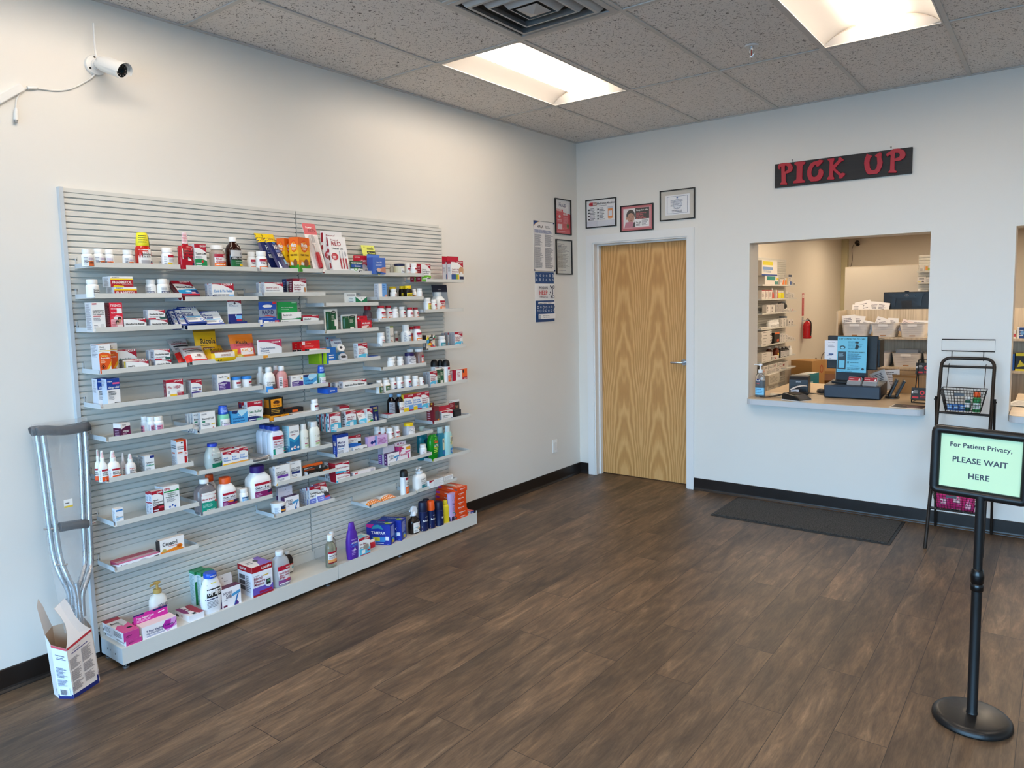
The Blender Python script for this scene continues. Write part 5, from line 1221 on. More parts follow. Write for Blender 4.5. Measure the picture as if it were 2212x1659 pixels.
bottle('S5d',(.1466,-2.6228,1.0996,.0309,.0176,0),'tiny dark blue jar at the right end',form='tub',cap='#24405a',body='#16304a',name='cream_tub',cat='tub')
NVB=lambda c: [rc(WH,0,0,1,1),el(c,.62,.3,.42,.34),ln(WH,.4,.16,.85,.4,3),ln(GY,.3,.7,.9,.9,2),rc(NV,.2,0,1,.06)]
bottle('S5e',(.1249,-2.3984,1.1943,.0342,.072,0),'white bottle hidden between two others',art=NVB('#8a2a3a'),lab=(.04,.6))
bottle('S5e',(.1677,-2.4644,1.1943,.0485,.0718,0),'white bottle with navy oval on label',art=NVB('#1c2f64'),lab=(.04,.62),ang=(-120,-20))
bottle('S5e',(.169,-2.3875,1.1943,.046,.0711,0),'white bottle with red oval on label',art=NVB('#c02a3a'),lab=(.04,.62),ang=(-120,-20))
bottle('S5e',(.1115,-2.2402,1.1943,.051,.1079,0),'clear gummy jar with white lid, rear one',form='clear',body=mat('#b8a8a0',.15,trans=.3),name='gummy_jar')
bottle('S5e',(.1497,-2.1981,1.1943,.0646,.107,0),'clear gummy jar with white lid and red label',form='clear',body=mat('#a88a84',.15,trans=.3),name='gummy_jar',art=LB('Melatonin|Gummies','#ee6a2a',band=RD),lab=(.04,.6),ang=(-105,-15))
MEL=[rc('#f4f4f6',0,0,1,1),pg('#e8e8ee',(0,.2),(.5,.95),(1,.2)),ln(BK,.4,.72,.6,.8,1),tx('Melatonin',BK,.3,.44,.12,.5),el(GY,.5,.2,.06,.06),pg('#9a9aa6',(0,.62),(.3,.92),(.5,1),(.7,.92),(1,.62),(1,.68),(.7,1),(.3,1),(0,.68))]
bottle('S5e',(.1605,-2.2948,1.1943,.0742,.0876,0),'squarish grey bottle with dark purple cap',form='honey',cap='#2c1c56',body='#b0b0ba',art=MEL,lab=(.03,.62),asp=.85,ang=(-135,-25))
AER=[rc(WH,0,0,1,1),rc(RD,.2,.86,1,1),rc('#c8c8cc',0,0,.16,1),tx('Antifungal',BK,.28,.68,.07,.7),tx('Powder',BK,.28,.58,.07,.6),rc('#f0641e',.2,0,1,.5),ln('#f8c0a0',.3,.2,.9,.44,4)]
bottle('S5f',(.1106,-2.0164,1.0438,.0527,.1693,0),'black-capped powder spray can, leftmost of three',form='aero',cap='#141416',art=AER,lab=(.03,.7),name='spray_can',cat='can')
bottle('S5f',(.1132,-1.9614,1.0438,.0377,.1658,0),'black-capped powder spray can, middle of three',form='aero',cap='#141416',art=AER,lab=(.03,.7),name='spray_can',cat='can')
bottle('S5f',(.1529,-1.9463,1.0438,.0543,.1651,0),'black-capped powder spray can with orange base',form='aero',cap='#141416',art=AER,lab=(.03,.7),name='spray_can',cat='can',ang=(-130,-20))
card('S5f',(.162,-2.0128,1.0438,.0894,.1168,0),CU(0),'white card with dark green panels before spray cans',c='#efe9dd',th=.008)
box('S5f',(.152,-2.1042,1.0438,.0705,.0956,0),.03,FINB,'grey-sided bandage carton, rear one of the pair',side='#b4b4b8')
box('S5f',(.19,-2.1094,1.0438,.0688,.1022,0),.03,FINB,'grey-sided bandage carton, front one of the pair',side='#b4b4b8')
UTT=[rc(RD,0,0,1,1),rc(WH,.12,.2,.6,.95),rc(OR,.62,.4,1,1),rc(BK,.64,.7,.76,.95),ln('#c06a70',.2,.4,.5,.8,4),swoosh(WH,0,.22,top=-.0) if False else rc(WH,0,0,1,.2),tx('Urinary Tract',BK,.1,.06,.09,.6),tx('LEADER',WH,.95,.24,.06,.3,'r')]
box('S5f',(.162,-1.8934,1.0438,.0581,.0875,0),.02,UTT,'red and white test pack, smaller one at right',side=RD,sart=None)
box('S5f',(.192,-1.8384,1.0438,.1302,.0928,0),.02,UTT,'red, white and orange test pack at right end',side=RD,sart=None)
SV=[rc('#c8963a',0,0,1,1),rc('#1c5a34',.06,.05,.94,.95),tx('Natural',WH,.2,.68,.14,.6),tx('Vitamin',WH,.2,.46,.16,.6),ln('#c8d8b0',.2,.1,.8,.36,3)]
AL=[rc(WH,0,0,1,1),rc('#b0203a',.1,.8,1,.96),rc('#2a3f74',.1,.14,1,.4),rc('#b0203a',.1,0,1,.14),ln(GY,.15,.5,.9,.74,3)]
bottle('S5g',(.1185,-2.4752,1.0493,.037,.0847,0),'white-capped bottle behind the gold and green labelled one',art=AL,lab=(.04,.6))
bottle('S5g',(.1593,-2.5623,1.0493,.0455,.0823,0),'white bottle with green label, left end, under shelf corner',form='round',art=SV,lab=(.03,.55),ang=(-130,-20))
bottle('S5g',(.1676,-2.512,1.0493,.0487,.079,0),'white bottle with gold-framed green label',form='round',art=SV,lab=(.03,.58),ang=(-140,-40))
bottle('S5g',(.1587,-2.4509,1.0493,.0465,.0867,0),'white bottle with navy and red label, left of its twin',art=AL,lab=(.04,.62),ang=(-110,-20))
bottle('S5g',(.1674,-2.3993,1.0493,.0491,.0885,0),'white bottle with navy and red label, right of its twin',art=AL,lab=(.04,.62),ang=(-120,-20))
bottle('S5g',(.1644,-2.3306,1.0493,.0552,.0911,0),'largest white bottle, blue and red label',art=LB('Allergy|Relief','#2a7ad8',c=NV,band='#b0203a'),lab=(.04,.62),ang=(-110,-20))
bottle('S5g',(.1679,-2.2607,1.0493,.0483,.0816,0),'white bottle with orange label patch',art=LB('Daily','#ee7a2a',c=RD,band=WH),lab=(.04,.62),ang=(-115,-25))
bottle('S5g',(.1728,-2.2118,1.0493,.0384,.0674,0),'short white bottle at right end',art=LB('Iron','#ee8a3a',c=RD,band='#8a2a38'),lab=(.04,.62),ang=(-105,-15))
# ---- sixth row
DM=[rc('#f0ece8',0,.7,1,1),pg('#5a1240',(0,0),(0,.62),(.5,.78),(1,.8),(1,0)),pg('#7a1a54',(.3,0),(1,.5),(1,0)),tx('Allergy',WH,.16,.44,.12,.7),ln('#d0a0c0',.15,.12,.85,.4,4),tx('Family',GY,.16,.86,.08,.4)]
box('S6a',(.192,-4.0941,1.0267,.0456,.0692,0),.05,DM,'small purple and white carton',side='#4a1038',top='#e8e0dc',sart=[rc('#e8e2de',0,.7,1,1),rc('#4a1038',0,0,1,.7),ln('#b090a8',.2,.1,.8,.6,5)],rot=12)
AP=[rc('#e8e8ec',0,0,1,1),rc('#d88aa0',.3,.05,.85,.8),ln(NV,.34,.1,.8,.7,4),ln(GY,.02,.1,.26,.9,8)]
bottle('S6a',(.1375,-3.9848,1.0267,.0291,.0802,0),'white pill bottle with pink label, leftmost of three',art=AP,lab=(.03,.6),ang=(-220,-100))
bottle('S6a',(.1598,-3.9669,1.0267,.0344,.0782,0),'white pill bottle with pink label, middle of three',art=AP,lab=(.03,.6))
bottle('S6a',(.17,-3.9362,1.0267,.044,.0762,0),'white pill bottle with pink label, rightmost of three',art=AP,lab=(.03,.6),ang=(-165,-50))
BIS=PL([('',BK,.06),('Bisacodyl USP',BK,.09)],n=0,extra=[tx('MAJOR',GY,.08,.86,.06,.35),rc('#3a8a6a',.1,.48,.3,.56),ln(GY,.1,.3,.6,.44,2),el('#c03a30',.82,.18,.05,.035),rc('#f0d040',.7,.36,.95,.41),rc('#1c3f80',0,.0,1,.07)])
for _i,_k in enumerate(['fourth from front','third from front','second from front']):
 box('S6b',[(.117,-3.7327,.9952,.0736,.0901,0),(.137,-3.7288,.9952,.0737,.0929,0),(.157,-3.7258,.9952,.0756,.0959,0)][_i],.016,BIS,'white laxative carton, '+_k,side='#c8cacc')
box('S6b',(.192,-3.7049,.9952,.0759,.0986,0),.02,BIS,'white laxative carton at the front',side='#c8cacc')
bottle('S6b',(.1661,-3.609,.9952,.0577,.1157,0),'mint green syrup bottle with tall blue cap',form='cup',cap=mat('#1f52c0',.2),body='#7fd0b0',art=MINT,lab=(.02,.42),name='syrup_bottle',capart=[ln('#a8c0f0',.1,.2,.9,.9,4)])
box('S6b',(.192,-3.5336,.9952,.0888,.0826,0),.06,[rc('#4aa4dc',0,0,1,1),pg('#b8e4f4',(.3,1),(.6,.6),(1,.9),(1,1)),pg(NV,(0,1),(0,.86),(.3,.8),(.42,1)),tx('Loperamide','#12408a',.06,.48,.1,.85),tx('Anti-diarrheal','#12408a',.06,.3,.09,.8),pg('#12408a',(.1,0),(.2,.12),(.4,.04),(.5,0)),ln(WH,.4,.66,.8,.74,1)],'wide light blue carton beside mint bottle',side='#3a94cc',front='#4aa4dc',top='#b8bcc0')
box('S6b',(.122,-3.458,.9952,.0374,.1104,0),.03,LD('Gas',NV,GN,th=.1),'small red and green carton behind the tall one',side='#8e1424',sart=[rc(NV,.2,.75,.8,.9),rc(GN,.2,.3,.8,.5)])
box('S6b',(.192,-3.4461,.9952,.0862,.1174,0),.03,LD('Gas Relief','#2a7a5a','#1c2a6c',th=.1,ty=.6,yl=.78,yr=.72,n=1,by=(.34,.26),extra=[rc('#8ac8a0',.55,.06,.98,.24),rc('#b8283c',.55,0,1,.06)]),'tall gas relief carton, red, white and navy',side='#c4c6ca')
TIG=[rc('#16120e',0,0,1,1),rc('#ee9a1a',.1,.42,.9,.92),el('#8a4a12',.5,.72,.24,.12),pg('#3a1c0a',(.3,.66),(.4,.8),(.62,.8),(.74,.7),(.6,.66),(.5,.72)),tx('Tiger Balm','#5a1a10',.5,.5,.07,.6,'c'),ln('#c89a3a',.1,.06,.9,.34,3)]
TIGS=[rc('#ee9a1a',0,.1,1,.86),rc('#16120e',0,0,1,.1),rc('#16120e',0,.84,1,1),ln('#7a3a10',.2,.3,.8,.7,2)]
box('S6c',(.142,-3.3459,.994,.0432,.0356,0),.06,TIGS,'small orange balm carton, left one of bottom row',front='#ee9a1a',side='#d88a14',top='#16120e',sart=None)
box('S6c',(.192,-3.3177,.994,.0811,.0335,0),.06,TIGS,'orange balm carton, middle one of bottom row',front='#ee9a1a',side='#d88a14',top='#16120e',sart=None)
box('S6c',(.192,-3.3172,1.0279,.0842,.0882,0),.05,TIG,'tall orange and black balm carton stacked in front',front='#16120e',side='#3a2a14',top='#16120e',sart=[rc('#c87a14',.1,.42,.9,.9)])

box('S6c',(.192,-3.2589,.994,.0337,.0333,0),.05,TIGS,'small orange balm carton, right one of bottom row',front='#ee9a1a',side='#d88a14',top='#16120e',sart=None)
box('S6c',(.142,-3.1734,.994,.1204,.0434,0),.05,[rc('#1c1412',0,0,1,1),rc(OR,.4,.5,.7,.8),ln('#b87a5a',.1,.2,.9,.5,2)],'flat black and orange carton lying at the back',front='#1c1412',side='#1c1412',top='#2a1a14',sart=None,tart=[rc(OR,.2,.5,.6,.9)])
box('S6c',(.192,-3.1458,.994,.1439,.0197,0),.05,[rc(WH,0,0,1,1),rc(BK,.08,.15,.3,.85),ln(GY,.36,.2,.95,.8,3)],'long flat white carton lying with barcode side out',side='#d8d8da',top='#e8e6e2')
bottle('S6c',(.1706,-3.0579,.994,.0427,.0809,0),'white pill bottle standing at right end',art=LB('Pain','#5a2a34',c=BK,band='#8a2a38'),lab=(.04,.6),ang=(-125,-5))
SHB=lambda t: LD(t,'#a01c30','#56b8d4',th=.08,ty=.7,by=(.4,.44),n=0,yl=.84,yr=.78,extra=[rc('#e8ecec',.35,.06,.7,.38),rc('#c84050',.7,.02,1,.1)])
SBS=[rc('#e0e0e2',0,0,1,1),ln(BK,.3,.05,.7,.95,3),rc('#b0182c',.78,0,1,1),rc('#56b8d4',0,0,.2,1)]
box('S6d',(.107,-2.938,.873,.0721,.0956,0),.035,SHB('Sheer|Adhesive|Bandages'),'sheer bandage carton, rearmost of three',side='#56b0cc',sart=SBS)
box('S6d',(.147,-2.9353,.873,.0731,.1028,0),.035,SHB('Sheer|Adhesive|Bandages'),'sheer bandage carton, middle of three',side='#56b0cc',sart=SBS)
box('S6d',(.192,-2.9339,.873,.0741,.1071,0),.035,SHB('Sheer|Adhesive|Bandages'),'sheer bandage carton at the front',side='#d8d8da',sart=SBS)
box('S6d',(.142,-2.8128,.873,.078,.0921,0),.03,SHB('Clear Spot|Bandages'),'clear spot bandage carton, rear one',side='#c8cace')
box('S6d',(.192,-2.8195,.873,.0755,.1036,0),.04,SHB('Clear Spot|Bandages'),'clear spot bandage carton, front one',side='#d0d2d8',sart=[ln(BK,.2,.1,.8,.9,8)])
box('S6d',(.137,-2.8206,.9769,.0751,.0264,0),.06,LW('Spots','#a01c30',None,th=.1,n=0,yl=.5,yr=.3),'red and white carton lying on top of bandage cartons',side='#c8c4c0',top=RD)
box('S6d',(.192,-2.7165,.8847,.0735,.0867,23),.03,WB('Flexible|Fabric'),'bandage carton leaning back, plaster on thumb picture',side='#c8c4c0')
box('S6d',(.192,-2.6748,.873,.0408,.0968,0),.04,LD('Earwax|Removal|Drops','#2a6a5a',YE,th=.075,ty=.68,by=(.2,.16),n=0,extra=[rc(GN,.5,.2,1,.32)]),'small white and yellow ear drop carton',side='#d0d6d4')
card('S6d',(.142,-2.5917,.873,.0589,.1,0),[rc('#16286c',0,0,1,1),ln('#e0c878',.3,.8,.9,.95,2),rc('#6a9a3a',.45,.64,.9,.74),pg(WH,(.55,.1),(.5,.3),(.56,.36),(.58,.5),(.64,.5),(.66,.36),(.72,.3),(.7,.1)),ln('#8a9ad8',.1,.1,.4,.5,4)],'navy card with white dropper bottle print',c='#16286c',th=.012)
bottle('S6e',(.1334,-2.444,.8939,.0525,.1364,0),'dark cough syrup bottle, left one of the pair',form='syrup',cap=mat('#8ab4d8',.3),body=mat('#120a0c',.12),art=[rc('#b8bcc4',0,0,1,1),ln('#4a4a54',.1,.1,.9,.9,9)],lab=(.04,.62),name='syrup_bottle',ang=(-165,-70),asp=.9)
bottle('S6e',(.1667,-2.4056,.8939,.0561,.1356,0),'dark cough syrup bottle with orange label, right one',form='syrup',cap=mat('#8ab4d8',.3),body=mat('#120a0c',.12),art=LD('Robafen|Cough','#8a2a30','#e8863a',th=.1,n=0,by=(.4,.44)),lab=(.03,.62),name='syrup_bottle',ang=(-130,-25),asp=.9)
LID=LD('Lidocaine|Pain Relief|Cream','#3f86d0',None,th=.08,ty=.7,yl=.8,yr=.74,n=0,extra=[rc(YE,0,0,1,.32),rc('#6aa4e0',.5,.2,1,.44),rc('#a8304a',.5,.12,1,.2)])
box('S6e',(.192,-2.3495,.8939,.0848,.1257,0),.05,LID,'yellow, white and red pain cream carton, left of the pair',side='#e8c028',top='#f0d050')
box('S6e',(.192,-2.2716,.8939,.0779,.1255,0),.05,LID,'yellow, white and red pain cream carton, right of the pair',side='#e8c028',top='#f0d050')
box('S6e',(.192,-2.1959,.8939,.0735,.1275,0),.04,WB('Strong Strips|Adhesive|Bandages'),'strong strip bandage carton at right end',side='#d0d2d8')
box('S6e',(.194,-2.4989,.8939,.0477,.0192,0),.07,[rc(WH,0,0,1,1)],'flat red-topped booklet lying at the left',side='#d8d4d0',top='#b0203a',sart=None)
box('S6f',(.132,-2.0802,.7948,.0522,.1295,0),.01,[rc('#7a1420',0,0,1,1),rc('#f0c030',.4,.9,.7,1),ln('#c86a70',.2,.4,.8,.8,4)],'dark red pack standing at the back',front='#7a1420',side='#7a1420',top='#7a1420',sart=None)
box('S6f',(.192,-2.0946,.7948,.0559,.1106,0),.06,[rc('#7a1422',0,0,1,1),rc('#4a4448',.2,.25,.95,.75),rc('#e8902a',.7,.1,1,.25),ln('#d09098',.1,.05,.6,.2,2)],'dark red upright carton with vertical white lettering',front='#7a1422',side='#7a1422',top='#7a1422',sart=[ln('#d0a0a8',.1,.1,.5,.8,5)],rot=10)
TA=LW('Triple Antibiotic',BK,None,th=.1,ty=.6,yl=.86,yr=.6,n=1,extra=[hill('#ee9a20',.12,.2,.04,.2,1),rc('#3a5a9c',.82,0,1,.3)])
box('S6f',(.142,-2.0129,.7948,.0646,.0767,0),.02,TA,'red and white ointment pack, second behind',side='#c8c8cc')
hang('S6f',(.188,-1.9844,.7948,.1114,.0685,0),.025,TA,'red and white ointment pack with red back flap',tab=.5,tabc=RD,side='#c8c8cc',rnd=.05,hole=False,tart=[rc(RD,0,0,1,1),tx('LEADER',WH,.95,.2,.2,.3,'r')])
card('S6f',(.122,-1.8417,.7948,.1079,.122,0),[rc('#a01c28',0,0,1,1),rc(WH,0,.86,1,1),tx('Ruler',BK,.06,.89,.07,.3),rc('#4a3a30',.55,.3,1,.86),el('#a87858',.76,.62,.14,.11),el('#3a2a22',.76,.72,.15,.07),ln('#e0a0a0',.1,.6,.5,.8,3)],'red card with photo of a face',c='#a01c28')
box('S6f',(.182,-1.8734,.7948,.0718,.0601,0),.04,[rc('#181618',0,0,1,1),rc('#2c2a2c',.2,.2,.9,.8)],'small black box at the right',front='#181618',side='#141214',top='#222022',sart=None)
# ---- seventh row
SAL=[rc(WH,0,0,1,1),rc(RD,.28,.78,1,.92),tx('Saline',BK,.32,.6,.1,.5),tx('Nasal Spray',BK,.32,.46,.1,.62),rc('#f0581c',.28,.03,1,.36),rc('#b0182c',.28,0,1,.05),ln(GY,.02,.1,.22,.9,10)]
bottle('S7a',(.1314,-4.1941,.8475,.0266,.1403,0),'white nasal spray bottle, rear one at left',form='nasal',art=SAL,lab=(.02,.44),name='nasal_spray',ang=(-220,-100),capart=[ln('#c84a5a',.1,.0,.9,.9,6)])
bottle('S7a',(.1672,-4.1913,.8475,.0369,.1381,0),'white nasal spray bottle with orange label, left of its twin',form='nasal',art=SAL,lab=(.02,.44),name='nasal_spray',capart=[ln('#c84a5a',.1,.0,.9,.9,6)])
bottle('S7a',(.1714,-4.1488,.8475,.0515,.1309,0),'white nasal spray bottle with orange label, right of its twin',form='nasal',art=SAL,lab=(.02,.44),name='nasal_spray',capart=[ln('#c84a5a',.1,.0,.9,.9,6)])
NS=[rc('#efe9e6',0,0,1,1),tx('Rugby','#d04038',.3,.8,.12,.4),tx('Saline Nasal',BK,.3,.56,.12,.66),tx('Spray',BK,.3,.38,.12,.4),rc('#d84a34',.25,.04,1,.12),ln(GY,.3,.16,.9,.32,3)]
bottle('S7a',(.1371,-4.0909,.8475,.0246,.1065,0),'small frosted nose spray bottle, rear one',form='nasal',body='#d8cfcb',cap='#e8e0de',art=NS,lab=(.04,.42),name='nasal_spray')
bottle('S7a',(.1747,-4.0771,.8475,.0431,.1038,0),'small nose spray bottle with striped cap',form='nasal',body='#eae6e4',art=NS,lab=(.03,.44),name='nasal_spray',capart=[ln('#c84a5a',.1,.0,.9,.9,6)])
CET=PL([('',BK,.1),('Cetirizine',BK,.08),('10 mg','#3a8ac0',.07)],bg='#eef0f0',n=0,extra=[rc('#1c2f80',.55,.86,1,1),rc('#4aa070',.05,.44,.95,.48),ln(GY,.1,.2,.7,.36,3),ln(BK,.3,.06,.6,.12,1)])
box('S7a',(.132,-3.9969,.8475,.0432,.0714,0),.06,CET,'small white allergy carton, rear one',side='#a8a9a6',sart=[ln('#6a6a6a',.1,.1,.9,.95,12)])
box('S7a',(.192,-3.9997,.8475,.043,.0825,0),.06,CET,'small white allergy carton with blue corner, front one',side='#b4b6b8',sart=[ln('#6a6a6a',.1,.1,.9,.95,12)])
box('S7a',(.192,-3.8445,.8475,.0515,.1293,0),.05,PL([('',BK,.06)],bg='#f2efee',n=0,extra=[rc('#b8141c',.68,0,.92,1),rc('#d8621c',0,.95,.68,1),el('#2a1a1a',.5,.9,.09,.025),tx('Lidocaine',BK,.08,.74,.045,.56),tx('Ointment',BK,.08,.67,.045,.56),rc('#d06040',.1,.52,.5,.57),rc('#f4ecec',.66,.38,1,.56),ln('#c85050',.7,.4,.98,.54,3)]),'tall white carton with red stripe and orange top',side='#d0d0d4',top='#d8621c',sart=[tx('Lidocaine',BK,.1,.78,.05,.8),tx('Ointment',BK,.1,.7,.05,.8),rc('#d06040',.15,.5,.65,.55),ln(GY,.1,.05,.9,.4,9)])
bottle('S7b',(.16,-3.6737,.7944,.0854,.1341,0),'clear curved antacid bottle with blue cap',form='tabs',cap=mat('#1f3fb8',.3),body=mat('#cfdad6',.12,trans=.25),art=[rc(WH,0,0,1,1),swoosh(RD,.86,.8,bul=.04),tx('Antacid',BK,.1,.62,.09,.6),tx('Tablets',BK,.1,.5,.09,.6),rc('#0f7a5a',0,0,1,.38),rc('#1c2a4c',.6,.14,1,.36),rc('#b82a3c',.6,.08,1,.15),pg('#2a9a3a',(.5,.34),(.62,.48),(.8,.42),(.7,.34))],lab=(.04,.66),ang=(-115,-35))
ACR=lambda c: LD('Acid|Reducer','#3f86d0',None,th=.1,ty=.66,yl=.84,yr=.76,n=0,extra=[rc(c,0,0,1,.28),rc('#5aa8e0',.55,.02,1,.16)])
for _i,_k in enumerate(['left one of the back row','middle one of the back row','right one of the back row']):
 box('S7b',[(.137,-3.6202,.7944,.0448,.0962,0),(.137,-3.5754,.7944,.0448,.0927,0),(.137,-3.5289,.7944,.0482,.0902,0)][_i],.045,ACR('#e8a84a'),'acid reducer carton, '+_k,side='#8e1424',top='#e0d8d4')
box('S7b',(.192,-3.6168,.7944,.0472,.0843,0),.045,ACR('#e8b82a'),'acid reducer carton, left one of the front row',side='#d8d4d4',top='#e8e0dc')
box('S7b',(.192,-3.5708,.7944,.0449,.0857,0),.045,ACR('#e8a84a'),'acid reducer carton, middle one of the front row',side='#d8d4d4',top='#e8e0dc')
box('S7b',(.192,-3.5243,.7944,.0483,.0894,0),.045,ACR('#e8a84a'),'acid reducer carton, right one of the front row',side='#d8d4d4',top='#e8e0dc')
bag('S7b',(.192,-3.4331,.7944,.1189,.0246,0),[ln('#5a5a5e',.1,.1,.9,.9,6)],'crumpled silver foil pouch lying flat',c=mat('#a9a9a8',.3,.7),th=.03,crimp=.05,name='foil_pouch')
ANT=[rc('#eceef2',0,0,1,1),rc(RD,0,.82,1,1),tx('LEADER',WH,.95,.87,.05,.4,'r'),tx('Antacid',RD,.1,.68,.08,.6),tx('Liquid',RD,.1,.56,.08,.5),ln(GY,.1,.42,.7,.52,3),hill('#179a80',.34,.34,.03),rc(RD,0,0,1,.07),rc('#c83a4c',.7,.16,1,.22)]
bottle('S7c',(.0709,-3.319,.7937,.0841,.1682,0),'white antacid bottle with blue cap, rearmost of three',form='antacid',cap='#1f3fa8',body='#dfe6f2',name='antacid_bottle')
bottle('S7c',(.1168,-3.3159,.7937,.0814,.1677,0),'white antacid bottle with blue cap, middle of three',form='antacid',cap='#1f3fa8',body='#dfe6f2',name='antacid_bottle')
bottle('S7c',(.1665,-3.3188,.7937,.0824,.1665,0),'white antacid bottle with blue cap and red and green label',form='antacid',cap='#1f3fa8',body='#e6ebf4',art=ANT,lab=(.06,.70),name='antacid_bottle',ang=(-118,-48))
box('S7c',(.192,-3.2161,.7937,.0648,.1558,0),.06,[rc('#1f74a8',0,0,1,1),pg(WH,(0,1),(0,.62),(.5,.5),(1,.66),(1,1)),tx('HIBICLENS','#4a5a64',.08,.76,.06,.84),pg('#2a96c0',(0,.62),(.5,.5),(1,.66),(1,.56),(.5,.4),(0,.5)),el(WH,.2,.2,.11,.04),el(WH,.5,.23,.15,.06),el('#c04a5a',.5,.23,.09,.035),el(WH,.82,.22,.11,.04),ln('#a86a6a',.2,.66,.8,.72,1)],'tall blue and white antiseptic carton',side='#8fc4d4',sart=[rc('#9fd0dc',0,.3,1,1),rc('#3a8ab0',0,0,1,.3),ln('#d8ecf2',.15,.1,.85,.9,14)])
DAN=[pg('#7ab82a',(.95,.98),(.25,.72),(.3,.66),(1,.9)),pg('#7ab82a',(.25,.72),(.95,.44),(1,.5),(.3,.72)),rc('#b03060',.3,.36,.8,.41),ln('#9ac04a',.3,.22,.85,.34,2),ln(GY,.5,.6,.95,.72,2),el(BK,.5,.1,.04,.018)]
bottle('S7c',(.1752,-3.1433,.7937,.0541,.1526,0),'white bottle with green chevron, left of three',form='flip',body='#ecefe6',art=DAN,lab=(.02,.72),ang=(-125,-40),name='scalp_bottle')
bottle('S7c',(.1178,-3.0564,.7937,.0457,.1492,0),'white bottle with green chevron, rear one of three',form='flip',body='#ecefe6',name='scalp_bottle')
bottle('S7c',(.1709,-3.0699,.7937,.0681,.1557,0),'white bottle with green chevron, right of three',form='flip',body='#ecefe6',art=DAN,lab=(.02,.72),ang=(-125,-40),name='scalp_bottle')
box('S7d',(.192,-2.8901,.7216,.0863,.1278,0),.035,[rc('#eceef4',0,0,1,1),rc('#143a96',0,.86,1,1),rc('#143a96',0,0,.04,1),tx('Mucus','#16307a',.1,.58,.11,.6),tx('Relief','#16307a',.1,.42,.11,.62),ln('#5aa0d8',.1,.3,.8,.38,1),ln(GY,.1,.14,.7,.28,3),el('#4a90d8',.85,.1,.09,.05),rc('#143a96',.5,0,1,.03)],'upright blue and white mucus relief box',side='#143a96',top='#143a96',sart=[tx('Relief',WH,.2,.5,.2,.6),ln('#a8b8e8',.3,.1,.7,.45,4)])
hang('S7d',(.192,-2.7584,.7216,.1052,.0339,0),.02,[rc('#eceae8',0,0,1,1),tx('Early Test',BK,.1,.4,.3,.4),rc('#2a2a34',.7,.1,1,.6)],'red, white and blue test pack with tall back card',tab=2.0,tabc=WH,tw=.94,tx0=-.22,rnd=.03,hole=False,tart=[rc(WH,0,0,1,1),swoosh(RD,.8,.7,bul=.03),tx('LEADER',WH,.95,.84,.09,.4,'r'),tx('Pregnancy Test','#8a1a30',.06,.54,.09,.7),ln(GY,.06,.42,.6,.5,1),hill('#1c62b8',.36,.2,.06),rc(BK,.74,.2,1,.4)])
box('S7d',(.192,-2.6195,.7216,.1479,.0747,0),.03,[rc('#d9b6de',0,0,1,1),rc('#8aa4d8',.34,0,.46,1),pg('#1c2f80',(.1,.5),(.2,.34),(.3,.5),(.2,.68)),pg('#1c2f80',(.26,.56),(.34,.44),(.42,.56),(.34,.7)),tx('VAG',NV,.16,.46,.09,.1),ln('#a04a90',.5,.3,.95,.8,5)],'lilac carton with dark blue diamonds',front='#d9b6de',side='#c8a4d0',top='#e0c4e4',sart=None,rot=-4)
VRD=LB('Vitamin','#ee6a22',c='#8a2a30',band='#b0203a')
bottle('S7e',(.0881,-2.4588,.7431,.0378,.0806,0),'white-capped bottle at the back, second from left',form='pill')
bottle('S7e',(.0858,-2.3887,.7431,.0423,.0737,0),'white-capped bottle at the back, behind orange labels',form='pill')
bottle('S7e',(.1112,-2.5517,.7431,.0416,.0921,0),'white vitamin bottle half hidden behind lilac carton below',art=VRD,lab=(.04,.62),ang=(-110,0))
bottle('S7e',(.1261,-2.517,.7431,.0419,.084,0),'white vitamin bottle, second in the diagonal row',art=VRD,lab=(.04,.62),ang=(-110,0))
bottle('S7e',(.1687,-2.4987,.7431,.0465,.081,0),'white vitamin bottle with orange label, nearest of the row',art=VRD,lab=(.04,.62),ang=(-105,0))
bottle('S7e',(.1586,-2.4336,.7431,.0468,.0813,0),'white vitamin bottle with red and orange label, right of the row',art=VRD,lab=(.04,.62),ang=(-130,-20))
bottle('S7e',(.1606,-2.3263,.7431,.074,.0864,0),'squarish white bottle with yellow cap',form='honey',cap='#f0cc14',body='#b4b6be',art=[rc('#f4f4f4',0,0,1,1),pg('#7a7a84',(0,.7),(.5,1),(1,.7),(1,.64),(.5,.94),(0,.64)),tx('Biotin',BK,.4,.44,.12,.4),rc('#d88a20',.1,0,.6,.1),ln(GY,.3,.7,.7,.8,1)],lab=(.03,.6),asp=.85,ang=(-125,-25))
bottle('S7f',(.0906,-2.1352,.5422,.0851,.2302,0),'large teal bottle standing at the back left',form='flip',body=mat('#0f7a8a',.2),cap=mat('#bcd6d4',.3),name='wash_bottle',art=[pg('#d8d0a8',(.4,.5),(.9,.5),(.9,.9),(.4,.9)),el('#14204a',.65,.8,.2,.1)],lab=(.05,.7))
bottle('S7f',(.1486,-2.023,.5422,.0755,.2122,0),'teal wash bottle with pale cap, middle one',form='flip',body=mat('#1f7f9a',.2),cap=mat('#c4dedc',.3),name='wash_bottle',art=[rc('#e4d8b0',.3,.3,.9,.85),el('#12204c',.6,.72,.24,.1),tx('sun',WH,.5,.7,.05,.2),rc('#2a6aa8',.3,.1,.9,.24)],lab=(.05,.72),ang=(-120,-20))
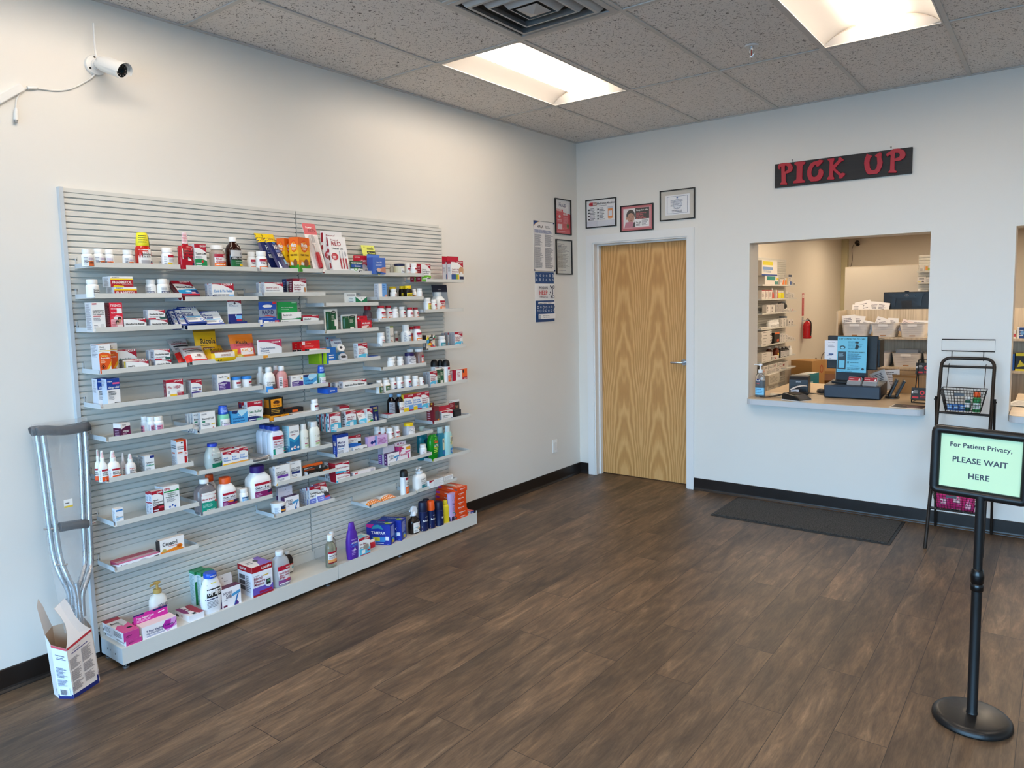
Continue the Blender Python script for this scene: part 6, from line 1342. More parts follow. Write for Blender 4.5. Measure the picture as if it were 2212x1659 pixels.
bottle('S7f',(.1705,-1.9685,.5422,.0692,.2156,0),'pale aqua wash bottle with frosted cap at right',form='flip',body=mat('#a9d6d4',.2),cap=mat('#dce8e6',.3),name='wash_bottle',art=[rc('#e4d8a8',.3,.5,.9,.9),el('#12204c',.62,.76,.26,.1),pg('#2a8a3a',(.3,.6),(.5,.7),(.4,.5)),rc('#2a7ac0',.3,.1,.95,.34),el(WH,.62,.2,.2,.07)],lab=(.05,.72),ang=(-120,-20))
bottle('S7f',(.1652,-2.1132,.5422,.0894,.1776,0),'bright green dish soap bottle standing on yellow cap',form='upside',body=mat('#128a1e',.15),cap='#e0e020',name='soap_bottle',art=[rc('#0f7a1c',0,0,1,1),tx('Gain','#f0501c',.2,.66,.16,.66),tx('ULTRA',WH,.2,.46,.12,.66),ln('#c8f06a',.2,.1,.8,.4,3),rc('#e8e020',.2,.4,.85,.43),pg('#7ae03a',(.4,.84),(.5,.98),(.58,.84))],lab=(.24,.9),ang=(-120,-50))
# ---- eighth row
box('S8a',(.192,-4.1471,.6446,.0337,.074,0),.03,PL([('',BK,.16),('Eye',BK,.05),('SALINE',BK,.08)],bg='#f0f0f2',n=0,extra=[rc('#2a7ac0',.05,.84,.92,.93),rc('#8ac4e8',.05,.4,.95,.46),ln('#5aa0d0',.05,.28,.5,.38,2),el(BK,.5,.16,.07,.02)]),'small white and blue eye drop carton standing alone',side='#dfe0e6')
NDS=LD('Nasal|Decongestant|Spray',BK,'#7a1220',th=.06,ty=.66,yl=.86,yr=.76,by=(.36,.36),extra=[rc('#3a2a2a',.5,.36,1,.44),rc('#c83a4c',.5,.28,1,.36)])
NSS=[rc('#b0132f',0,.88,1,1),rc('#dfe2ea',0,0,1,.88),rc('#a83a4c',0,.5,1,.56),ln('#8a94a8',.15,.1,.85,.46,6),ln('#8a94a8',.15,.6,.85,.84,5)]
box('S8a',(.157,-3.9719,.6446,.0523,.1085,0),.03,NDS,'red and white nasal spray carton, rear one',side='#dfe2ea',top='#d8d0ce',sart=NSS)
box('S8a',(.192,-3.975,.6446,.0515,.1157,0),.03,NDS,'red and white nasal spray carton, front one',side='#dfe2ea',top='#e0d8d6',sart=NSS)
box('S8a',(.137,-3.9037,.6446,.0699,.1181,0),.04,PL([('',BK,.1)],n=0,extra=[rc('#b8283a',.06,.86,.4,.94)]),'white nasal spray carton hidden behind its twin',side='#d8d8dc')
box('S8a',(.192,-3.9085,.6446,.0743,.1238,0),.04,PL([('',BK,.1)],n=0,extra=[rc('#c02838',.06,.86,.4,.94),tx('Rugby',WH,.1,.875,.045,.28),rc('#1f9a4a',.02,.78,.98,.83),el('#1f9a4a',.88,.82,.06,.04),tx('Fluticasone','#3a5a4c',.5,.71,.045,.7,'c'),tx('Propionate','#3a5a4c',.5,.64,.045,.6,'c'),tx('Nasal Spray, USP','#3a5a4c',.5,.57,.045,.84,'c'),ln(GY,.15,.4,.9,.54,4)]+[el('#2f5fb0',.5+.2*math.cos(PI/3*i+.5),.16+.1*math.sin(PI/3*i+.5),.06,.038) for i in range(6)]),'wide white nasal spray carton with ring of blue dots',side='#c4c8d0',sart=[ln('#8a8a94',.2,.1,.9,.9,14)])
bottle('S8b',(.0928,-3.6622,.5894,.0646,.169,0),'white powder bottle with orange cap, rear one',form='wide',cap='#ee5a14',art=[rc(RD,.3,.7,1,.9)],lab=(.06,.56),name='laxative_bottle')
bottle('S8b',(.1611,-3.7284,.5894,.1031,.1703,0),'clear mineral oil bottle with white cap',form='oil',body=mat('#d8d2da',.04,trans=.8),art=[rc(WH,0,0,1,1),swoosh(RD,.86,.8,bul=.03),tx('LEADER',WH,.95,.88,.06,.4,'r'),tx('Mineral Oil','#b83a4c',.06,.62,.09,.8),rc('#119a82',0,0,1,.52),ln('#a8e0d4',.1,.24,.6,.42,3),rc('#c83a4c',.7,.46,1,.56),tx('Lubricant',WH,.3,.08,.06,.6)],lab=(.06,.62),ang=(-120,-38),name='mineral_oil_bottle')
CLX=[rc('#f2f0f2',0,0,1,1),rc(RD,0,.84,1,1),tx('LEADER',WH,.93,.88,.06,.3,'r'),tx('ClearLax',BK,.05,.62,.13,.74),ln(GY,.05,.48,.9,.58,2),rc('#8a1a62',0,0,1,.44),rc('#2a1a4c',.5,.24,1,.44),rc('#a8203c',.6,.12,1,.26),ln('#d0a0c8',.08,.1,.45,.36,3)]
bottle('S8b',(.1278,-3.5266,.5894,.0384,.0772,0),'white bottle with grey label behind a smaller one',art=[rc('#3a4a4c',0,0,1,.5),ln(WH,.1,.1,.9,.45,4)],lab=(.04,.62))
bottle('S8b',(.1697,-3.5252,.5894,.0446,.0777,0),'small white bottle with blue label',art=[rc('#5aa0d0',.1,0,.95,.75),ln(WH,.2,.1,.8,.6,4),rc('#2a4a6a',.1,.6,.95,.72)],lab=(.04,.62))
bottle('S8b',(.157,-3.6168,.5894,.0934,.1545,0),'white powder bottle with orange cap, front one',form='wide',cap='#ee5a14',art=CLX+[el('#f08a3a',.42,.38,.08,.06)],lab=(.06,.52),name='laxative_bottle',ang=(-122,-40))
bottle('S8b',(.1461,-3.4243,.5894,.1223,.1754,0),'large white powder bottle with purple cap',form='wide',cap='#33176a',art=CLX,lab=(.06,.52),name='laxative_bottle',ang=(-122,-40))
URO=lambda a,c: PL([('',BK,.08),(a[0],'#2a2a34',.08),(a[1],'#2a2a34',.07)],n=0,extra=[tx('Reliable',GY,.08,.88,.05,.4),ln(GY,.1,.5,.9,.6,2),rc(c,.12,.36,.86,.48),ln(GY,.1,.2,.6,.32,2),pg('#f0b428',(.02,0),(.1,.1),(.5,.16),(.62,.12),(.4,.0))])
card('S8c',(.092,-3.2167,.6446,.0904,.1139,0),[rc('#8a929c',0,0,1,1),tx('diflora',BK,.12,.8,.05,.5)],'grey hanging card standing at the back',c='#8a929c')
box('S8c',(.152,-3.2985,.6446,.0902,.0907,0),.02,URO(('URO-PAIN','Dual Action'),'#5a3a8a'),'white pain carton with purple band, rear one',side='#d4d4d8')
box('S8c',(.192,-3.3018,.6446,.0932,.1027,0),.02,URO(('URO-PAIN','Dual Action'),'#6a3a9a'),'white pain carton with purple band, front one',side='#d4d4d8')
box('S8c',(.184,-3.2123,.6446,.0733,.1061,0),.03,URO(('URO-PAIN','Maximum'),'#1c2f6c'),'white pain carton with navy band',side='#d4d4d8',top='#e0d8d4')
hang('S8c',(.192,-3.0686,.6446,.1462,.0286,0),.03,[rc('#161412',0,0,1,1),tx("Athlete's Foot",WH,.06,.5,.26,.62),tx('Cream',WH,.06,.2,.2,.2),rc(OR,.7,.64,1,.84),rc('#c85a2a',0,0,1,.08)],"black and orange athlete's foot carton with back card",tab=1.3,tabc='#3a3632',tw=.92,tx0=-.06,rnd=.1,hole=False,tart=[rc('#3a3632',0,0,1,1),pg(OR,(0,.66),(.55,.66),(.62,.56),(.98,.56),(1,.9),(.96,1),(0,1)),tx("Athlete's Foot",WH,.05,.36,.17,.66),ln(OR,.05,.06,.6,.28,2),pg('#e8e8e8',(.82,.06),(.88,.06),(.9,.46),(.84,.46))],front='#161412',side='#e0e0e2',top='#161412',sart=None)
HCC=LW('Hot & Cold Compress','#a82038',None,th=.14,ty=.58,yl=.86,yr=.6,n=0,extra=[hill('#38b4d8',.22,.04,.06,0,.8),rc('#8a2030',.75,.02,1,.14)])
HCS=[rc('#dfdfe2',0,0,1,1),pg('#a01428',(.5,0),(.35,1),(1,1),(1,0)),rc(BK,.1,.3,.2,.7),ln('#5a5a62',.25,.1,.45,.9,5)]
box('S8d',(.192,-2.8966,.5721,.1018,.0521,0),.1,HCC,'hot and cold compress carton, lower of the stack',side='#a01428',top='#c8c0c0',sart=HCS)
box('S8d',(.192,-2.8988,.6245,.1025,.0598,0),.1,HCC,'hot and cold compress carton, upper of the stack',side='#a01428',top='#c0a8a4',sart=HCS)
box('S8d',(.192,-2.7354,.5721,.1704,.0342,0),.03,[rc('#efe9e8',0,0,1,1),rc('#d0484c',.06,.6,.2,.85),tx('Hemorrhoidal Ointment','#2a2a2e',.06,.2,.26,.6),rc('#c8c4cc',.78,.45,.95,.9),rc('#f0c83a',.76,.1,.94,.28)],'long slim ointment carton lying down',side='#dcdce0')
HS=lambda: [rc('#f2f0f2',0,0,1,1),tx('HYDRO','#3a2a44',.1,.66,.15,.44),tx('Silk','#3a2a44',.22,.46,.17,.3),ln(GY,.1,.36,.4,.42,1),pg('#4a9acc',(.5,.62),(.95,.74),(.98,.6),(.52,.48)),pg('#3a7ab8',(.78,.5),(.9,.6),(.7,.05),(.6,.0)),pg('#4a2a7a',(.62,.0),(.76,.24),(.86,.08),(.84,0)),rc('#6a1a3a',.06,.04,.26,.14)]
HT=[rc('#d9d6e2',0,0,1,1)]
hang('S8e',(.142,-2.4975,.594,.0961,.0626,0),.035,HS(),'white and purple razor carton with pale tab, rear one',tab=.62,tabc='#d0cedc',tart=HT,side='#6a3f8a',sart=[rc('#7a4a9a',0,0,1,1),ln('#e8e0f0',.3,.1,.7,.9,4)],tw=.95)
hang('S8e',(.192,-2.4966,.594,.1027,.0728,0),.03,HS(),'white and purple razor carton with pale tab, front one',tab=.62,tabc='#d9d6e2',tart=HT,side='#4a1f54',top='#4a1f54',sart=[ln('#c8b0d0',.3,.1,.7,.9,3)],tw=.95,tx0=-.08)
hang('S8e',(.192,-2.3966,.594,.0997,.1005,0),.04,[rc('#f4eef2',0,0,1,1),pg('#c0306a',(0,.4),(.3,1),(0,1)),el('#a8285c',.3,.86,.1,.05),el('#a8285c',.2,.72,.08,.04),rc('#f0a81c',.6,.72,.98,.92),tx('Quattro','#c82a5a',.08,.42,.12,.56),pg('#d86a9a',(.5,.62),(.95,.66),(.95,.56),(.55,.52)),pg('#c0407a',(.7,.5),(.8,.5),(.86,.06),(.72,.06)),el('#d02a6a',.5,.1,.14,.08),rc('#d02a4a',.06,.04,.4,.16)],'pink and white razor carton with arched top',tab=.22,tabc='#e8c8d8',rnd=.5,side='#c0306a',sart=None,tart=[rc('#f0dfe8',0,0,1,1),el('#a8285c',.3,.4,.08,.2),el('#a8285c',.55,.5,.08,.2),el('#a8285c',.75,.35,.06,.16)],hole=False)
bottle('S8e',(.1681,-2.2103,.594,.0478,.0757,0),'small white bottle with dark red label standing alone',art=[rc(WH,0,0,1,1),el('#8a1a3a',.6,.5,.4,.26),ln(WH,.36,.4,.84,.62,2),rc('#8a1a3a',.2,0,1,.3)],lab=(.04,.62))
# ---- lowest loose shelves
bottle('S9b',(.1535,-3.3138,.4746,.077,.0676,0),'white tub with navy and orange label',form='tub',art=[rc(WH,0,0,.5,1),rc('#1c3460',.45,0,1,1),rc('#f0a040',.45,.4,1,.62),ln('#7a8aa8',.05,.1,.4,.9,8),rc('#c8d8e8',.7,.76,.85,.92)],lab=(.06,.74),name='cream_tub',cat='tub',ang=(-160,-30))
hang('S9b',(.137,-3.2487,.4746,.085,.0898,0),.03,HS(),'white and purple razor carton, rear one beside tub',tab=.6,tabc='#c8c6d2',tart=HT,side='#4a1f54',sart=None,tw=.95)
hang('S9b',(.18,-3.2439,.4746,.0918,.0868,0),.035,HS(),'white and purple razor carton, front one beside tub',tab=.6,tabc='#d4d2de',tart=HT+[ln('#6a6a78',.6,.3,.9,.4,1)],side='#4a1f54',top='#4a1f54',sart=None,tw=.98,tx0=-.16)
URP=LD('Urinary|Pain Relief',BK,None,th=.1,ty=.7,yl=.84,yr=.72,n=1,extra=[rc('#6a78c8',0,0,1,.36),rc('#2a2a30',.6,.28,1,.46),rc('#c8283c',.62,.2,1,.28),rc(RD,0,0,1,.05),ln('#c0c8f0',.1,.12,.5,.3,2)])
for _i,_k in enumerate(['fifth from front','fourth from front','third from front','second from front']):
 box('S9b',[(.102,-3.0855,.4746,.073,.0853,0),(.126,-3.0867,.4746,.0745,.0932,0),(.15,-3.0885,.4746,.074,.1004,0),(.172,-3.0843,.4746,.0756,.1055,0)][_i],.018,URP,'urinary relief carton, '+_k,side='#dfe2ec',top='#8a6a9c')
box('S9b',(.196,-3.0377,.4828,.0872,.1121,24),.02,URP,'urinary relief carton leaning at the front',side='#dfe2ec',top='#8a6a9c')
WIP=[rc('#e8e0d8',0,0,1,1),rc('#ee8418',0,0,1,.34)]+[el('#f6f0e8',.04+.12*(i%8)+(.06 if i//8 else 0),.08+.15*(i//8),.03,.045) for i in range(16)]+[ln('#b8a8a0',.1,.5,.7,.9,4)]
bag('S9d',(.192,-2.655,.374,.1157,.0928,85),WIP,'orange and white wipes pack lying at the left',c='#e8e0d8',th=.04,crimp=.05,name='wipes_pack')
bag('S9d',(.192,-2.5363,.3739,.1163,.0939,81),WIP,'orange and white wipes pack lying at the right',c='#e8e0d8',th=.04,crimp=.05,name='wipes_pack')
bottle('S9d',(.1648,-2.3878,.3641,.0543,.1713,0),'tall powder spray can with black domed cap',form='aero',cap='#1c1c1e',art=AER,lab=(.03,.7),name='spray_can',cat='can',ang=(-130,-35))
pump('S9e',(.16,-2.2451,.37,.1065,.1533,0),'white lotion pump bottle with teal label patch',head='#e8ebee',art=[tx('OLAY',BK,.4,.72,.11,.5),tx('SENSITIVE',BK,.42,.58,.05,.4),rc('#2f7f8a',.45,.0,1,.36),el(WH,.72,.28,.1,.09),el('#2f7f8a',.72,.28,.06,.05),ln(GY,.45,.42,.85,.54,2)],lab=(.05,.6),hook=1)
box('S9e',(.202,-2.1264,.37,.1387,.0504,0),.09,[rc('#f0f2f2',0,0,1,1),ln('#cfd4d8',.3,.1,1,.9,9),swoosh(RD,.7,.9,x1=.3,top=1)],'white pack of folded wipes, left one',side='#e8eef2',top='#b8b2ac',sart=[rc('#f0f0f0',0,0,1,1),rc('#58bfe0',0,0,1,.2),rc('#b0132f',.0,.6,.4,.9)],name='wipes_pack',cat='package')
box('S9e',(.192,-1.997,.37,.092,.0476,0),.09,[rc('#f0f2f2',0,0,1,1),ln('#b8b4b4',.1,.1,1,.9,6)],'white pack of folded wipes, right one',side='#e4e6ea',top='#d4c8bc',name='wipes_pack',cat='package')
PGT=[rc('#b8505e',0,0,1,1),rc('#c8a4a8',0,.14,1,.5),rc('#d86a9c',0,0,1,.2),ln(BK,.05,.3,.4,.42,1),pg('#b8b4b0',(.45,.34),(.6,.44),(.72,.4),(.5,.28))]
box('S10a',(.192,-4.0724,.4399,.1852,.0269,0),.085,[rc('#f4f0f2',0,0,1,1),rc(BK,.04,.2,.07,.75),ln(GY,.1,.15,.25,.7,4),ln(GY,.3,.2,.42,.7,2),ln(GY,.5,.15,.7,.8,5),rc('#2a2a2e',.84,.2,.97,.75)],'long pink-topped carton lying lengthwise',side='#f0ecf0',top='#c8707e',tart=PGT,sart=[pg('#a83a58',(.0,.3),(1,.9),(1,1),(0,1)),ln(NV,.1,.1,.6,.4,2)])
CEP=[rc('#f6f2ee',0,0,1,1),pg('#ee8a28',(0,0),(0,.3),(.4,.36),(.75,.44),(1,.2),(1,0)),pg('#d84a18',(0,0),(0,.2),(.4,.1),(.6,0)),tx('Cepacol',BK,.1,.62,.2,.62),tx('EXTRASTRENGTH','#c83a20',.36,.5,.06,.5),el('#e07a18',.8,.42,.12,.12),el('#c85a10',.8,.42,.07,.07),el('#c8b060',.16,.36,.09,.1),tx('SORE THROAT',WH,.1,.14,.08,.5),ln('#f8d8b0',.1,.03,.6,.11,2)]
box('S10a',(.157,-3.9107,.4399,.119,.0659,0),.025,CEP,'orange and white lozenge carton, rear one',side='#24201e',sart=None)
box('S10a',(.192,-3.9219,.4399,.1157,.0808,0),.03,CEP,'orange and white lozenge carton, front one',side='#2a2422',top='#e0d8d0',sart=None)
# ---- base deck
PKF=[rc('#c8408c',0,0,1,1),el('#5a1a40',.2,.45,.03,.1),ln('#7a2458',.2,.45,.7,.65,1),ln('#8a2a60',.2,.3,.55,.42,1)]
PKT=[rc('#efe9e4',0,0,1,1),rc('#b03a4a',0,.82,1,1),pg('#d8528e',(0,0),(0,.36),(.3,.5),(.7,.42),(1,.52),(1,0)),tx('Miconazole',BK,.1,.62,.1,.5),pg('#b8b8b0',(.45,.66),(.55,.66),(.62,.4),(.56,.36)),rc(BK,.55,.18,.85,.26)]
PKS=[rc('#e6e6ea',0,0,1,1),ln(BK,.55,.2,.95,.8,5),ln(GY,.1,.2,.5,.8,4),rc(BK,.02,.1,.07,.4)]
box('base',(.227,-4.1409,.098,.0677,.0221,0),.21,PKF,'pink-fronted carton, lower of the stack at the left end',front='#c8408c',side='#e6e6ea',top='#efe9e4',sart=PKS)
box('base',(.227,-4.1496,.1205,.0687,.0409,0),.21,PKF,'pink-fronted carton, upper of the stack at the left end',front='#c8408c',side='#e6e6ea',top='#efe9e4',sart=PKS,tart=PKT)
VC=[rc('#f4eeee',0,0,1,1),pg('#e0a0d8',(.7,0),(.6,.5),(.66,.95),(1,.98),(1,.3)),pg('#b828a0',(.64,.2),(.56,.55),(.68,.92),(.84,.9),(.8,.4),(.94,.5),(1,.9),(1,.6),(.86,.2)),tx('7 Day Vaginal Cream',NV,.1,.46,.17,.8),ln(NV,.1,.26,.6,.4,2),ln('#5a6aa0',.1,.08,.66,.2,2)]
VT2=[rc('#cc2a94',0,0,1,1),rc(NV,0,.86,.3,1),rc(NV,.56,.82,1,1),tx('7 Day Vaginal Cream',WH,.08,.42,.2,.5),ln('#f0b8dc',.08,.1,.5,.36,2),pg(WH,(.7,.44),(.9,.52),(.9,.62),(.72,.54))]
hang('base',(.172,-4.0229,.098,.1514,.0329,0),.045,VC,'white and pink cream carton with magenta card, rear one',tab=.75,tabc='#cc2a94',tart=VT2,side='#f0dfe0',top='#f0dcd8',rnd=.04,hole=False,sart=None)
hang('base',(.227,-4.0219,.098,.1571,.0574,0),.06,VC,'white and pink cream carton with magenta card, front one',tab=.75,tabc='#cc2a94',tart=VT2,side='#f0e4e2',top='#f0dcd8',rnd=.04,hole=False,tx0=-.06,sart=[ln(BK,.3,.2,.5,.8,4)])
pump('base',(.1121,-3.9681,.098,.083,.2077,0),'white lotion pump bottle with gold pump head',body='#efece2',art=[tx('GOLD BOND','#1c2a54',.4,.6,.12,.58),el('#1c2a54',.66,.46,.05,.06),rc('#1c2f6a',.42,.0,1,.28),ln('#c8a85a',.3,.3,.95,.34,1)],lab=(.06,.66),hook=1)
box('base',(.227,-3.8441,.098,.0764,.0299,0),.13,[rc('#f0f0f4',0,0,1,1)],'flat white carton with maroon and white top',side='#ecebee',top='#f0e8e6',sart=[rc('#2a2a30',.06,.1,.26,.5),ln('#b08090',.4,.3,.6,.7,3)],tart=[rc('#f0e8e6',0,0,1,1),pg('#a82a3c',(.62,1),(.5,.6),(.56,.2),(.7,0),(1,0),(1,1)),pg('#8a2a6a',(0,1),(0,.4),(.2,.2),(.34,.5),(.3,1)),rc(BK,.34,.04,.56,.2),ln('#6a4a54',.3,.4,.5,.8,2)])
GTP=[rc('#1c7a3a',0,0,1,1),rc('#e8f0ec',0,.7,.8,.9),el('#f0d860',.8,.3,.12,.03)]
box('base',(.067,-3.7266,.098,.0649,.174,0),.05,GTP,'tall green and white carton, left one at the back',side='#cfe0e0',top='#3a9a6a',sart=[rc('#cfe2e6',0,0,1,1),rc('#3a9a6a',0,.93,1,1),ln('#8aa8a8',.1,.1,.9,.9,22)])
box('base',(.107,-3.7116,.098,.07,.1719,0),.05,GTP,'tall green and white carton, right one at the back',side='#cfe0e0',top='#3a9a6a',sart=[rc('#cfe2e6',0,0,1,1),rc('#3a9a6a',0,.93,1,1),ln('#8aa8a8',.1,.1,.9,.9,22)])
ORJ=[pg('#1c3a6a',(0,.42),(.1,.9),(.16,.9),(.08,.42)),rc(BK,.14,.48,.92,.76),tx('Orajel',WH,.2,.54,.16,.66),ln(NV,.14,.38,.9,.46,1),ln(GY,.14,.12,.7,.36,5),pg('#1c3a6a',(.86,.06),(.92,.44),(1,.5),(1,.04)),rc('#f0e060',.4,.92,.7,.95)]
bottle('base',(.1967,-3.7481,.098,.1101,.1992,0),'white mouth rinse bottle with blue cap',form='tabs',cap=mat('#1c4fc0',.25),body='#eef0f4',art=ORJ,lab=(.06,.80),name='mouth_rinse_bottle',ang=(-140,-40),asp=.55,capart=[ln(WH,.3,.3,.7,.7,2)])
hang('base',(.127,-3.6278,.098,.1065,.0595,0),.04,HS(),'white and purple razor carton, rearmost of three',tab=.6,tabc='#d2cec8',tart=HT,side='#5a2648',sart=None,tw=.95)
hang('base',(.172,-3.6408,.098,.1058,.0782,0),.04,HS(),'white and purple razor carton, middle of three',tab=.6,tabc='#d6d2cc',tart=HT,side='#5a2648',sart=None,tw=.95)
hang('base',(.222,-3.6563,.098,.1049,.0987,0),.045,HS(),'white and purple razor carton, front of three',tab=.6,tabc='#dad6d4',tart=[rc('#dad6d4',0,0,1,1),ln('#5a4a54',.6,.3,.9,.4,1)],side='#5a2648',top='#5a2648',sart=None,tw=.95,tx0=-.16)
BPM=[rc('#eff0f6',0,0,1,1),rc('#a81424',0,.80,1,1)]+logo(.95,.86,.07)+[tx('Blood','#8a1a34',.07,.55,.085,.5),tx('Pressure','#8a1a34',.07,.45,.085,.56),tx('Monitor','#8a1a34',.07,.35,.085,.5),ln(GY,.07,.66,.5,.7,1),rc('#6a58b8',0,0,1,.3),rc('#a01c2c',0,0,1,.07),rc(WH,.5,.66,.8,.76),rc('#f0c030',.52,.62,.78,.65),el('#dfe2ea',.78,.38,.2,.17),rc('#20282c',.66,.3,.88,.48),tx('120','#8ad0a0',.69,.38,.06,.16),rc('#a81c4c',.3,.09,.94,.16)]
box('base',(.227,-3.4798,.098,.1187,.16,0),.13,BPM,'red, white and purple blood pressure monitor box',side='#e4e6ee',top='#f0e8e4',sart=[rc('#e4e6ee',0,0,1,1),rc('#a81424',0,.8,1,1),tx('LEADER',WH,.15,.86,.07,.5),rc('#5a5a62',.1,.54,.5,.68),rc('#5a5a62',.1,.36,.5,.5),rc('#5a5a62',.1,.18,.5,.32),ln(GY,.56,.14,.9,.7,9)],tart=[pg('#8a6ac0',(.4,0),(.75,1),(1,1),(1,.0)),el('#4a4a50',.6,.6,.1,.14),ln(GY,.1,.4,.4,.7,2)],name='monitor_box')
bottle('base',(.0632,-3.2105,.098,.0528,.1212,0),'dark peroxide bottle with white cap behind the alcohol',form='syrup',body='#241610',cap='#dcdad6',art=[rc('#e8e4e0',0,0,1,.6),rc('#c84a3a',0,.6,1,.7),rc('#58b0c0',.2,.3,.8,.42)],lab=(.04,.6),ang=(-100,0),asp=.9)
bottle('base',(.1969,-3.3517,.098,.1004,.1915,0),'frosted rubbing alcohol bottle with white cap',form='oil',body=mat('#cdd2d8',.25,trans=.35),cap='#e6e8ea',art=[rc('#ece8ec',0,0,1,1),rc('#b81a34',0,.76,1,1),tx('LEADER',WH,.95,.83,.07,.5,'r'),tx('Rubbing','#a82a44',.1,.58,.1,.7),tx('Alcohol','#a82a44',.1,.45,.1,.7),tx('70%','#a82a44',.1,.33,.09,.4),rc('#8a4a8a',0,0,1,.26),el('#d84a4c',.6,.22,.2,.06),rc(WH,.1,.03,.9,.09)],lab=(.06,.60),ang=(-118,-40),name='alcohol_bottle')
CAS=[rc('#ece4e0',0,0,1,1),rc(RD,0,.84,1,1),rc('#e8a060',.0,.1,1,.34),tx('Castor Oil',BK,.1,.6,.12,.7),rc('#8a1a24',0,0,1,.1),ln(GY,.1,.4,.6,.54,2)]
bottle('base',(.1364,-2.9563,.098,.0514,.1777,0),'clear oil bottle, rear one of the pair',form='lotion',body=mat('#d8d4c8',.05,trans=.75),art=[rc('#3a1a20',0,0,1,.6),rc(RD,0,.6,1,.8),ln(WH,.2,.1,.8,.5,3)],lab=(.18,.5),ang=(-110,0))
bottle('base',(.2014,-3.0193,.098,.0641,.1881,0),'clear oil bottle with red and orange label, front one',form='lotion',body=mat('#d8d4b8',.05,trans=.75),art=CAS,lab=(.14,.5))
bottle('base',(.2025,-2.8619,.098,.0816,.2186,0),'purple shampoo bottle with tall cap',form='shampoo',body='#52259c',cap='#5c2fa8',art=[tx('miracle','#c8b0e8',.3,.72,.05,.4),tx('shine',WH,.32,.58,.08,.5),tx('Curly','#4a90e0',.2,.46,.13,.6),ln('#b090d8',.3,.1,.7,.36,4),pg(WH,(.44,.3),(.54,.42),(.62,.3))],lab=(.05,.72),name='shampoo_bottle',ang=(-150,-40))
bag('base',(.177,-2.6908,.098,.0523,.0597,0),[rc('#c0182c',.1,.2,.8,.8)],'small red and white packet behind the ice bag box',c='#e8e4e4',th=.04,crimp=.05,name='packet',cat='package')
box('base',(.227,-2.7886,.098,.0839,.1129,0),.07,LD('Ice Bag','#8a1a30',None,th=.1,ty=.72,yl=.84,yr=.8,n=1,extra=[rc('#58bcdc',0,.08,1,.42),el('#b8b0a4',.62,.46,.28,.16),ln('#6a645a',.4,.34,.86,.58,5),rc(WH,.2,.14,.52,.34),rc('#b81a34',.72,.22,1,.3),rc(RD,0,0,1,.09)]),'red, white and blue ice bag carton',side='#e8ecf0',top='#c8d8dc',sart=[ln(BK,.1,.1,.4,.5,3)],tart=[pg('#7ac4d8',(.2,0),(.3,.7),(.8,.8),(.7,0))])
TAM=[rc('#1a2f9c',0,0,1,1),pg('#c81c7a',(0,1),(0,.86),(.2,.82),(.32,1)),pg('#2f8a9c',(.2,.76),(.3,.94),(.5,1),(.62,.94),(.72,.76),(.5,.82)),tx('TAMPAX',WH,.2,.52,.14,.6),pg('#3a8ad0',(.2,.38),(.84,.4),(.78,.16),(.3,.12)),rc('#c8c83a',.28,.2,.56,.36),rc('#e8eaf2',.8,.24,.95,.42),rc('#e8eef8',.36,.06,.72,.09),ln('#8a9ae0',.86,.02,.98,.06,1)]
TAMR=[rc('#1a2f9c',0,0,1,1),rc('#3a5ac0',.1,.36,.9,.94),ln('#c8d0f0',.15,.4,.85,.92,10),rc('#c8b83a',.35,.06,.75,.22),rc('#5aa8e0',.3,.22,.7,.3)]
TAMT=[rc('#2440a8',0,0,1,1),tx('TAMPAX','#c8d0e8',.25,.5,.2,.5),el('#9ac03a',.82,.5,.14,.26),el('#c8a8d8',.88,.62,.1,.1)]
box('base',(0.1459,-2.5091,0.0980,0.1580,0.1280,0),.08,TAM,'large blue tampon box, rear one of the pair',front='#1a2f9c',side='#1c33a4',top='#2440a8',sart=TAMR,rart=TAMR,tart=TAMT,rot=-66,name='tampon_box')
box('base',(0.1506,-2.6098,0.0980,0.1580,0.1280,0),.08,TAM,'large blue tampon box, front one of the pair',front='#1a2f9c',side='#1c33a4',top='#2440a8',sart=TAMR,rart=TAMR,tart=TAMT,rot=-66,name='tampon_box')
trigger('base',(.1691,-2.3184,.098,.0797,.1793,0),'dark spray bottle with white trigger head',mat('#1f1511',.15),'#e9ebee',[rc(WH,0,0,1,1),swoosh(RD,.8,.6),rc('#d8a05a',.4,.3,.9,.42),rc('#4aa0b8',.1,.46,.5,.52),ln(GY,.1,.1,.5,.28,3),rc('#3a3a3e',.55,.06,.95,.26)])
BAR=lambda c: [rc('#101c4a',0,0,1,1),pg('#1c3a8a',(.2,.5),(.5,.9),(.8,.5),(.5,.3)),tx('Barbasol',WH,.1,.5,.11,.8),tx('SHAVE',WH,.4,.74,.05,.3),pg(c,(0,.06),(1,.14),(1,.26),(0,.18)),pg(WH,(0,.18),(1,.26),(1,.34),(0,.26)),pg(WH,(0,0),(1,.08),(1,.14),(0,.06)),pg(c,(0,0),(.5,.0),(1,.08),(1,.0))]
bottle('base',(.101,-2.1318,.098,.052,.1703,0),'navy shaving foam can, hidden at the back',form='can',cap='#0e1636',body='#101c4a',name='shaving_foam_can',cat='can')
bottle('base',(.1811,-2.2447,.098,.0617,.1925,0),'navy shaving foam can with navy cap, left one',form='can',cap='#0e1636',body='#101c4a',art=BAR('#b0142c'),lab=(.02,.63),name='shaving_foam_can',cat='can')
bottle('base',(.1901,-2.1782,.098,.0537,.1837,0),'navy shaving foam can with orange cap',form='can',cap='#ee5a18',body='#101c4a',art=BAR('#ee5a18'),lab=(.02,.63),name='shaving_foam_can',cat='can')
bottle('base',(.1961,-2.1077,.098,.0619,.1632,0),'navy shaving foam can with navy cap, right one',form='can',cap='#0e1636',body='#101c4a',art=BAR('#b0142c'),lab=(.02,.63),name='shaving_foam_can',cat='can',ang=(-110,0))
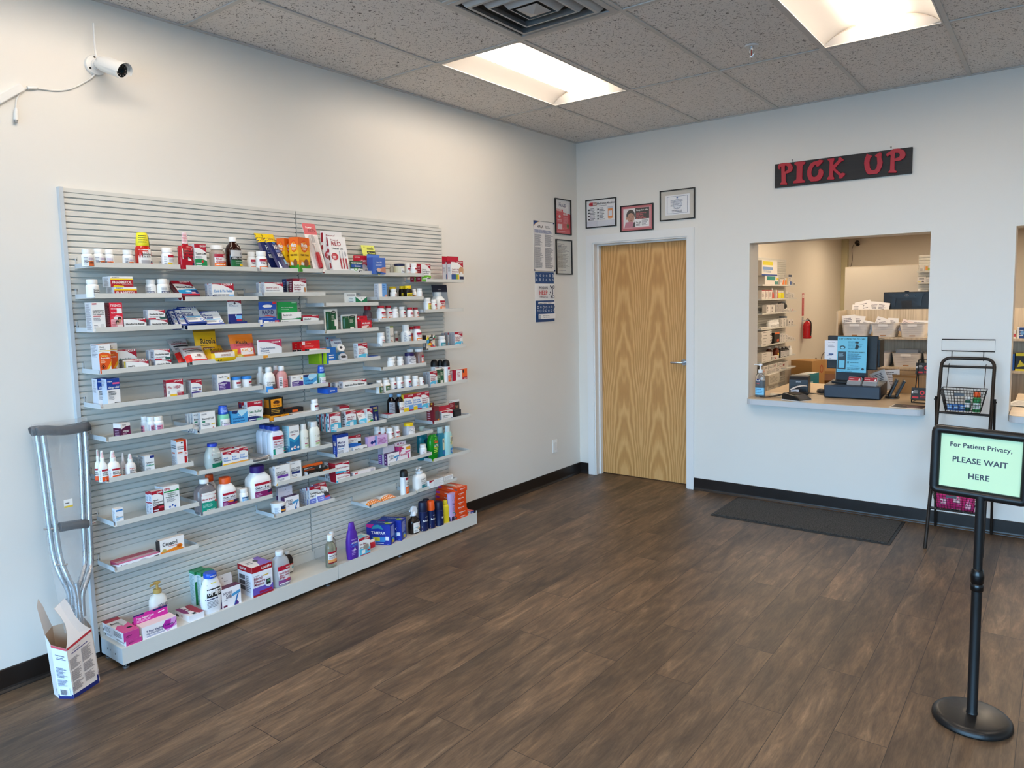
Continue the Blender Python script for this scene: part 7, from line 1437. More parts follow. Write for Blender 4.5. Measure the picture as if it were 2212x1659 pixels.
bottle('base',(.1859,-2.033,.098,.0562,.1528,0),'slim bright yellow bottle',form='slim',cap='#ead22a',body='#f2d82a',art=[tx('Burts',BK,.5,.6,.1,.4),rc('#2a2a20',.55,.1,.85,.3),ln('#6a5a10',.5,.4,.9,.54,2)],lab=(.04,.7),ang=(-110,0))
bottle('base',(.2006,-1.9851,.098,.0655,.1916,0),'lilac tube standing on dark cap',form='tube',cap='#1c2044',body='#c4aedc',art=[pg('#2a6a4a',(.3,.72),(.5,.95),(.8,.9),(.6,.66)),tx('Nair','#5a3a7a',.3,.5,.1,.5),ln('#8a7aa0',.3,.2,.8,.44,4),rc('#5ab0a0',.3,.1,.7,.16)],lab=(.2,.96),ang=(-130,-30),name='cream_tube',cat='tube')
ORB=[rc('#ea4a12',0,0,1,1),tx('Antihistamine',WH,.22,.5,.26,.56),ln('#f8c8a8',.34,.2,.62,.36,1)]
ORS=[rc('#ea4a12',0,0,1,1),rc('#a02a8a',.02,.3,.2,.75),tx('Antihistamine',WH,.45,.5,.24,.4),el('#16202c',.9,.5,.07,.22),tx('ARM',WH,.9,.42,.16,.1,'c')]
ORT=[rc('#e8561c',0,0,1,1),el('#e8d8c8',.4,.6,.25,.3),ln('#f8d8c0',.1,.1,.8,.3,2)]
for _i,(_u0,_u1,_k) in enumerate([(1776,1930,'bottom'),(1762,1925,'second from bottom'),(1745,1912,'third from bottom'),(1742,1908,'middle'),(1742,1900,'third from top'),(1748,1905,'second from top'),(1780,1918,'topmost')]):
 box('base',[(.227,-1.9018,.098,.1053,.0258,0),(.227,-1.9071,.1242,.1112,.0334,0),(.227,-1.9158,.158,.1135,.0341,0),(.227,-1.9167,.1925,.1127,.0321,0),(.227,-1.918,.225,.1071,.0322,0),(.227,-1.9129,.2576,.1065,.0306,0),(.227,-1.8963,.2887,.0941,.0304,0)][_i],.19,ORB,'orange carton, '+_k+' of the tall stack',front='#ea4a12',side='#e04410',top='#e8561c',sart=ORS,tart=ORT,group='stack of orange cartons on the base deck')
box('base',(.207,-1.7774,.098,.0383,.0159,0),.06,[rc('#1c3a8a',0,0,1,1),ln(WH,.2,.2,.8,.6,1)],'tiny blue and white carton at the right end',front='#1c3a8a',side='#e4e6ee',top='#d86a6a',sart=[rc('#e4e6ee',0,0,1,1),ln(NV,.2,.2,.8,.7,2)])

# ------------------------------------------------------------------ things on the walls of the shop
BLK=mat('#131314',.35)
PGLASS=clear_glass((1,1,1,1),.04)
WHP=mat('#ecebe7',.45)
def FLW(y0,z0,y1,z1,off): return lambda x,y,l: (off+l,y0+(y1-y0)*x,z0+(z1-z0)*y)
def FBW(x0,z0,x1,z1,off): return lambda x,y,l: (x0+(x1-x0)*x,-(off+l),z0+(z1-z0)*y)
def wall_print(name,label,cat,wall,a0,z0,a1,z1,art,frame=0.0,paper=WH,group=None,glass=True):
 """a sheet, framed or bare, on the left wall (wall='L', a = y) or on the back wall (wall='B', a = x)"""
 ca,cz=(a0+a1)/2,(z0+z1)/2
 w,h=a1-a0,z1-z0
 t=thing(name,label,cat,(0,ca,cz) if wall=='L' else (ca,0,cz),(0,0,R(90) if wall=='L' else 0),group)
 # local frame: X to the right along the wall, -Y into the room
 F=lambda x0,y0,x1,y1,off: (lambda x,y,l: (x0+(x1-x0)*x,-(off+l),y0+(y1-y0)*y))
 m=MB()
 if frame:
  f,d=frame,.014
  m.box(-w/2,-d,-h/2,w/2,0,-h/2+f,BLK);m.box(-w/2,-d,h/2-f,w/2,0,h/2,BLK)
  m.box(-w/2,-d,-h/2+f,-w/2+f,0,h/2-f,BLK);m.box(w/2-f,-d,-h/2+f,w/2,0,h/2-f,BLK)
  m.build('picture_frame',t)
  m=MB();m.box(-w/2+f,-.004,-h/2+f,w/2-f,-.001,h/2-f,M_(paper))
  draw(m,art,F(-w/2+f,-h/2+f,w/2-f,h/2-f,.0042),(w-2*f)/(h-2*f));m.build('printed_sheet',t)
  if glass:
   m=MB();m.box(-w/2+f,-.0095,-h/2+f,w/2-f,-.0085,h/2-f,PGLASS);m.build('glass_pane',t)
 else:
  m.box(-w/2,-.002,-h/2,w/2,-.0003,h/2,M_(paper))
  draw(m,art,F(-w/2,-h/2,w/2,h/2,.0022),w/h);m.build('printed_sheet',t)
 return t
MM=[rc('#f2f1f0',0,0,1,1),rc('#d8d9e0',0,0,1,.22),el('#c8303c',.13,.86,.05,.07),rc('#c8303c',.12,.79,.22,.93),rc('#b89a94',.22,.79,.33,.93),el('#b89a94',.33,.86,.04,.07),tx('Stop',WH,.22,.83,.06,.1),tx('Medication Mistakes','#4a4a50',.37,.83,.075,.6),ln(GY,.42,.76,.86,.8,1)]+\
  [rc('#2a2a2e',.06,.62-.12*i,.11,.68-.12*i) for i in range(4)]+[rc('#2a2a2e',.38,.62-.12*i,.43,.68-.12*i) for i in range(4)]+\
  [ln('#7a7a80',.13,.24,.34,.72,9,3),ln('#7a7a80',.45,.24,.66,.72,9,5),rc('#c9ccd4',.74,.64,.92,.72),rc('#e08a4a',.75,.3,.91,.64),rc('#d8dbe0',.77,.36,.89,.56),el('#e0a070',.83,.29,.08,.03)]
wall_print('framed_poster','black-framed white poster with orange pill bottle, left one above the door','poster','B',.0975,2.2265,.405,2.4725,MM,.0085)
BB=[rc('#c8606a',0,0,1,1),rc('#efe9ea',.03,.06,.97,.94) if False else rc('#d8949a',.05,.08,.95,.92),rc('#e9e4e4',.07,.12,.46,.9),el('#2e2320',.30,.62,.14,.24),el('#b98872',.31,.52,.115,.2),el('#2a201e',.26,.55,.016,.014),el('#2a201e',.37,.55,.016,.014),el('#a8786a',.32,.48,.02,.02),el('#8a3f3c',.32,.41,.035,.015),el('#b98872',.18,.5,.03,.05),pg('#c2798a',(.1,.12),(.14,.34),(.25,.36),(.4,.34),(.46,.2),(.46,.12)),pg('#3a3236',(.36,.12),(.4,.3),(.46,.36),(.46,.12)),rc('#262427',.46,.44,.90,.90),tx('Keep her safe.',WH,.49,.78,.065,.38),tx('Lock poisons up','#d8606a',.49,.67,.05,.32),tx('keep them','#d8606a',.49,.60,.05,.26),tx('out of sight','#d8606a',.49,.53,.05,.26),tx('and out of reach.','#d8606a',.49,.46,.05,.32),rc('#f2efef',.46,.12,.90,.44),tx('Be safe','#1a1a1c',.49,.28,.06,.16),ln('#3a3a3e',.49,.16,.62,.26,2),ln('#55555a',.67,.16,.88,.4,6)]
wall_print('framed_poster','black-framed pink poster with photo of a child, centred above the door','poster','B',.446,2.169,.7565,2.3895,BB,.0085,'#f1ecee')
CE=[rc('#c9c5bc',0,0,1,1),rc('#eef0f4',.13,.15,.87,.85),rc('#2f4a80',.19,.2,.81,.21),rc('#2f4a80',.19,.79,.81,.8),rc('#2f4a80',.19,.2,.2,.8),rc('#2f4a80',.80,.2,.81,.8),el('#c3cbd8',.5,.52,.14,.18),el('#dfe4ee',.5,.52,.11,.14),ln('#8a94a8',.3,.44,.7,.68,6),tx('Certificate','#4a5468',.5,.36,.04,.5,'c'),ln('#3a4458',.34,.24,.66,.32,2),el('#4a6aa0',.5,.75,.025,.03)]
wall_print('framed_certificate','black-framed certificate with blue border, right one above the door','certificate','B',.817,2.2315,1.125,2.4775,CE,.0085,'#c9c5bc')
FR=[rc('#d8585e',0,0,1,1),pg('#eceaea',(0,1),(0,.72),(.5,.72),(.5,.64),(1,.6),(1,1)),tx('Report',GY,.2,.9,.03,.3),tx('FRAUD','#2a3f74',.22,.8,.08,.6),tx('WASTE',WH,.06,.66,.055,.44),tx('ABUSE',WH,.5,.56,.055,.44),tx('or',WH,.54,.64,.03,.1),el('#f0d8d8',.26,.5,.07,.045),ln('#f0c4c4',.1,.34,.4,.42,2),ln('#e89a9c',.5,.3,.92,.5,7),rc('#e8d0d4',.12,.12,.42,.28),el('#8a8a4a',.8,.24,.08,.08),el('#3f4a34',.8,.24,.05,.05),ln('#e8a0a4',.1,.04,.9,.08,1)]
wall_print('framed_poster','black-framed red poster about fraud, upper one in the corner of the left wall','poster','L',-.3585,2.166,-.11,2.471,FR,.0085)
DC=[rc('#d9d8d0',0,0,1,1),tx('Notice to Patients','#5a5a58',.3,.87,.018,.5),ln('#85858a',.08,.8,.4,.92,3),ln('#7a7a7c',.1,.62,.9,.84,9),ln('#84847c',.1,.4,.92,.6,9),ln('#84847c',.1,.16,.92,.38,9),ln('#85858a',.1,.08,.9,.11,1)]
wall_print('framed_notice','black-framed typed notice below the red poster','notice','L',-.355,1.8205,-.1045,2.1225,DC,.0085,'#d9d8d0')
HP=[rc('#eae6e4',0,0,1,1),pg('#2b4f94',(0,1),(0,.89),(.1,.95),(.28,1)),pg('#d8b060',(.28,1),(.1,.95),(0,.89),(0,.88),(.12,.945),(.32,1)),tx('HIPAA','#2a2a30',.17,.865,.05,.36),tx('Protecting','#4a4a50',.58,.9,.018,.4),tx('Patient Privacy','#4a4a50',.58,.87,.018,.4),ln('#5a6aa0',.04,.76,.96,.83,5),ln('#7a7a82',.04,.5,.46,.74,14,1),ln('#7a7a82',.54,.5,.96,.74,14,2),ln('#7a7a82',.04,.06,.46,.48,24,3),ln('#7a7a82',.54,.06,.96,.48,24,4),rc(BK,0,0,1,.006),rc(BK,0,.994,1,1),rc(BK,0,0,.01,1),rc(BK,.99,0,1,1)]
t=wall_print('privacy_poster','tall white privacy poster of dense text, pinned on the left wall','poster','L',-.677,1.843,-.381,2.2585,HP)
for (a,z) in ((-.14,.2),(.145,.2),(.15,-.2),(-.146,-.2)):
 m=MB();m.loft([(.002,.005,.005,2),(.006,.006,.006,2),(.01,.004,.004,2)],mat('#1a2a5a',.3),12,M=Matrix.Translation((a,0,z)) @ Matrix.Rotation(R(90),4,'X'));m.build('push_pin',t)
def doodles(y0,y1,rows,cols):
 a=[];rnd=random.Random(rows*cols)
 for r_ in range(rows):
  for c_ in range(cols):
   cx,cy=(c_+.5)/cols,y0+(y1-y0)*(r_+.5)/rows
   s=rnd.uniform(.7,1.1)
   a+=[el('#e4ecf4',cx,cy,.045*s,.026*s),el('#1c4a80',cx,cy,.03*s,.017*s)]
   if rnd.random() < .5: a.append(rc('#e4ecf4',cx-.012,cy+.018,cx+.012,cy+.034))
 return a
PZ=[rc('#1c4a80',0,.77,1,1),rc('#f2f1f0',0,.43,1,.77),rc('#1c4a80',0,0,1,.43)]+doodles(.80,.97,2,6)+doodles(.19,.33,2,7)+\
  [tx('POISON','#2a3450',.12,.655,.055,.52),tx('HELP','#c8202c',.12,.545,.085,.5),tx('.','#2a3450',.64,.545,.085,.1),tx('1-800-222-1222','#2a3450',.12,.49,.03,.52),pg('#2a3450',(.68,.72),(.8,.66),(.82,.58),(.72,.48),(.76,.48),(.86,.57),(.84,.67),(.72,.74)),el('#2a3450',.88,.7,.06,.03),el('#f2f1f0',.88,.7,.035,.016),el('#2a3450',.86,.5,.06,.03),el('#f2f1f0',.86,.5,.035,.016),el('#2a3450',.7,.59,.03,.02),rc('#f0eeee',.05,.36,.95,.4),tx('Treatment - Education - Prevention','#3a3a4a',.08,.37,.02,.84),rc('#f0eeee',.05,.06,.95,.16),tx('Save in your phone','#2a3450',.3,.12,.018,.5),tx('Poison Help number','#2a3450',.3,.085,.018,.5),rc('#2a3450',.09,.075,.15,.145),rc('#c8d4e4',.1,.085,.14,.135)]
wall_print('poison_help_poster','blue and white poison help poster below the privacy poster','poster','L',-.668,1.417,-.390,1.836,PZ)

# PICK UP sign
t=thing('pick_up_sign','black board with raised red letters PICK UP over the hatch','sign',(1.763,0,2.401))
BW,BH=.915,.1735
m=MB();m.box(0,-.02,0,BW,-.002,BH,laminate('black_stained_board','#161314','#241f1e',(3,2,60),.6));m.build('sign_board',t,bevel=.001)
def sgn(px,py):
 u=(px-160)/1880.0;yt,yb=318-238*u,648-200*u
 u=u*(1+.045*(1-u))        # nearer end is drawn larger
 return (u*BW,(yb-py)/(yb-yt)*BH)
LET={
 'P1': [[(215,375),(212,345),(235,315),(280,303),(340,298),(385,305),(415,335),(425,370),(415,405),(385,430),(345,445),(322,448),(325,560),(348,590),(342,600),(248,602),(250,588),(268,568),(262,350),(248,352),(245,375),(232,390)],[(308,335),(340,338),(358,360),(354,395),(332,415),(308,420)]],
 'I': [[(450,300),(475,288),(560,282),(598,285),(600,305),(570,330),(562,345),(560,520),(575,540),(600,550),(595,570),(440,582),(437,560),(475,535),(482,515),(484,345),(475,330),(450,318)]],
 'C': [[(800,258),(850,265),(845,285),(790,345),(762,350),(755,325),(735,330),(705,365),(688,420),(690,460),(705,490),(730,500),(760,490),(785,460),(795,425),(790,400),(810,385),(845,395),(858,430),(850,480),(815,535),(780,550),(690,558),(660,535),(635,480),(632,420),(645,370),(680,310),(720,285),(765,275)]],
 'K': [[(915,245),(1000,235),(1008,250),(995,275),(990,340),(1065,260),(1062,235),(1085,222),(1130,250),(1135,265),(1105,275),(1020,365),(1025,385),(1100,450),(1125,438),(1155,448),(1152,470),(1110,515),(1085,518),(1075,505),(1080,480),(1000,405),(990,410),(992,490),(1010,512),(1000,528),(915,530),(912,515),(930,495),(940,480),(945,290),(930,268),(915,258)]],
 'U': [[(1445,178),(1515,205),(1510,220),(1490,235),(1480,300),(1490,370),(1515,405),(1555,405),(1580,375),(1592,310),(1585,225),(1560,210),(1558,198),(1615,158),(1640,165),(1642,185),(1638,230),(1658,290),(1650,350),(1620,420),(1590,452),(1480,462),(1450,440),(1425,380),(1415,310),(1420,250),(1438,210)]],
 'P2': [[(1702,195),(1715,170),(1750,150),(1790,115),(1860,108),(1915,122),(1945,150),(1955,195),(1940,235),(1890,270),(1815,278),(1815,400),(1845,425),(1838,440),(1740,440),(1740,428),(1762,405),(1765,200),(1750,185),(1740,200),(1720,215)],[(1815,160),(1860,160),(1885,185),(1880,215),(1850,238),(1812,245)]],
}
RED=mat('#b3142c',.38)
for k,loops in LET.items():
 cu=bpy.data.curves.new('l','CURVE');cu.dimensions='2D';cu.fill_mode='BOTH';cu.extrude=.005;cu.bevel_depth=.0015;cu.bevel_resolution=1
 for lp in loops:
  sp=cu.splines.new('POLY');sp.points.add(len(lp)-1);sp.use_cyclic_u=True
  for i,(px,py) in enumerate(lp):
   a,b_=sgn(px,py);sp.points[i].co=(a,b_,0,1)
 co=bpy.data.objects.new('l',cu);COL.objects.link(co)
 bpy.context.view_layer.update()
 me=bpy.data.meshes.new_from_object(co.evaluated_get(bpy.context.evaluated_depsgraph_get()))
 bpy.data.objects.remove(co)
 me.materials.clear();me.materials.append(RED)
 o=bpy.data.objects.new('raised_letter',me);COL.objects.link(o);o.parent=t
 o.location=(0,-.0265,0);o.rotation_euler=(R(90),0,0)
for u in (.135,.855):
 m=MB();m.tube([(u*BW,-.011,BH-.004),(u*BW,-.011,BH+.014)],.0012,BLK,6)
 m.tube([(u*BW+.004*math.sin(a*PI/5),-.011,BH+.018+.004*math.cos(a*PI/5)) for a in range(10)],.0012,BLK,6,closed=True);m.build('screw_eye',t)

# security camera on the left wall, its cable and the cable duct
WC=mat('#e9e8e4',.3)
def cctv(label,loc,rz,dark=False,cable=None):
 t=thing('security_camera',label,'camera',loc,(0,0,rz))
 c=mat('#3a3836',.4) if dark else WC
 My=lambda x,y,z: Matrix.Translation((x,y,z)) @ Matrix.Rotation(R(90),4,'X')   # loft axis towards -Y, into the room
 m=MB();m.loft([(0,.044,.044,2),(.010,.045,.045,2),(.016,.042,.042,2),(.018,.024,.024,2),(.026,.022,.022,2)],c,32,M=My(0,0,0));m.build('mounting_base',t)
 for a in (100,215,330):
  m=MB();m.loft([(.0162,.005,.005,2),(.0175,.005,.005,2)],BLK,10,M=My(.033*math.cos(R(a)),0,.033*math.sin(R(a))));m.build('screw',t)
 m=MB();m.tube([(0,-.022,0),(0,-.045,-.002),(.004,-.06,-.002)],.012,c,12);m.loft([(-.016,.010,.010,2),(-.008,.017,.017,2),(.004,.019,.019,2),(.014,.012,.012,2)],c,16,M=My(0,-.036,0));m.build('swivel_arm',t)
 d=Vector((.30,-.86,-.36)).normalized()
 q=Vector((0,0,1)).rotation_difference(d).to_matrix().to_4x4()
 B=Matrix.Translation((.004,-.045,.004)) @ q
 m=MB();m.loft([(-.006,.020,.020,2),(.002,.029,.029,2),(.02,.033,.033,2),(.12,.035,.035,2),(.132,.035,.035,2),(.132,.030,.030,2),(.125,.029,.029,2)],c,32,M=B,caps=False);m.loft([(-.007,.019,.019,2),(-.006,.020,.020,2)],c,32,M=B);m.build('camera_body',t)
 # visor: upper half shell reaching beyond the lens
 up=(Vector((0,0,1))-d*d.z).normalized();sd=d.cross(up)
 m=MB();n=14;v=[]
 o_=Vector((.004,-.045,.004))
 for s_,r_ in ((.04,.0362),(.145,.0385)):
  for k in range(n+1):
   a=R(-15)+R(210)*k/n
   v.append(o_+d*(s_+(.006*math.sin(PI*k/n) if s_ > .1 else 0))+(sd*math.cos(a)+up*math.sin(a))*r_)
 m.mesh(v,[(k,k+1,n+2+k,n+1+k) for k in range(n)],c,True);m.build('sun_visor',t)
 m=MB();m.loft([(.1255,.0288,.0288,2),(.1265,.0288,.0288,2)],mat('#0c0b0b',.15),32,M=B)
 m.loft([(.1268,.011,.011,2),(.128,.010,.010,2)],mat('#050505',.05),24,M=B)
 for k in range(10):
  a=2*PI*k/10
  m.loft([(.1266,.002,.002,2),(.1275,.002,.002,2)],mat('#a89890',.3),8,M=B @ Matrix.Translation((.021*math.cos(a),.021*math.sin(a),0)))
 m.build('lens_window',t)
 if not dark:
  m=MB();m.tube([(-.012,-.05,.026),(-.016,-.052,.06),(-.006,-.03,.175)],.0045,c,10);m.build('antenna',t)
  m=MB();rr=.0366
  V,Fc,wd=text_geo('ZOSI',True);hh_=.0075
  def FT(a,b_): # along the body, on the side that faces the room's right front
   an=R(225)-b_*hh_/rr+R(0)
   return o_+d*(.064+a*hh_)+(sd*math.cos(R(-38)+b_*hh_/rr)+up*math.sin(R(-38)+b_*hh_/rr))*0
  sd2=sd
  side=1
  m.mesh([o_+d*(.055+a*hh_)+(-sd2*math.cos(R(2)+b_*hh_/rr)+up*math.sin(R(2)+b_*hh_/rr))*.0392 for a,b_ in V],Fc,BLK)
  m.build('maker_name',t)
 return t
cctv('white bullet security camera with antenna high on the left wall',(0,-4.026,2.694),R(90))
t=thing('camera_cable','white cable hanging from the bullet camera to a duct on the left wall','cable',(0,-4.04,2.66))
def rel(pts,o): return [(a-o[0],b-o[1],c-o[2]) for a,b,c in pts]
O_=(0,-4.04,2.66)
def smooth(pts,n=6):
 out=[]
 P_=[Vector(p) for p in pts]
 for i in range(len(P_)-1):
  p0,p1,p2,p3=P_[max(i-1,0)],P_[i],P_[i+1],P_[min(i+2,len(P_)-1)]
  for k in range(n):
   s=k/n
   out.append(.5*((2*p1)+(p2-p0)*s+(2*p0-5*p1+4*p2-p3)*s*s+(3*p1-p0-3*p2+p3)*s**3))
 return out+[P_[-1]]
m=MB();m.tube(smooth(rel([(.01,-4.034,2.652),(.006,-4.05,2.632),(.006,-4.09,2.60),(.006,-4.145,2.565),(.006,-4.20,2.549),(.006,-4.265,2.543)],O_)),.0032,WC);m.build('cable_lead',t)
m=MB();m.tube(smooth(rel([(.006,-4.20,2.548),(.006,-4.24,2.546),(.006,-4.272,2.548)],O_)),.0026,WC);m.build('cable_lead',t)
m=MB();m.tube(rel([(.008,-4.27,2.545),(.008,-4.305,2.536)],O_),.008,WC,10);m.build('splitter',t)
m=MB();m.tube(smooth(rel([(.008,-4.305,2.536),(.007,-4.33,2.515),(.007,-4.348,2.48),(.007,-4.354,2.44)],O_)),.0028,WC);m.build('cable_lead',t)
m=MB();m.tube(rel([(.010,-4.354,2.444),(.010,-4.356,2.42),(.010,-4.358,2.395)],O_),[.006,.0095,.0085],WC,12);m.tube(rel([(.010,-4.358,2.396),(.010,-4.359,2.384)],O_),.0065,mat('#9a9a98',.4),12);m.build('connector',t)
t=thing('cable_duct','slanting white plastic cable duct at the left edge','cable duct',(0,-4.326,2.536))
m=MB()
d_=Vector((0,-.079,-.063)).normalized();u_=Vector((0,.063,-.079)).normalized()
v=[Vector((x,0,0))+d_*s+u_*q for s in (0,.75) for x,q in ((0,-.016),(.016,-.016),(.018,-.013),(.018,.013),(.016,.016),(0,.016))]
m.mesh(v,[tuple(range(6)),tuple(range(11,5,-1))]+[(k,k+6,(k+1) % 6+6,(k+1) % 6) for k in range(6)],WC);m.build('duct_channel',t)

# ------------------------------------------------------------------ floor things
t=thing('door_mat','charcoal ribbed floor mat under the pick-up hatch','mat',(2.108,-.335,0))
m=MB();m.box(-.58,-.262,.001,.58,.262,.009,PILE);m.build('mat_pile',t)
m=MB();RB=mat('#242220',.6)
for q in ((-.598,-.285,.598,-.262),(-.598,.262,.598,.285),(-.598,-.262,-.58,.262),(.58,-.262,.598,.262)): m.box(q[0],q[1],0,q[2],q[3],.004,RB)
m.build('rubber_border',t)

# sign stand
t=thing('sign_stand','black floor stand with pale green PLEASE WAIT HERE notice','sign stand',(3.316,-2.535,0))
m=MB();m.loft([(0,.128,.128,2),(.006,.132,.132,2),(.018,.130,.130,2),(.026,.122,.122,2),(.030,.108,.108,2),(.033,.03,.03,2)],BLK,48);m.build('round_base',t)
m=MB();m.loft([(.03,.021,.021,2),(.04,.0175,.0175,2),(.52,.0175,.0175,2)],BLK,20);m.build('lower_pole',t)
m=MB();m.loft([(.505,.0195,.0195,2),(.508,.0215,.0215,2),(.53,.0215,.0215,2),(.533,.019,.019,2),(.536,.0215,.0215,2),(.56,.0225,.0225,2),(.585,.019,.019,2),(.588,.0165,.0165,2)],mat('#0c0c0d',.2),12);m.build('clamp_collar',t)
m=MB();m.loft([(.585,.015,.015,2),(.86,.015,.015,2)],BLK,20);m.build('upper_pole',t)
fr=MB()
pw,ph,bw=.2554,.1977,.026
Wd,Hd,rr=pw/2+bw*.62,ph/2+bw*.62,.0125
cpts=[]
for cx,cz,a0 in ((Wd-.012,Hd-.012,0),(-Wd+.012,Hd-.012,90),(-Wd+.012,-Hd+.012,180),(Wd-.012,-Hd+.012,270)):
 for k in range(4): cpts.append((cx+.012*math.cos(R(a0+30*k)),0,cz+.012*math.sin(R(a0+30*k))))
fr.tube(cpts,.0165,BLK,12,closed=True)
SM=(-.0072,.005,.9766-.0)
fo=fr.build('notice_frame',t,loc=SM,rot=(0,R(1.0),R(-7.1)))
sh_=MB();PAPG='#d4ecbe'
sh_.box(-pw/2-.008,.0,-ph/2-.008,pw/2+.008,.003,ph/2+.008,M_(PAPG));sh_.box(-pw/2-.008,.0031,-ph/2-.008,pw/2+.008,.008,ph/2+.008,BLK)
INK='#3b424c'
draw(sh_,[tx('For Patient Privacy,',INK,.5,.775,.082,.86,'c'),tx('PLEASE WAIT',INK,.5,.49,.098,.70,'c'),tx('HERE',INK,.5,.205,.098,.27,'c')],lambda x,y,l: (-pw/2+pw*x,-l,-ph/2+ph*y),pw/ph)
sh_.build('notice_sheet',t,loc=SM,rot=(0,R(1.0),R(-7.1)))

# magazine rack: leaning ladder frame with wire baskets
t=thing('wire_display_rack','brown metal ladder rack with wire baskets between the two hatches','display rack',(2.894,-.3,0))
BR=mat('#2d2621',.4,.5)
X0,X1=2.9,3.195
def fp(x,z,o=0): return (x-2.894,-.553+.463*z/1.17-o+.3,z)
m=MB();pts=[fp(X0-.006,.0)]+[fp(X0,z) for z in (.4,.8,1.10)]
for k in range(1,6): a=PI/2*k/5;pts.append(fp(X0+.05-.05*math.cos(a),1.115+.05*math.sin(a)))
for k in range(0,5): a=PI/2*k/5;pts.append(fp(X1-.05+.05*math.sin(a),1.115+.05*math.cos(a)))
pts+=[fp(X1,1.115)]+[fp(X1,z) for z in (.8,.4,.0)]
m.tube(pts,.0105,BR,12);m.build('front_frame',t)
for x in (X0-.014,X1+.014):
 m=MB();m.tube([(x-2.894,.3-.03,.0),(x-2.894,.3-.20,.92)],.008,BR,10);m.tube([(x-2.894-.012,.3-.196,.9),(x-2.894+.012,.3-.196,.9)],.005,BLK,8);m.build('rear_leg',t)
for z in (1.112,.82,.53,.24):
 m=MB();m.tube([fp(X0,z),fp(X1,z)],.008,BR,10);m.build('crossbar',t)
m=MB()
s0,s1,z0,z1=X0-.004,X1-.002,1.212,1.288
yy=lambda z: -.553+.463*z/1.17+.3
m.tube([(s0-2.894,yy(1.17),z0),(s1-2.894,yy(1.17),z0),(s1-2.894,yy(1.17),z1),(s0-2.894,yy(1.17),z1)],.0035,BLK,4,closed=True)
for x in (s0+.06,s1-.06): m.tube([(x-2.894,yy(1.17),z0),(x-2.894,yy(1.17),1.15)],.003,BLK,6)
m.build('sign_holder',t)
def wire_basket(zr,zb,group_y,hang=True):
 m=MB();yb=group_y
 x0,x1=2.925-2.894,3.17-2.894
 R0=[(x0,yb,zr),(x1,yb,zr),(x1,yb-.15,zr),(x0,yb-.15,zr)]
 B0=[(x0+.03,yb-.015,zb),(x1-.03,yb-.015,zb),(x1-.03,yb-.12,zb),(x0+.03,yb-.12,zb)]
 m.tube(R0,.0032,BR,6,closed=True);m.tube(B0,.0022,BR,6,closed=True)
 L3=lambda a,b_,s: tuple(a[i]+(b_[i]-a[i])*s for i in range(3))
 for k in range(4):
  a,b_,c,d2=R0[k],R0[(k+1) % 4],B0[k],B0[(k+1) % 4]
  n=13 if k % 2==0 else 7
  for i in range(n+1): m.tube([L3(a,b_,i/n),L3(c,d2,i/n)],.0012,BR,4,caps=False)
  for j in range(1,8): m.tube([L3(a,c,j/8),L3(b_,d2,j/8)],.0012,BR,4,caps=False)
 for i in range(9): m.tube([L3(B0[0],B0[1],i/8),L3(B0[3],B0[2],i/8)],.0012,BR,4,caps=False)
 if hang:
  for x in (x0+.02,x1-.02): m.tube([(x,yb,zr),(x,fp(0,1.12)[1]-.012,1.125),(x,fp(0,1.12)[1]+.004,1.13)],.0022,BR,6)
 o=m.build('wire_basket',t)
 m=MB();m.box(.11,yb-.1515,zr-.035,.165,yb-.149,zr-.018,mat('#4a4e54',.4));m.build('label_holder',o)
 return yb
wire_basket(.985,.842,fp(0,.9)[1]-.012)
wire_basket(.66,.53,fp(0,.58)[1]-.012,False)
wire_basket(.385,.262,fp(0,.3)[1]-.012,False)
def small_bag(x,y,z,w,h,d,col,label,name='candy_bag',group=None,seed=0,art=()):
 rnd=random.Random(seed)
 m=MB();n=10;v=[];f=[]
 for s in (-1,1):
  b0=len(v)
  for j in range(n+1):
   for i in range(n+1):
    e=(math.sin(PI*i/n)*math.sin(PI*j/n))**.45
    v.append((w*(i/n-.5),s*d/2*e*(1+rnd.uniform(-.35,.25)),h*j/n+rnd.uniform(-.002,.002)))
  f+=[(b0+j*(n+1)+i,b0+j*(n+1)+i+1,b0+(j+1)*(n+1)+i+1,b0+(j+1)*(n+1)+i) for j in range(n) for i in range(n)]
 m.mesh(v,f,M_(col),True)
 if art: draw(m,art,lambda a,b_,l: (w*(a-.5)*.8,-d*.52-l,h*b_),w/h)
 o=m.build(name,loc=(x,y,z),rot=(0,0,R(rnd.uniform(-12,12))))
 return tag(o,label,'bag',group)
PK=mat('#d3357a',.25)
gy=fp(0,.3)[1]-.3-.012
small_bag(2.985,gy-.085,.266,.08,.11,.05,PK,'bright pink sweet bag at the left in the lowest wire basket',seed=1,art=[rc('#f0b8c8',.2,.3,.7,.6)])
small_bag(3.055,gy-.07,.266,.08,.12,.05,PK,'bright pink sweet bag in the middle of the lowest wire basket',seed=2,art=[rc('#f4c8d0',.2,.4,.8,.7)])
small_bag(3.115,gy-.09,.266,.07,.105,.05,PK,'bright pink sweet bag at the right in the lowest wire basket',seed=3,art=[rc('#f0b0c4',.3,.2,.8,.5)])
gy=fp(0,.9)[1]-.3-.012
for i in range(3):
 small_bag(2.975+.034*i,gy-.075,.846,.033,.042,.03,mat('#3a78c0',.3),['leftmost','middle','rightmost'][i]+' of three small blue packets in the top wire basket',name='tissue_packet',group='blue packets in the wire basket',seed=10+i,art=[rc('#bcd8f0',.1,.4,.9,.8)])
def up_bottle(x,y,z,w,h,look,**k):
 return bottle(None,(x,y,z,w,h,0),look,rot=-90,**k)
SHELF[None]=''
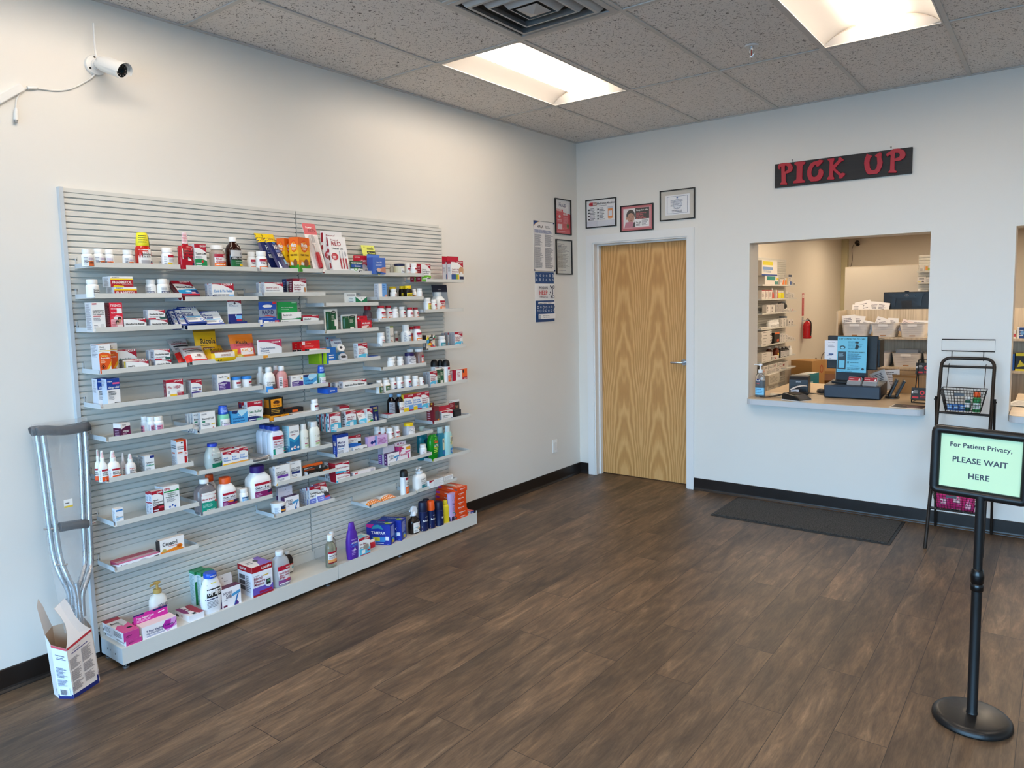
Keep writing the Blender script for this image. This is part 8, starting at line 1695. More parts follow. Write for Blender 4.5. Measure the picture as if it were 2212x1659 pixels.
up_bottle(3.12,gy-.08,.846,.045,.125,'green and white vitamin bottle with orange cap in the top wire basket',form='pill',cap='#e85a20',body='#2a8a4a',art=[rc(WH,0,.2,1,.75),ln('#3a7a4a',.1,.3,.9,.6,3)],lab=(.05,.6),name='vitamin_bottle')
up_bottle(3.072,gy-.07,.846,.034,.095,'dark green bottle with white label in the top wire basket, nearer the right',form='pill',cap=WH,body='#1f5a4a',art=[rc(WH,0,.4,1,.95)],lab=(.05,.6),name='vitamin_bottle')
up_bottle(3.06,fp(0,.58)[1]-.3-.08,.534,.06,.215,'bottle with navy lid just showing above the green notice',form='clear',cap='#1a2458',body='#dfe4ea',name='vitamin_bottle')

# crutches in a clear bag, standing in a cardboard sleeve beside the slat wall
AL_=mat('#b9bdc2',.28,.85)
PADM=mat('#3a3a3d',.4)
def crutch(label,off):
 t=thing('crutch',label,'crutch',(.2+off[0],-4.375+off[1],.004))
 o=Vector((.2,-4.375,.004))
 P2=lambda*p: [tuple(Vector(q)-o) for q in p]
 m=MB();m.tube(smooth(P2((.045,-4.392,1.075),(.06,-4.388,.9),(.085,-4.388,.66),(.1,-4.386,.55),(.125,-4.376,.47),(.142,-4.358,.40),(.148,-4.356,.34),(.155,-4.358,.28))),.0105,AL_,12);m.build('side_tube',t)
 m=MB();m.tube(smooth(P2((.045,-4.228,1.065),(.06,-4.236,.9),(.085,-4.255,.66),(.1,-4.266,.5),(.125,-4.293,.44),(.142,-4.326,.38),(.148,-4.333,.33),(.155,-4.335,.28))),.0105,AL_,12);m.build('side_tube',t)
 m=MB();m.tube(P2((.140,-4.347,.43),(.19,-4.352,.03)),.0095,AL_,12);m.build('lower_leg',t)
 m=MB();m.tube(P2((.188,-4.352,.04),(.19,-4.352,.002)),[.014,.019],mat('#4a4a4c',.7),14);m.build('rubber_tip',t)
 m=MB();m.tube(smooth(P2((.043,-4.415,1.092),(.042,-4.385,1.096),(.041,-4.31,1.082),(.041,-4.235,1.083),(.042,-4.205,1.088))),[.012]+[.0205]*23+[.012],PADM,14);m.build('underarm_pad',t)
 m=MB();m.tube(P2((.082,-4.372,.672),(.083,-4.318,.668),(.084,-4.262,.661)),[.0195,.018,.0195],PADM,14);m.build('hand_grip',t)
 m=MB()
 for y,z in ((-4.397,.675),(-4.243,.66)): m.tube(P2((.083,y-.012,z),(.083,y+.012,z)),.005,CHR,8)
 for z in (.52,.36): m.tube(P2((.13,-4.392+(.5-z)*.1,z),(.13,-4.37+(.5-z)*.1,z)),.004,CHR,8)
 m.build('wing_bolt',t)
 return t
crutch('aluminium crutch with black pads, nearer one of the pair in the sleeve',(0,0))
c2=copy_thing(bpy.data.objects['crutch'],loc=(.222,-4.358,.004),label='aluminium crutch with black pads, one behind its twin in the sleeve')
# the bag around them
m=MB()
PLW=bpy.data.materials.new('clear_film');PLW.use_nodes=True
pn=PLW.node_tree;pb=pn.nodes['Principled BSDF'];pb.inputs['Base Color'].default_value=(.95,.96,.97,1);pb.inputs['Roughness'].default_value=.12
tn=pn.nodes.new('ShaderNodeBsdfTransparent');mxs=pn.nodes.new('ShaderNodeMixShader');nzp=pn.nodes.new('ShaderNodeTexNoise');nzp.inputs['Scale'].default_value=22;nzp.inputs['Detail'].default_value=5;nzp.inputs['Distortion'].default_value=2
bpn=pn.nodes.new('ShaderNodeBump');bpn.inputs['Strength'].default_value=.9;bpn.inputs['Distance'].default_value=.02
pn.links.new(nzp.outputs['Fac'],bpn.inputs['Height']);pn.links.new(bpn.outputs[0],pb.inputs['Normal'])
mxs.inputs[0].default_value=.14
pn.links.new(tn.outputs[0],mxs.inputs[1]);pn.links.new(pb.outputs[0],mxs.inputs[2]);pn.links.new(mxs.outputs[0],[n for n in pn.nodes if n.type=='OUTPUT_MATERIAL'][0].inputs[0])
secs=[(.24,.19,-4.35,.045,.05),(.42,.16,-4.348,.05,.06),(.55,.125,-4.327,.045,.085),(.75,.10,-4.32,.042,.092),(1.0,.075,-4.312,.045,.10),(1.1,.072,-4.31,.04,.112),(1.128,.068,-4.31,.012,.108)]
v=[];n=20
for (z,cx,cy,rx,ry) in secs:
 for k in range(n):
  a=2*PI*k/n;v.append((max(.004,cx+rx*math.cos(a)),cy+ry*math.sin(a),z))
m.mesh(v,[(i*n+k,i*n+(k+1) % n,(i+1)*n+(k+1) % n,(i+1)*n+k) for i in range(len(secs)-1) for k in range(n)],PLW,True)
tag(m.build('clear_plastic_bag'),'clear plastic bag wrapped around the crutches','bag')
m=MB();F_=FLW(-4.352,.765,-4.318,.80,.158)
m.poly([F_(0,0,0),F_(1,0,0),F_(1,1,0),F_(0,1,0)],WHP);m.poly([F_(0,0,-.0006),F_(0,1,-.0006),F_(1,1,-.0006),F_(1,0,-.0006)],WHP)
draw(m,[rc('#e8c84a',0,0,1,.22),ln('#5a5a5a',.15,.4,.85,.7,1)],F_,1);o=m.build('price_sticker');tag(o,'small white price sticker on the clear bag of the crutches','sticker')
# sleeve
B_=[(.2546,-4.464),(.3065,-4.428),(.2568,-4.308),(.235,-4.296),(.19,-4.303),(.165,-4.42),(.2,-4.462)]
def sl(i,h,out=0):
 x,y=B_[i];k=h/.215
 return Vector((x-.035*k,y-.002*k,h))
t=thing('cardboard_sleeve','white printed cardboard sleeve at the foot of the crutches, beside the slat wall','carton',(.22,-4.38,0))
o_=Vector((.22,-4.38,0))
HS_=[.222,.205,.232,.232,.262,.262,.25]
CB=mat('#e6e1de',.45);CBI=mat('#c2a891',.7)
m=MB();n=7
for i in range(n):
 j=(i+1) % n
 q=[sl(i,0)-o_,sl(j,0)-o_,sl(j,HS_[j])-o_,sl(i,HS_[i])-o_]
 m.poly(q,CB)
 cen=sum((sl(k,.1) for k in range(n)),Vector())/n-o_
 q2=[p+(Vector((cen.x,cen.y,p.z))-p).normalized()*.0015 for p in q]
 m.poly(q2[::-1],CBI)
m.poly([sl(i,0.0005)-o_ for i in range(n)],CBI)
def face(i,j):
 a,b_=sl(i,0)-o_,sl(j,0)-o_
 c,d2=sl(j,HS_[j])-o_,sl(i,HS_[i])-o_
 nn=(b_-a).cross(d2-a).normalized()
 return lambda x,y,l: (a*(1-x)+b_*x)*(1-y)+(d2*(1-x)+c*x)*y+nn*l
NVY='#16246c'
dots=lambda xs: [rc(NVY,x0+.0,.1+.022*k,x0+.03,.112+.022*k) for x0 in xs for k in range(6)]
draw(m,[rc('#dfe3ee',0,0,1,1),rc(NVY,0,0,1,.05),rc(NVY,0,.05,.08,.08),rc(NVY,.9,.05,1,.08),rc('#d0505c',0,.955,1,1),rc('#e8eaf2',.1,.06,.86,.2),tx('CardinalHealth','#2a2a38',.2,.82,.022,.6),ln('#4a4a5a',.3,.775,.9,.8,1),rc('#3a4a7a',.22,.755,.86,.765),ln('#6a7088',.12,.4,.82,.6,8),ln('#6a7088',.12,.24,.82,.37,6)]+[rc('#3a3a40',.2+.02*k,.08,.2+.02*k+(.012 if k % 3 else .006),.18) for k in range(24)]+dots((.02,.93)),face(0,1),.3)
draw(m,[rc('#e2d9d3',0,0,1,1),rc(NVY,0,0,1,.075),rc(NVY,.94,.0,1,.16),rc('#b8303c',0,.955,1,1),tx('CardinalHealth','#8a5a6a',.2,.88,.02,.5),rc('#3a3a7a',.14,.835,.78,.85),ln('#6a6468',.04,.55,.44,.76,13,1),ln('#6a6468',.5,.55,.92,.8,15,2),ln('#6a6468',.04,.32,.44,.52,12,3),ln('#6a6468',.5,.36,.92,.52,9,4),ln('#6a6468',.04,.13,.44,.3,10,5),ln('#6a6468',.5,.17,.92,.33,9,6)]+dots((.0,.97)),face(1,2),.62)
m.build('sleeve_body',t)
m=MB()
a,b_=sl(1,HS_[1])-o_,sl(2,HS_[2])-o_
nx_=(b_-a);nn=Vector((.3,-.05,0))
up_=Vector((-.34,-.02,1))
fl=[(.0,0),(1,0),(.86,.022),(.72,.05),(.62,.085),(.58,.13),(.50,.16),(.06,.152),(.16,.115),(.22,.08),(.18,.045),(.08,.015)]
q=[a+nx_*x+Vector((-.40*y-.9*y*y,-.06*y,y)) for x,y in fl]
m.poly(q,CB);m.poly([p+Vector((-.0012,-.0004,0)) for p in q][::-1],CBI)
m.build('handle_flap',t)
m=MB()
a,b_=sl(5,HS_[5])-o_,sl(6,HS_[6])-o_
q=[a+(b_-a)*x+Vector((.0,0,y))+Vector((-.10*y,-.20*y,0)) for x,y in ((0,0),(1,0),(.9,.06),(.75,.12),(.35,.14),(.15,.1))]
m.poly(q,CB);m.poly([p+Vector((-.0012,.0004,0)) for p in q][::-1],CB)
m.build('rear_flap',t)
# ------------------------------------------------------------------ the dispensary behind the hatches
m=MB();m.box(-.15,WT,0,0,YB+.15,H+.12,WALLB);struct('wall_dispensary_left',m)
m=MB();m.box(0,YB,0,XR,YB+.15,H+.12,WALLB);struct('wall_far',m)
m=MB();m.box(0,YB-.11,0,.11,YB,HB,mat('#cfc8a4',.5));struct('trim_3',m)
blx=[0,.9,1.5096,3.0,3.6096,5.2,5.8096,XR]
bly=[WT,1.5,2.72,4.3,5.52,7.2,8.42,YB]
open_b=[(1,1),(3,1),(5,1),(1,3),(3,3),(5,3),(1,5),(3,5)]
m=MB()
for i in range(7):
 for j in range(7):
  if (i,j) in open_b: continue
  m.poly([(blx[i],bly[j],HB),(blx[i],bly[j+1],HB),(blx[i+1],bly[j+1],HB),(blx[i+1],bly[j],HB)],TILE)
m.box(-.15,WT,HB+.2,XR+.15,YB+.15,HB+.25,mat('#555555',.9))
struct('ceiling_dispensary',m)
LENSB=mat('#ffe9cc',.4,emit=BACKLAMP)
for (i,j) in open_b:
 troffer('ceiling_light','recessed ceiling lamp of the dispensary, hidden above the hatch',blx[i],bly[j+1],HB,'dispensary ceiling lamps',blx[i+1]-blx[i],bly[j+1]-bly[j],LENSB)

def slab(name,label,cat,x0,x1,y0,y1,z0,z1,mt,edge,rr=.05):
 t=thing(name,label,cat,(x0,y0,z0))
 out=[]
 for cx,cy,a0 in ((x1-rr,y0+rr,270),(x1,y1,None),(x0,y1,None),(x0+rr,y0+rr,180)):
  if a0 is None: out.append((cx-x0,cy-y0));continue
  for k in range(6): out.append((cx-x0+rr*math.cos(R(a0+18*k)),cy-y0+rr*math.sin(R(a0+18*k))))
 h=z1-z0
 m=MB();m.prism(out,h-.003,h,mt,'z');m.build('worktop_surface',t)
 m=MB();m.prism(out,0,h-.0032,edge,'z');m.build('edge_band',t)
 return t
EDGE=mat('#c9ccd0',.4)
slab('service_counter','tan counter with rounded pale edge in the pick-up hatch','counter',1.574,2.796,-.076,1.15,.7605,.805,COUNTER,EDGE)
slab('service_counter','tan counter at the right edge in the second hatch','counter',3.279,4.496,-.076,1.15,.7605,.805,COUNTER,EDGE)
ZC=.8054
def thg(n,l,c,loc,rz=0,g=None): return thing(n,l,c,loc,(0,0,R(rz)),g)
DKB=mat('#1b222c',.4)
# hand sanitiser
pump(None,(1.643,.062,ZC,.078,.262,0),'clear hand sanitiser pump bottle with blue gel at the left end of the counter',body=mat('#dfe8ee',.04,trans=.85),head='#f0f2f4',liquid=(.5,mat('#4fb0ea',.1)),rot=-90,art=[rc('#1c2a6c',.2,.72,.55,.88),tx('Purell',WH,.22,.74,.09,.3),rc('#a8606a',.25,.6,.5,.66),rc('#7cc8f0',.02,.02,.98,.4),ln('#4a80b0',.1,.1,.9,.36,3)],lab=(.06,.62),hook=1)
# card terminal
t=thg('card_terminal','black card payment terminal lying near the front edge of the counter','card reader',(1.93,.02,ZC),-22)
m=MB();m.prism([(-.075,.0),(.085,.0),(.085,.012),(.03,.04),(-.06,.055),(-.075,.045)],-.07,.07,BLK,'y');m.build('terminal_body',t,bevel=.004)
m=MB();m.box(-.078,-.073,0,.088,.073,.006,mat('#c8cacc',.3));m.build('silver_trim',t)
m=MB();q=[(-.05,-.05,.0556),(.02,-.05,.0445),(.02,.05,.0445),(-.05,.05,.0556)];m.poly(q,mat('#2a2c30',.1));m.poly([(.03,-.05,.041),(.08,-.05,.0155),(.08,.05,.0155),(.03,.05,.041)],mat('#3a3c40',.5));m.build('keypad_screen',t)
m=MB()
for k,(dx,dy) in enumerate(((0,0),(.01,.02))):
 m.tube(smooth([(-.06+dx,.05+dy,.02),(-.12,.03+dy,.03),(-.17,-.03+dy,.012),(-.20,-.09,.008),(-.26,-.10,.006),(-.27,-.05,.006),(-.21,-.02+dy,.01),(-.14,.05,.03),(-.06,.12+dy,.04),(.1,.2,.03)]),.0028,BLK,6)
m.build('coiled_cord',t)
# receipt printer
t=thg('receipt_printer','black receipt printer on the counter left of the cash drawer','printer',(1.85,.40,ZC),10)
m=MB();m.prism([(-.10,0),(.10,0),(.10,.125),(.06,.148),(-.07,.148),(-.10,.12)],-.072,.072,mat('#24262b',.4),'x');m.build('printer_body',t,bevel=.004)
m=MB();m.box(-.06,-.104,.03,.06,-.1005,.085,mat('#15161a',.3));m.build('front_cover',t)
m=MB();draw(m,[tx('EPSON','#c8ccd0',.5,.2,.5,.4,'c')],lambda x,y,l: (-.05+.1*x,-.1012-l,.098+.015*y),6);m.build('maker_name',t)
t=thg('paper_pad','tan flat pad lying behind the card terminal','pad',(1.79,.17,ZC),8)
m=MB();m.loft([(0,.10,.055,5),(.004,.102,.057,5),(.022,.102,.057,5),(.027,.098,.053,5)],mat('#dcc19c',.5),28);m.build('pad_block',t)
t=thg('receipt_paper','curled white receipt lying on the card terminal cord','paper',(1.905,.17,ZC+.06),25)
m=MB();v=[]
for i in range(9):
 a=i/8;v+=[(-.06+.12*a,-.03,.012*math.sin(PI*a)+.03*a),(-.06+.12*a,.03,.012*math.sin(PI*a)+.03*a)]
m.mesh(v,[(2*i,2*i+2,2*i+3,2*i+1) for i in range(8)],mat('#dfe3ee',.6),True)
m.mesh([(a,b_,c-.0008) for a,b_,c in v],[(2*i,2*i+1,2*i+3,2*i+2) for i in range(8)],mat('#dfe3ee',.6),True);m.box(-.055,-.02,-.058,.0,.02,0,mat('#cfd4e0',.6));m.build('paper_strip',t)
t=thg('computer_mouse','dark grey mouse beside the cash drawer','mouse',(1.985,.52,ZC),30)
m=MB();m.loft([(0,.03,.052,2.4),(.012,.032,.055,2.4),(.026,.026,.045,2.2),(.034,.012,.022,2)],mat('#3c3a3a',.4),20);m.build('mouse_shell',t)
# cash drawer with the till screen
t=thg('cash_drawer','dark navy cash drawer on the counter under the till screen','cash drawer',(2.255,.475,ZC),4)
m=MB();m.box(-.197,-.208,.004,.197,.215,.1,mat('#1d2430',.4));m.build('drawer_case',t,bevel=.003)
m=MB();m.box(-.192,-.222,.008,.192,-.2085,.094,mat('#1d2738',.35));m.build('drawer_front',t,bevel=.002)
for x in (-.16,.16):
 for y in (-.17,.17):
  m=MB();m.loft([(0,.012,.012,2),(.004,.012,.012,2)],BLK,12,c=(x,y));m.build('rubber_foot',t)
t=thg('till_screen','black till screen on the cash drawer, two notices taped to its back','screen',(2.21,.52,ZC+.1004),-2)
m=MB();m.box(-.115,-.13,0,.115,.11,.016,BLK);m.build('screen_foot',t,bevel=.004)
m=MB();m.prism([(-.03,.016),(.05,.016),(.03,.20),(-.02,.20)],-.11,.11,DKB,'x');m.build('screen_column',t)
m=MB();m.box(-.185,-.022,.10,.185,.018,.365,mat('#17181c',.4),Matrix.Rotation(R(-5),4,'X'));m.build('screen_panel',t,bevel=.006)
m=MB();m.prism([(.06,.115),(.2,.12),(.2,.335),(.06,.36)],.02,.16,mat('#141518',.45),'y');m.build('screen_rear',t,bevel=.006)
CY=[rc('#74c8e6',0,0,1,1),tx('STAY CONNECTED TO CARE','#16323e',.04,.92,.038,.9),ln('#3a88a8',.36,.66,.94,.88,7),el('#1a2a30',.66,.84,.06,.035),el('#4a8aa0',.66,.79,.04,.035),pg('#1a2a30',(.6,.66),(.63,.78),(.7,.78),(.74,.72),(.68,.64)),el('#2a4a58',.18,.70,.1,.05),el('#8fd4ec',.18,.69,.06,.03),rc('#2d3f4a',.03,.08,.31,.58),ln('#8ab0c0',.06,.42,.28,.54,4),rc('#74c8e6',.07,.12,.27,.33),tx('WITH YOUR LOCAL PHARMACY','#16323e',.36,.56,.024,.58),ln('#2a6a84',.36,.34,.92,.53,7),el('#16323e',.39,.28,.035,.03),el('#74c8e6',.39,.28,.022,.018),ln('#2a6a84',.46,.26,.9,.29,1),ln('#2a6a84',.46,.17,.9,.2,1),tx('KEEP YOUR PHARMACY','#16323e',.36,.11,.024,.44),tx('A FEW CLICKS AWAY','#16323e',.36,.07,.024,.4),el('#16323e',.89,.1,.045,.03),ln('#2a6a84',.04,.02,.8,.04,1)]
t=thg('cyan_notice','bright cyan STAY CONNECTED TO CARE notice taped to the till screen','notice',(2.226,.46,.99),-2)
F_=lambda x,y,l: (-.108+.216*x,-.004-.02*(1-y)-l,.276*y)
m=MB();m.poly([F_(0,0,0),F_(1,0,0),F_(1,1,0),F_(0,1,0)],mat('#74c8e6',.6));m.poly([F_(0,0,-.001),F_(0,1,-.001),F_(1,1,-.001),F_(1,0,-.001)],mat('#74c8e6',.6));draw(m,CY,F_,.78);m.build('notice_sheet',t)
t=thg('white_notice','small white notice hanging left of the cyan one on the till screen','notice',(2.072,.462,1.083),2)
F_=lambda x,y,l: (-.05+.1*x,-.004-l,.152*y)
m=MB();m.poly([F_(0,0,0),F_(1,0,0),F_(1,1,0),F_(0,1,0)],mat('#dfe2ee',.6));m.poly([F_(0,0,-.001),F_(0,1,-.001),F_(1,1,-.001),F_(1,0,-.001)],mat('#dfe2ee',.6))
draw(m,[rc('#e8eaf2',0,0,1,1),tx('Leave a Review','#3a3a4a',.25,.9,.04,.5),ln('#7a7a8a',.15,.8,.9,.84,1),ln('#7a7a8a',.25,.64,.85,.74,3),rc('#1c3f80',.3,.26,.66,.32),ln('#7a7a8a',.2,.2,.75,.24,1),ln('#7a7a8a',.35,.06,.6,.1,1)],F_,.66);m.build('notice_sheet',t)
for k,(x,y,z) in enumerate(((2.272,.335,ZC+.1003),(2.385,.325,ZC+.1003))):
 t=thg('card_holder',['left','right'][k]+' one of two clear holders of red and white business cards','card holder',(x,y,z),-4)
 m=MB();m.box(-.05,-.02,0,.05,.03,.004,mat('#dfe3e6',.1,trans=.6));m.prism([(-.02,.004),(-.017,.004),(.0,.03),(-.003,.03)],-.05,.05,mat('#dfe3e6',.1,trans=.6),'x');m.prism([(.016,.004),(.019,.004),(.032,.05),(.029,.05)],-.05,.05,mat('#dfe3e6',.1,trans=.6),'x');m.build('clear_holder',t)
 F_=lambda a,b_,l: (-.045+.09*a,-.012+.03*b_-l,.0045+.054*b_)
 m=MB();q=[F_(0,0,0),F_(1,0,0),F_(1,1,0),F_(0,1,0)];m.poly(q,WHP);m.poly([(a,b_+.011,c) for a,b_,c in q][::-1],WHP);m.poly([q[3],q[2],(q[2][0],q[2][1]+.011,q[2][2]),(q[3][0],q[3][1]+.011,q[3][2])],WHP)
 draw(m,[rc('#a82a3a',0,.5,1,1),tx('Cardservices','#f0d0d4',.06,.68,.14,.4),pg(WH,(.8,.56),(.88,.9),(.95,.56)),tx('Phone Number','#3a3a4a',.06,.3,.12,.6),ln('#4a4a5a',.06,.06,.7,.24,2)],F_,1.6);m.build('card_stack',t)
# folded black stand
t=thg('scanner_stand','black folded stand right of the cash drawer','stand',(2.515,.47,ZC),12)
m=MB();m.loft([(0,.05,.07,2.5),(.008,.05,.07,2.5),(.012,.042,.06,2.5)],BLK,24);m.build('stand_foot',t)
m=MB();m.box(-.012,-.055,0,.006,.055,.14,BLK,Matrix.Translation((-.02,0,.011)) @ Matrix.Rotation(R(22),4,'Y'));m.build('rear_plate',t,bevel=.004)
m=MB();m.box(-.006,-.05,0,.012,.05,.135,mat('#1c1d20',.25),Matrix.Translation((.022,0,.012)) @ Matrix.Rotation(R(24),4,'Y'));m.build('front_plate',t,bevel=.004)
m=MB();m.tube(smooth([(-.02,-.03,.02),(-.05,-.05,.03),(-.08,-.04,.012),(-.09,0,.006),(-.06,.03,.006)]),.003,BLK,6);m.build('stand_cord',t)
# black counter rack with snack boxes
t=thg('counter_rack','black wire counter rack at the right jamb of the pick-up hatch','display rack',(2.735,.33,ZC),-4)
m=MB()
for x in (-.05,.05):
 m.tube(smooth([(x,-.09,.004),(x,-.09,.05),(x,.0,.07),(x,.08,.26),(x,.09,.3)]),.004,BLK,8);m.tube([(x,-.09,.004),(x,.10,.004),(x,.10,.3)],.004,BLK,8)
for y,z in ((-.09,.004),(.10,.004),(-.09,.03),(.08,.2),(.1,.3)): m.tube([(-.05,y,z),(.05,y,z)],.003,BLK,6)
m.build('rack_frame',t)
SNK=[rc('#161416',0,0,1,1),rc('#c8202c',.08,.1,.42,.24),ln('#c8202c',.5,.1,.9,.3,2),el('#d02a38',.62,.58,.14,.2),el('#161416',.62,.58,.06,.09),rc('#e8e6e2',.03,.5,.12,.7),rc('#d02a38',.86,.4,1,.8),ln('#a8a4a0',.16,.5,.44,.8,3)]
for k,(y,z) in enumerate(((.225,.835),(.40,1.0))):
 o=box_mesh(.115,.07,.085,BLK,BLK,mat('#2a2220'),SNK,None,[rc('#5a3a30',.1,.1,.9,.9)]).build('snack_carton',loc=(2.732,y,z),rot=(R(-14),0,R(-4)))
 tag(o,['lower','upper'][k]+' black and red snack carton in the counter rack','carton')
t=thg('flyer','dark glossy flyer lying on the counter below the rack','flyer',(2.69,.035,ZC),-3)
m=MB();m.box(-.105,-.09,0,.1,.09,.0012,WHP);draw(m,[rc('#2a2426',.04,.14,1,1),ln('#a8888a',.3,.5,.95,.8,3),rc('#c8a8a8',.5,.3,.9,.4)],lambda x,y,l: (-.105+.205*x,-.09+.18*y,.0012+l),1.1);m.build('flyer_sheet',t)
t=thg('small_carton_box','open brown cardboard box on the counter behind the black stand','box',(2.545,.84,ZC),3)
KB=mat('#b08a5c',.75)
m=MB()
for q in ((-.085,-.06,0,.085,-.057,.125),(-.085,.057,0,.085,.06,.165),(-.085,-.057,0,-.082,.057,.125),(.082,-.057,0,.085,.057,.165),(-.082,-.057,0,.082,.057,.003)): m.box(*q,KB)
m.build('box_body',t)
m=MB();m.poly([(-.085,-.06,.125),(.085,-.06,.125),(.085,-.1,.15),(-.085,-.1,.15)],KB);m.poly([(.08,-.1,.151),(-.02,-.1,.151),(.0,-.062,.128),(.06,-.062,.128)],mat('#d8d4d0',.6));m.build('box_flap',t)

# basket shelving
t=thing('basket_shelving','pale wood shelving unit holding white baskets','shelving',(1.62,2.5,0))
m=MB();m.box(0,.40,.35,3.0,.42,1.425,ASH);m.build('back_panel',t)
m=MB();m.box(.02,.0,1.13,3.0,.398,1.15,ASH);m.build('shelf_board',t)
m=MB();m.box(.02,.0,.83,3.0,.398,.85,ASH);m.build('shelf_board',t)
m=MB();m.box(.02,-.35,.38,3.0,.398,.42,COUNTER);m.build('shelf_board',t)
for x in (0,1.45,2.98):
 m=MB();m.box(x,.01,0,x+.018,.399,1.42,ASH);m.build('side_panel',t)
t=thing('rear_desk','desk behind the basket shelving carrying a monitor','desk',(1.62,2.93,0))
m=MB();m.box(0,0,1.05,3.0,.7,1.09,COUNTER);m.build('desk_top',t)
for x in (0.02,2.94):
 for y in (.03,.63):
  m=MB();m.box(x,y,0,x+.04,y+.04,1.05,BLK);m.build('leg',t)
t=thing('monitor','black flat monitor seen from behind above the baskets','monitor',(2.19,3.1,1.0904))
m=MB();m.box(-.225,-.02,.235,.225,.02,.515,BLK);m.build('monitor_panel',t,bevel=.005)
m=MB();m.prism([(-.18,.50),(.18,.50),(.15,.47),(.14,.36),(.11,.36),(.10,.45),(-.10,.45),(-.11,.36),(-.14,.36),(-.15,.47)],-.034,-.0205,mat('#0b0b0c',.3),'y');m.build('rear_housing',t)
m=MB();m.tube([(.0+.02*math.cos(a*PI/8),-.036,.478+.012*math.sin(a*PI/8)) for a in range(16)],.0015,mat('#8a8a8e',.3),4,closed=True);m.box(-.05,-.022,.28,.05,-.0204,.42,mat('#202124',.5));draw(m,[tx('DELL','#8a8a8e',.5,.3,.4,.6,'c')],lambda x,y,l: (-.018+.036*x,-.0345-l,.472+.014*y),2.5);m.build('maker_badge',t)
m=MB();m.box(-.03,.021,.004,.03,.05,.35,BLK);m.box(-.11,-.06,0,.11,.09,.008,BLK);m.box(-.02,-.022,.515,.02,.0,.525,BLK);m.build('monitor_stand',t)
BSK=mat('#d9d5d1',.45)
def basket(x0,x1,y,z,label,hgt=.142,dep=.30):
 w=x1-x0
 t=thing('storage_basket',label,'basket',((x0+x1)/2,y,z),(0,0,0),'white ribbed baskets')
 m=MB()
 def ring(s,zz): # tapered, rounded rectangle
  a,b_=w/2*(.86+.14*s),dep/2*(.86+.14*s)
  return [(a*math.copysign(abs(math.cos(2*PI*k/32))**.4,math.cos(2*PI*k/32)),dep/2+b_*math.copysign(abs(math.sin(2*PI*k/32))**.4,math.sin(2*PI*k/32)),zz) for k in range(32)]
 rows=[]
 for i in range(8):
  s=i/8
  rows+=[ring(s,hgt*s),ring(s+.02,hgt*(s+.02)),ring(s+.10,hgt*(s+.10))]
  rows[-1]=[(a*1.012,dep/2+(b_-dep/2)*1.012,c) for a,b_,c in rows[-1]]
 rows+=[ring(1.0,hgt*.985),[(a*1.03,dep/2+(b_-dep/2)*1.03,hgt) for a,b_,c in ring(1,hgt)],[(a*.96,dep/2+(b_-dep/2)*.96,hgt) for a,b_,c in ring(1,hgt)],ring(.02,hgt*.1)]
 v=[p for r_ in rows for p in r_]
 m.mesh(v,[(i*32+k,i*32+(k+1) % 32,(i+1)*32+(k+1) % 32,(i+1)*32+k) for i in range(len(rows)-1) for k in range(32)],BSK,True)
 m.mesh(rows[0],[tuple(range(31,-1,-1))],BSK);m.mesh(rows[-1],[tuple(range(32))],BSK)
 m.build('basket_body',t)
 m=MB();m.box(-w*.17,-.0085,hgt*.78,w*.17,-.004,hgt*.93,mat('#f0efee',.5));m.build('handle_slot',t)
 m=MB();m.box(-.026,dep*.045,hgt*.08,.026,dep*.045+.008,hgt*.14,mat('#a8743a',.5));m.build('name_tag',t)
basket(1.664,1.936,2.508,1.1506,'white ribbed basket full of papers, left one on the upper shelf')
basket(1.948,2.192,2.508,1.1506,'white ribbed basket with papers, middle one on the upper shelf')
basket(2.214,2.456,2.508,1.1506,'white ribbed basket, right one on the upper shelf')
basket(1.870,2.140,2.508,.8506,'white ribbed basket half hidden by the till screen, lower shelf')
basket(2.150,2.418,2.508,.8506,'white ribbed basket with clear wrapping, middle of the lower shelf')
basket(2.430,2.690,2.508,.8506,'white ribbed basket at the jamb, right end of the lower shelf')
def paper(x,y,z,w,h,rz,ry,label,seed,col='#e8e6e6',rx=-8):
 m=MB()
 m.box(-w/2,-.004,0,w/2,.004,h,mat(col,.6))
 draw(m,[ln('#6a6a74',.12,.5,.8,.86,4,seed),ln('#8a8a94',.12,.15,.9,.42,4,seed+1)],lambda a,b_,l: (-w/2+w*a,-.004-l,h*b_),w/h)
 tag(m.build('prescription_bag',loc=(x,y,z),rot=(R(rx),R(ry),R(rz))),label,'paper bag','folded white prescription bags')
PB='folded white prescription bag '
paper(1.735,2.60,1.19,.13,.185,4,-6,PB+'standing tallest in the left basket',1)
paper(1.80,2.66,1.19,.11,.175,-6,5,PB+'behind the tallest one in the left basket',2)
paper(1.88,2.62,1.19,.12,.125,3,14,PB+'leaning at the right of the left basket',3)
paper(1.995,2.62,1.19,.11,.165,-5,18,PB+'tilted to the left in the middle basket',4)
paper(2.075,2.60,1.19,.12,.14,4,-8,PB+'in the centre of the middle basket',5)
paper(2.125,2.68,1.19,.10,.15,0,3,PB+'at the rear right of the middle basket',6)
paper(2.235,2.68,1.19,.12,.13,5,22,'pinkish slanting paper at the left of the right basket',7,'#e6d8d6')
paper(2.36,2.72,1.19,.2,.125,0,2,'wide white sheet standing at the back of the right basket',8)
m=MB();m.box(-.1,-.09,0,.1,.09,.07,mat('#c9cfd8',.2,alpha=.5));tag(m.build('clear_wrapper',loc=(2.284,2.66,.955)),'crumpled clear wrapping in the middle basket of the lower shelf','wrapping')
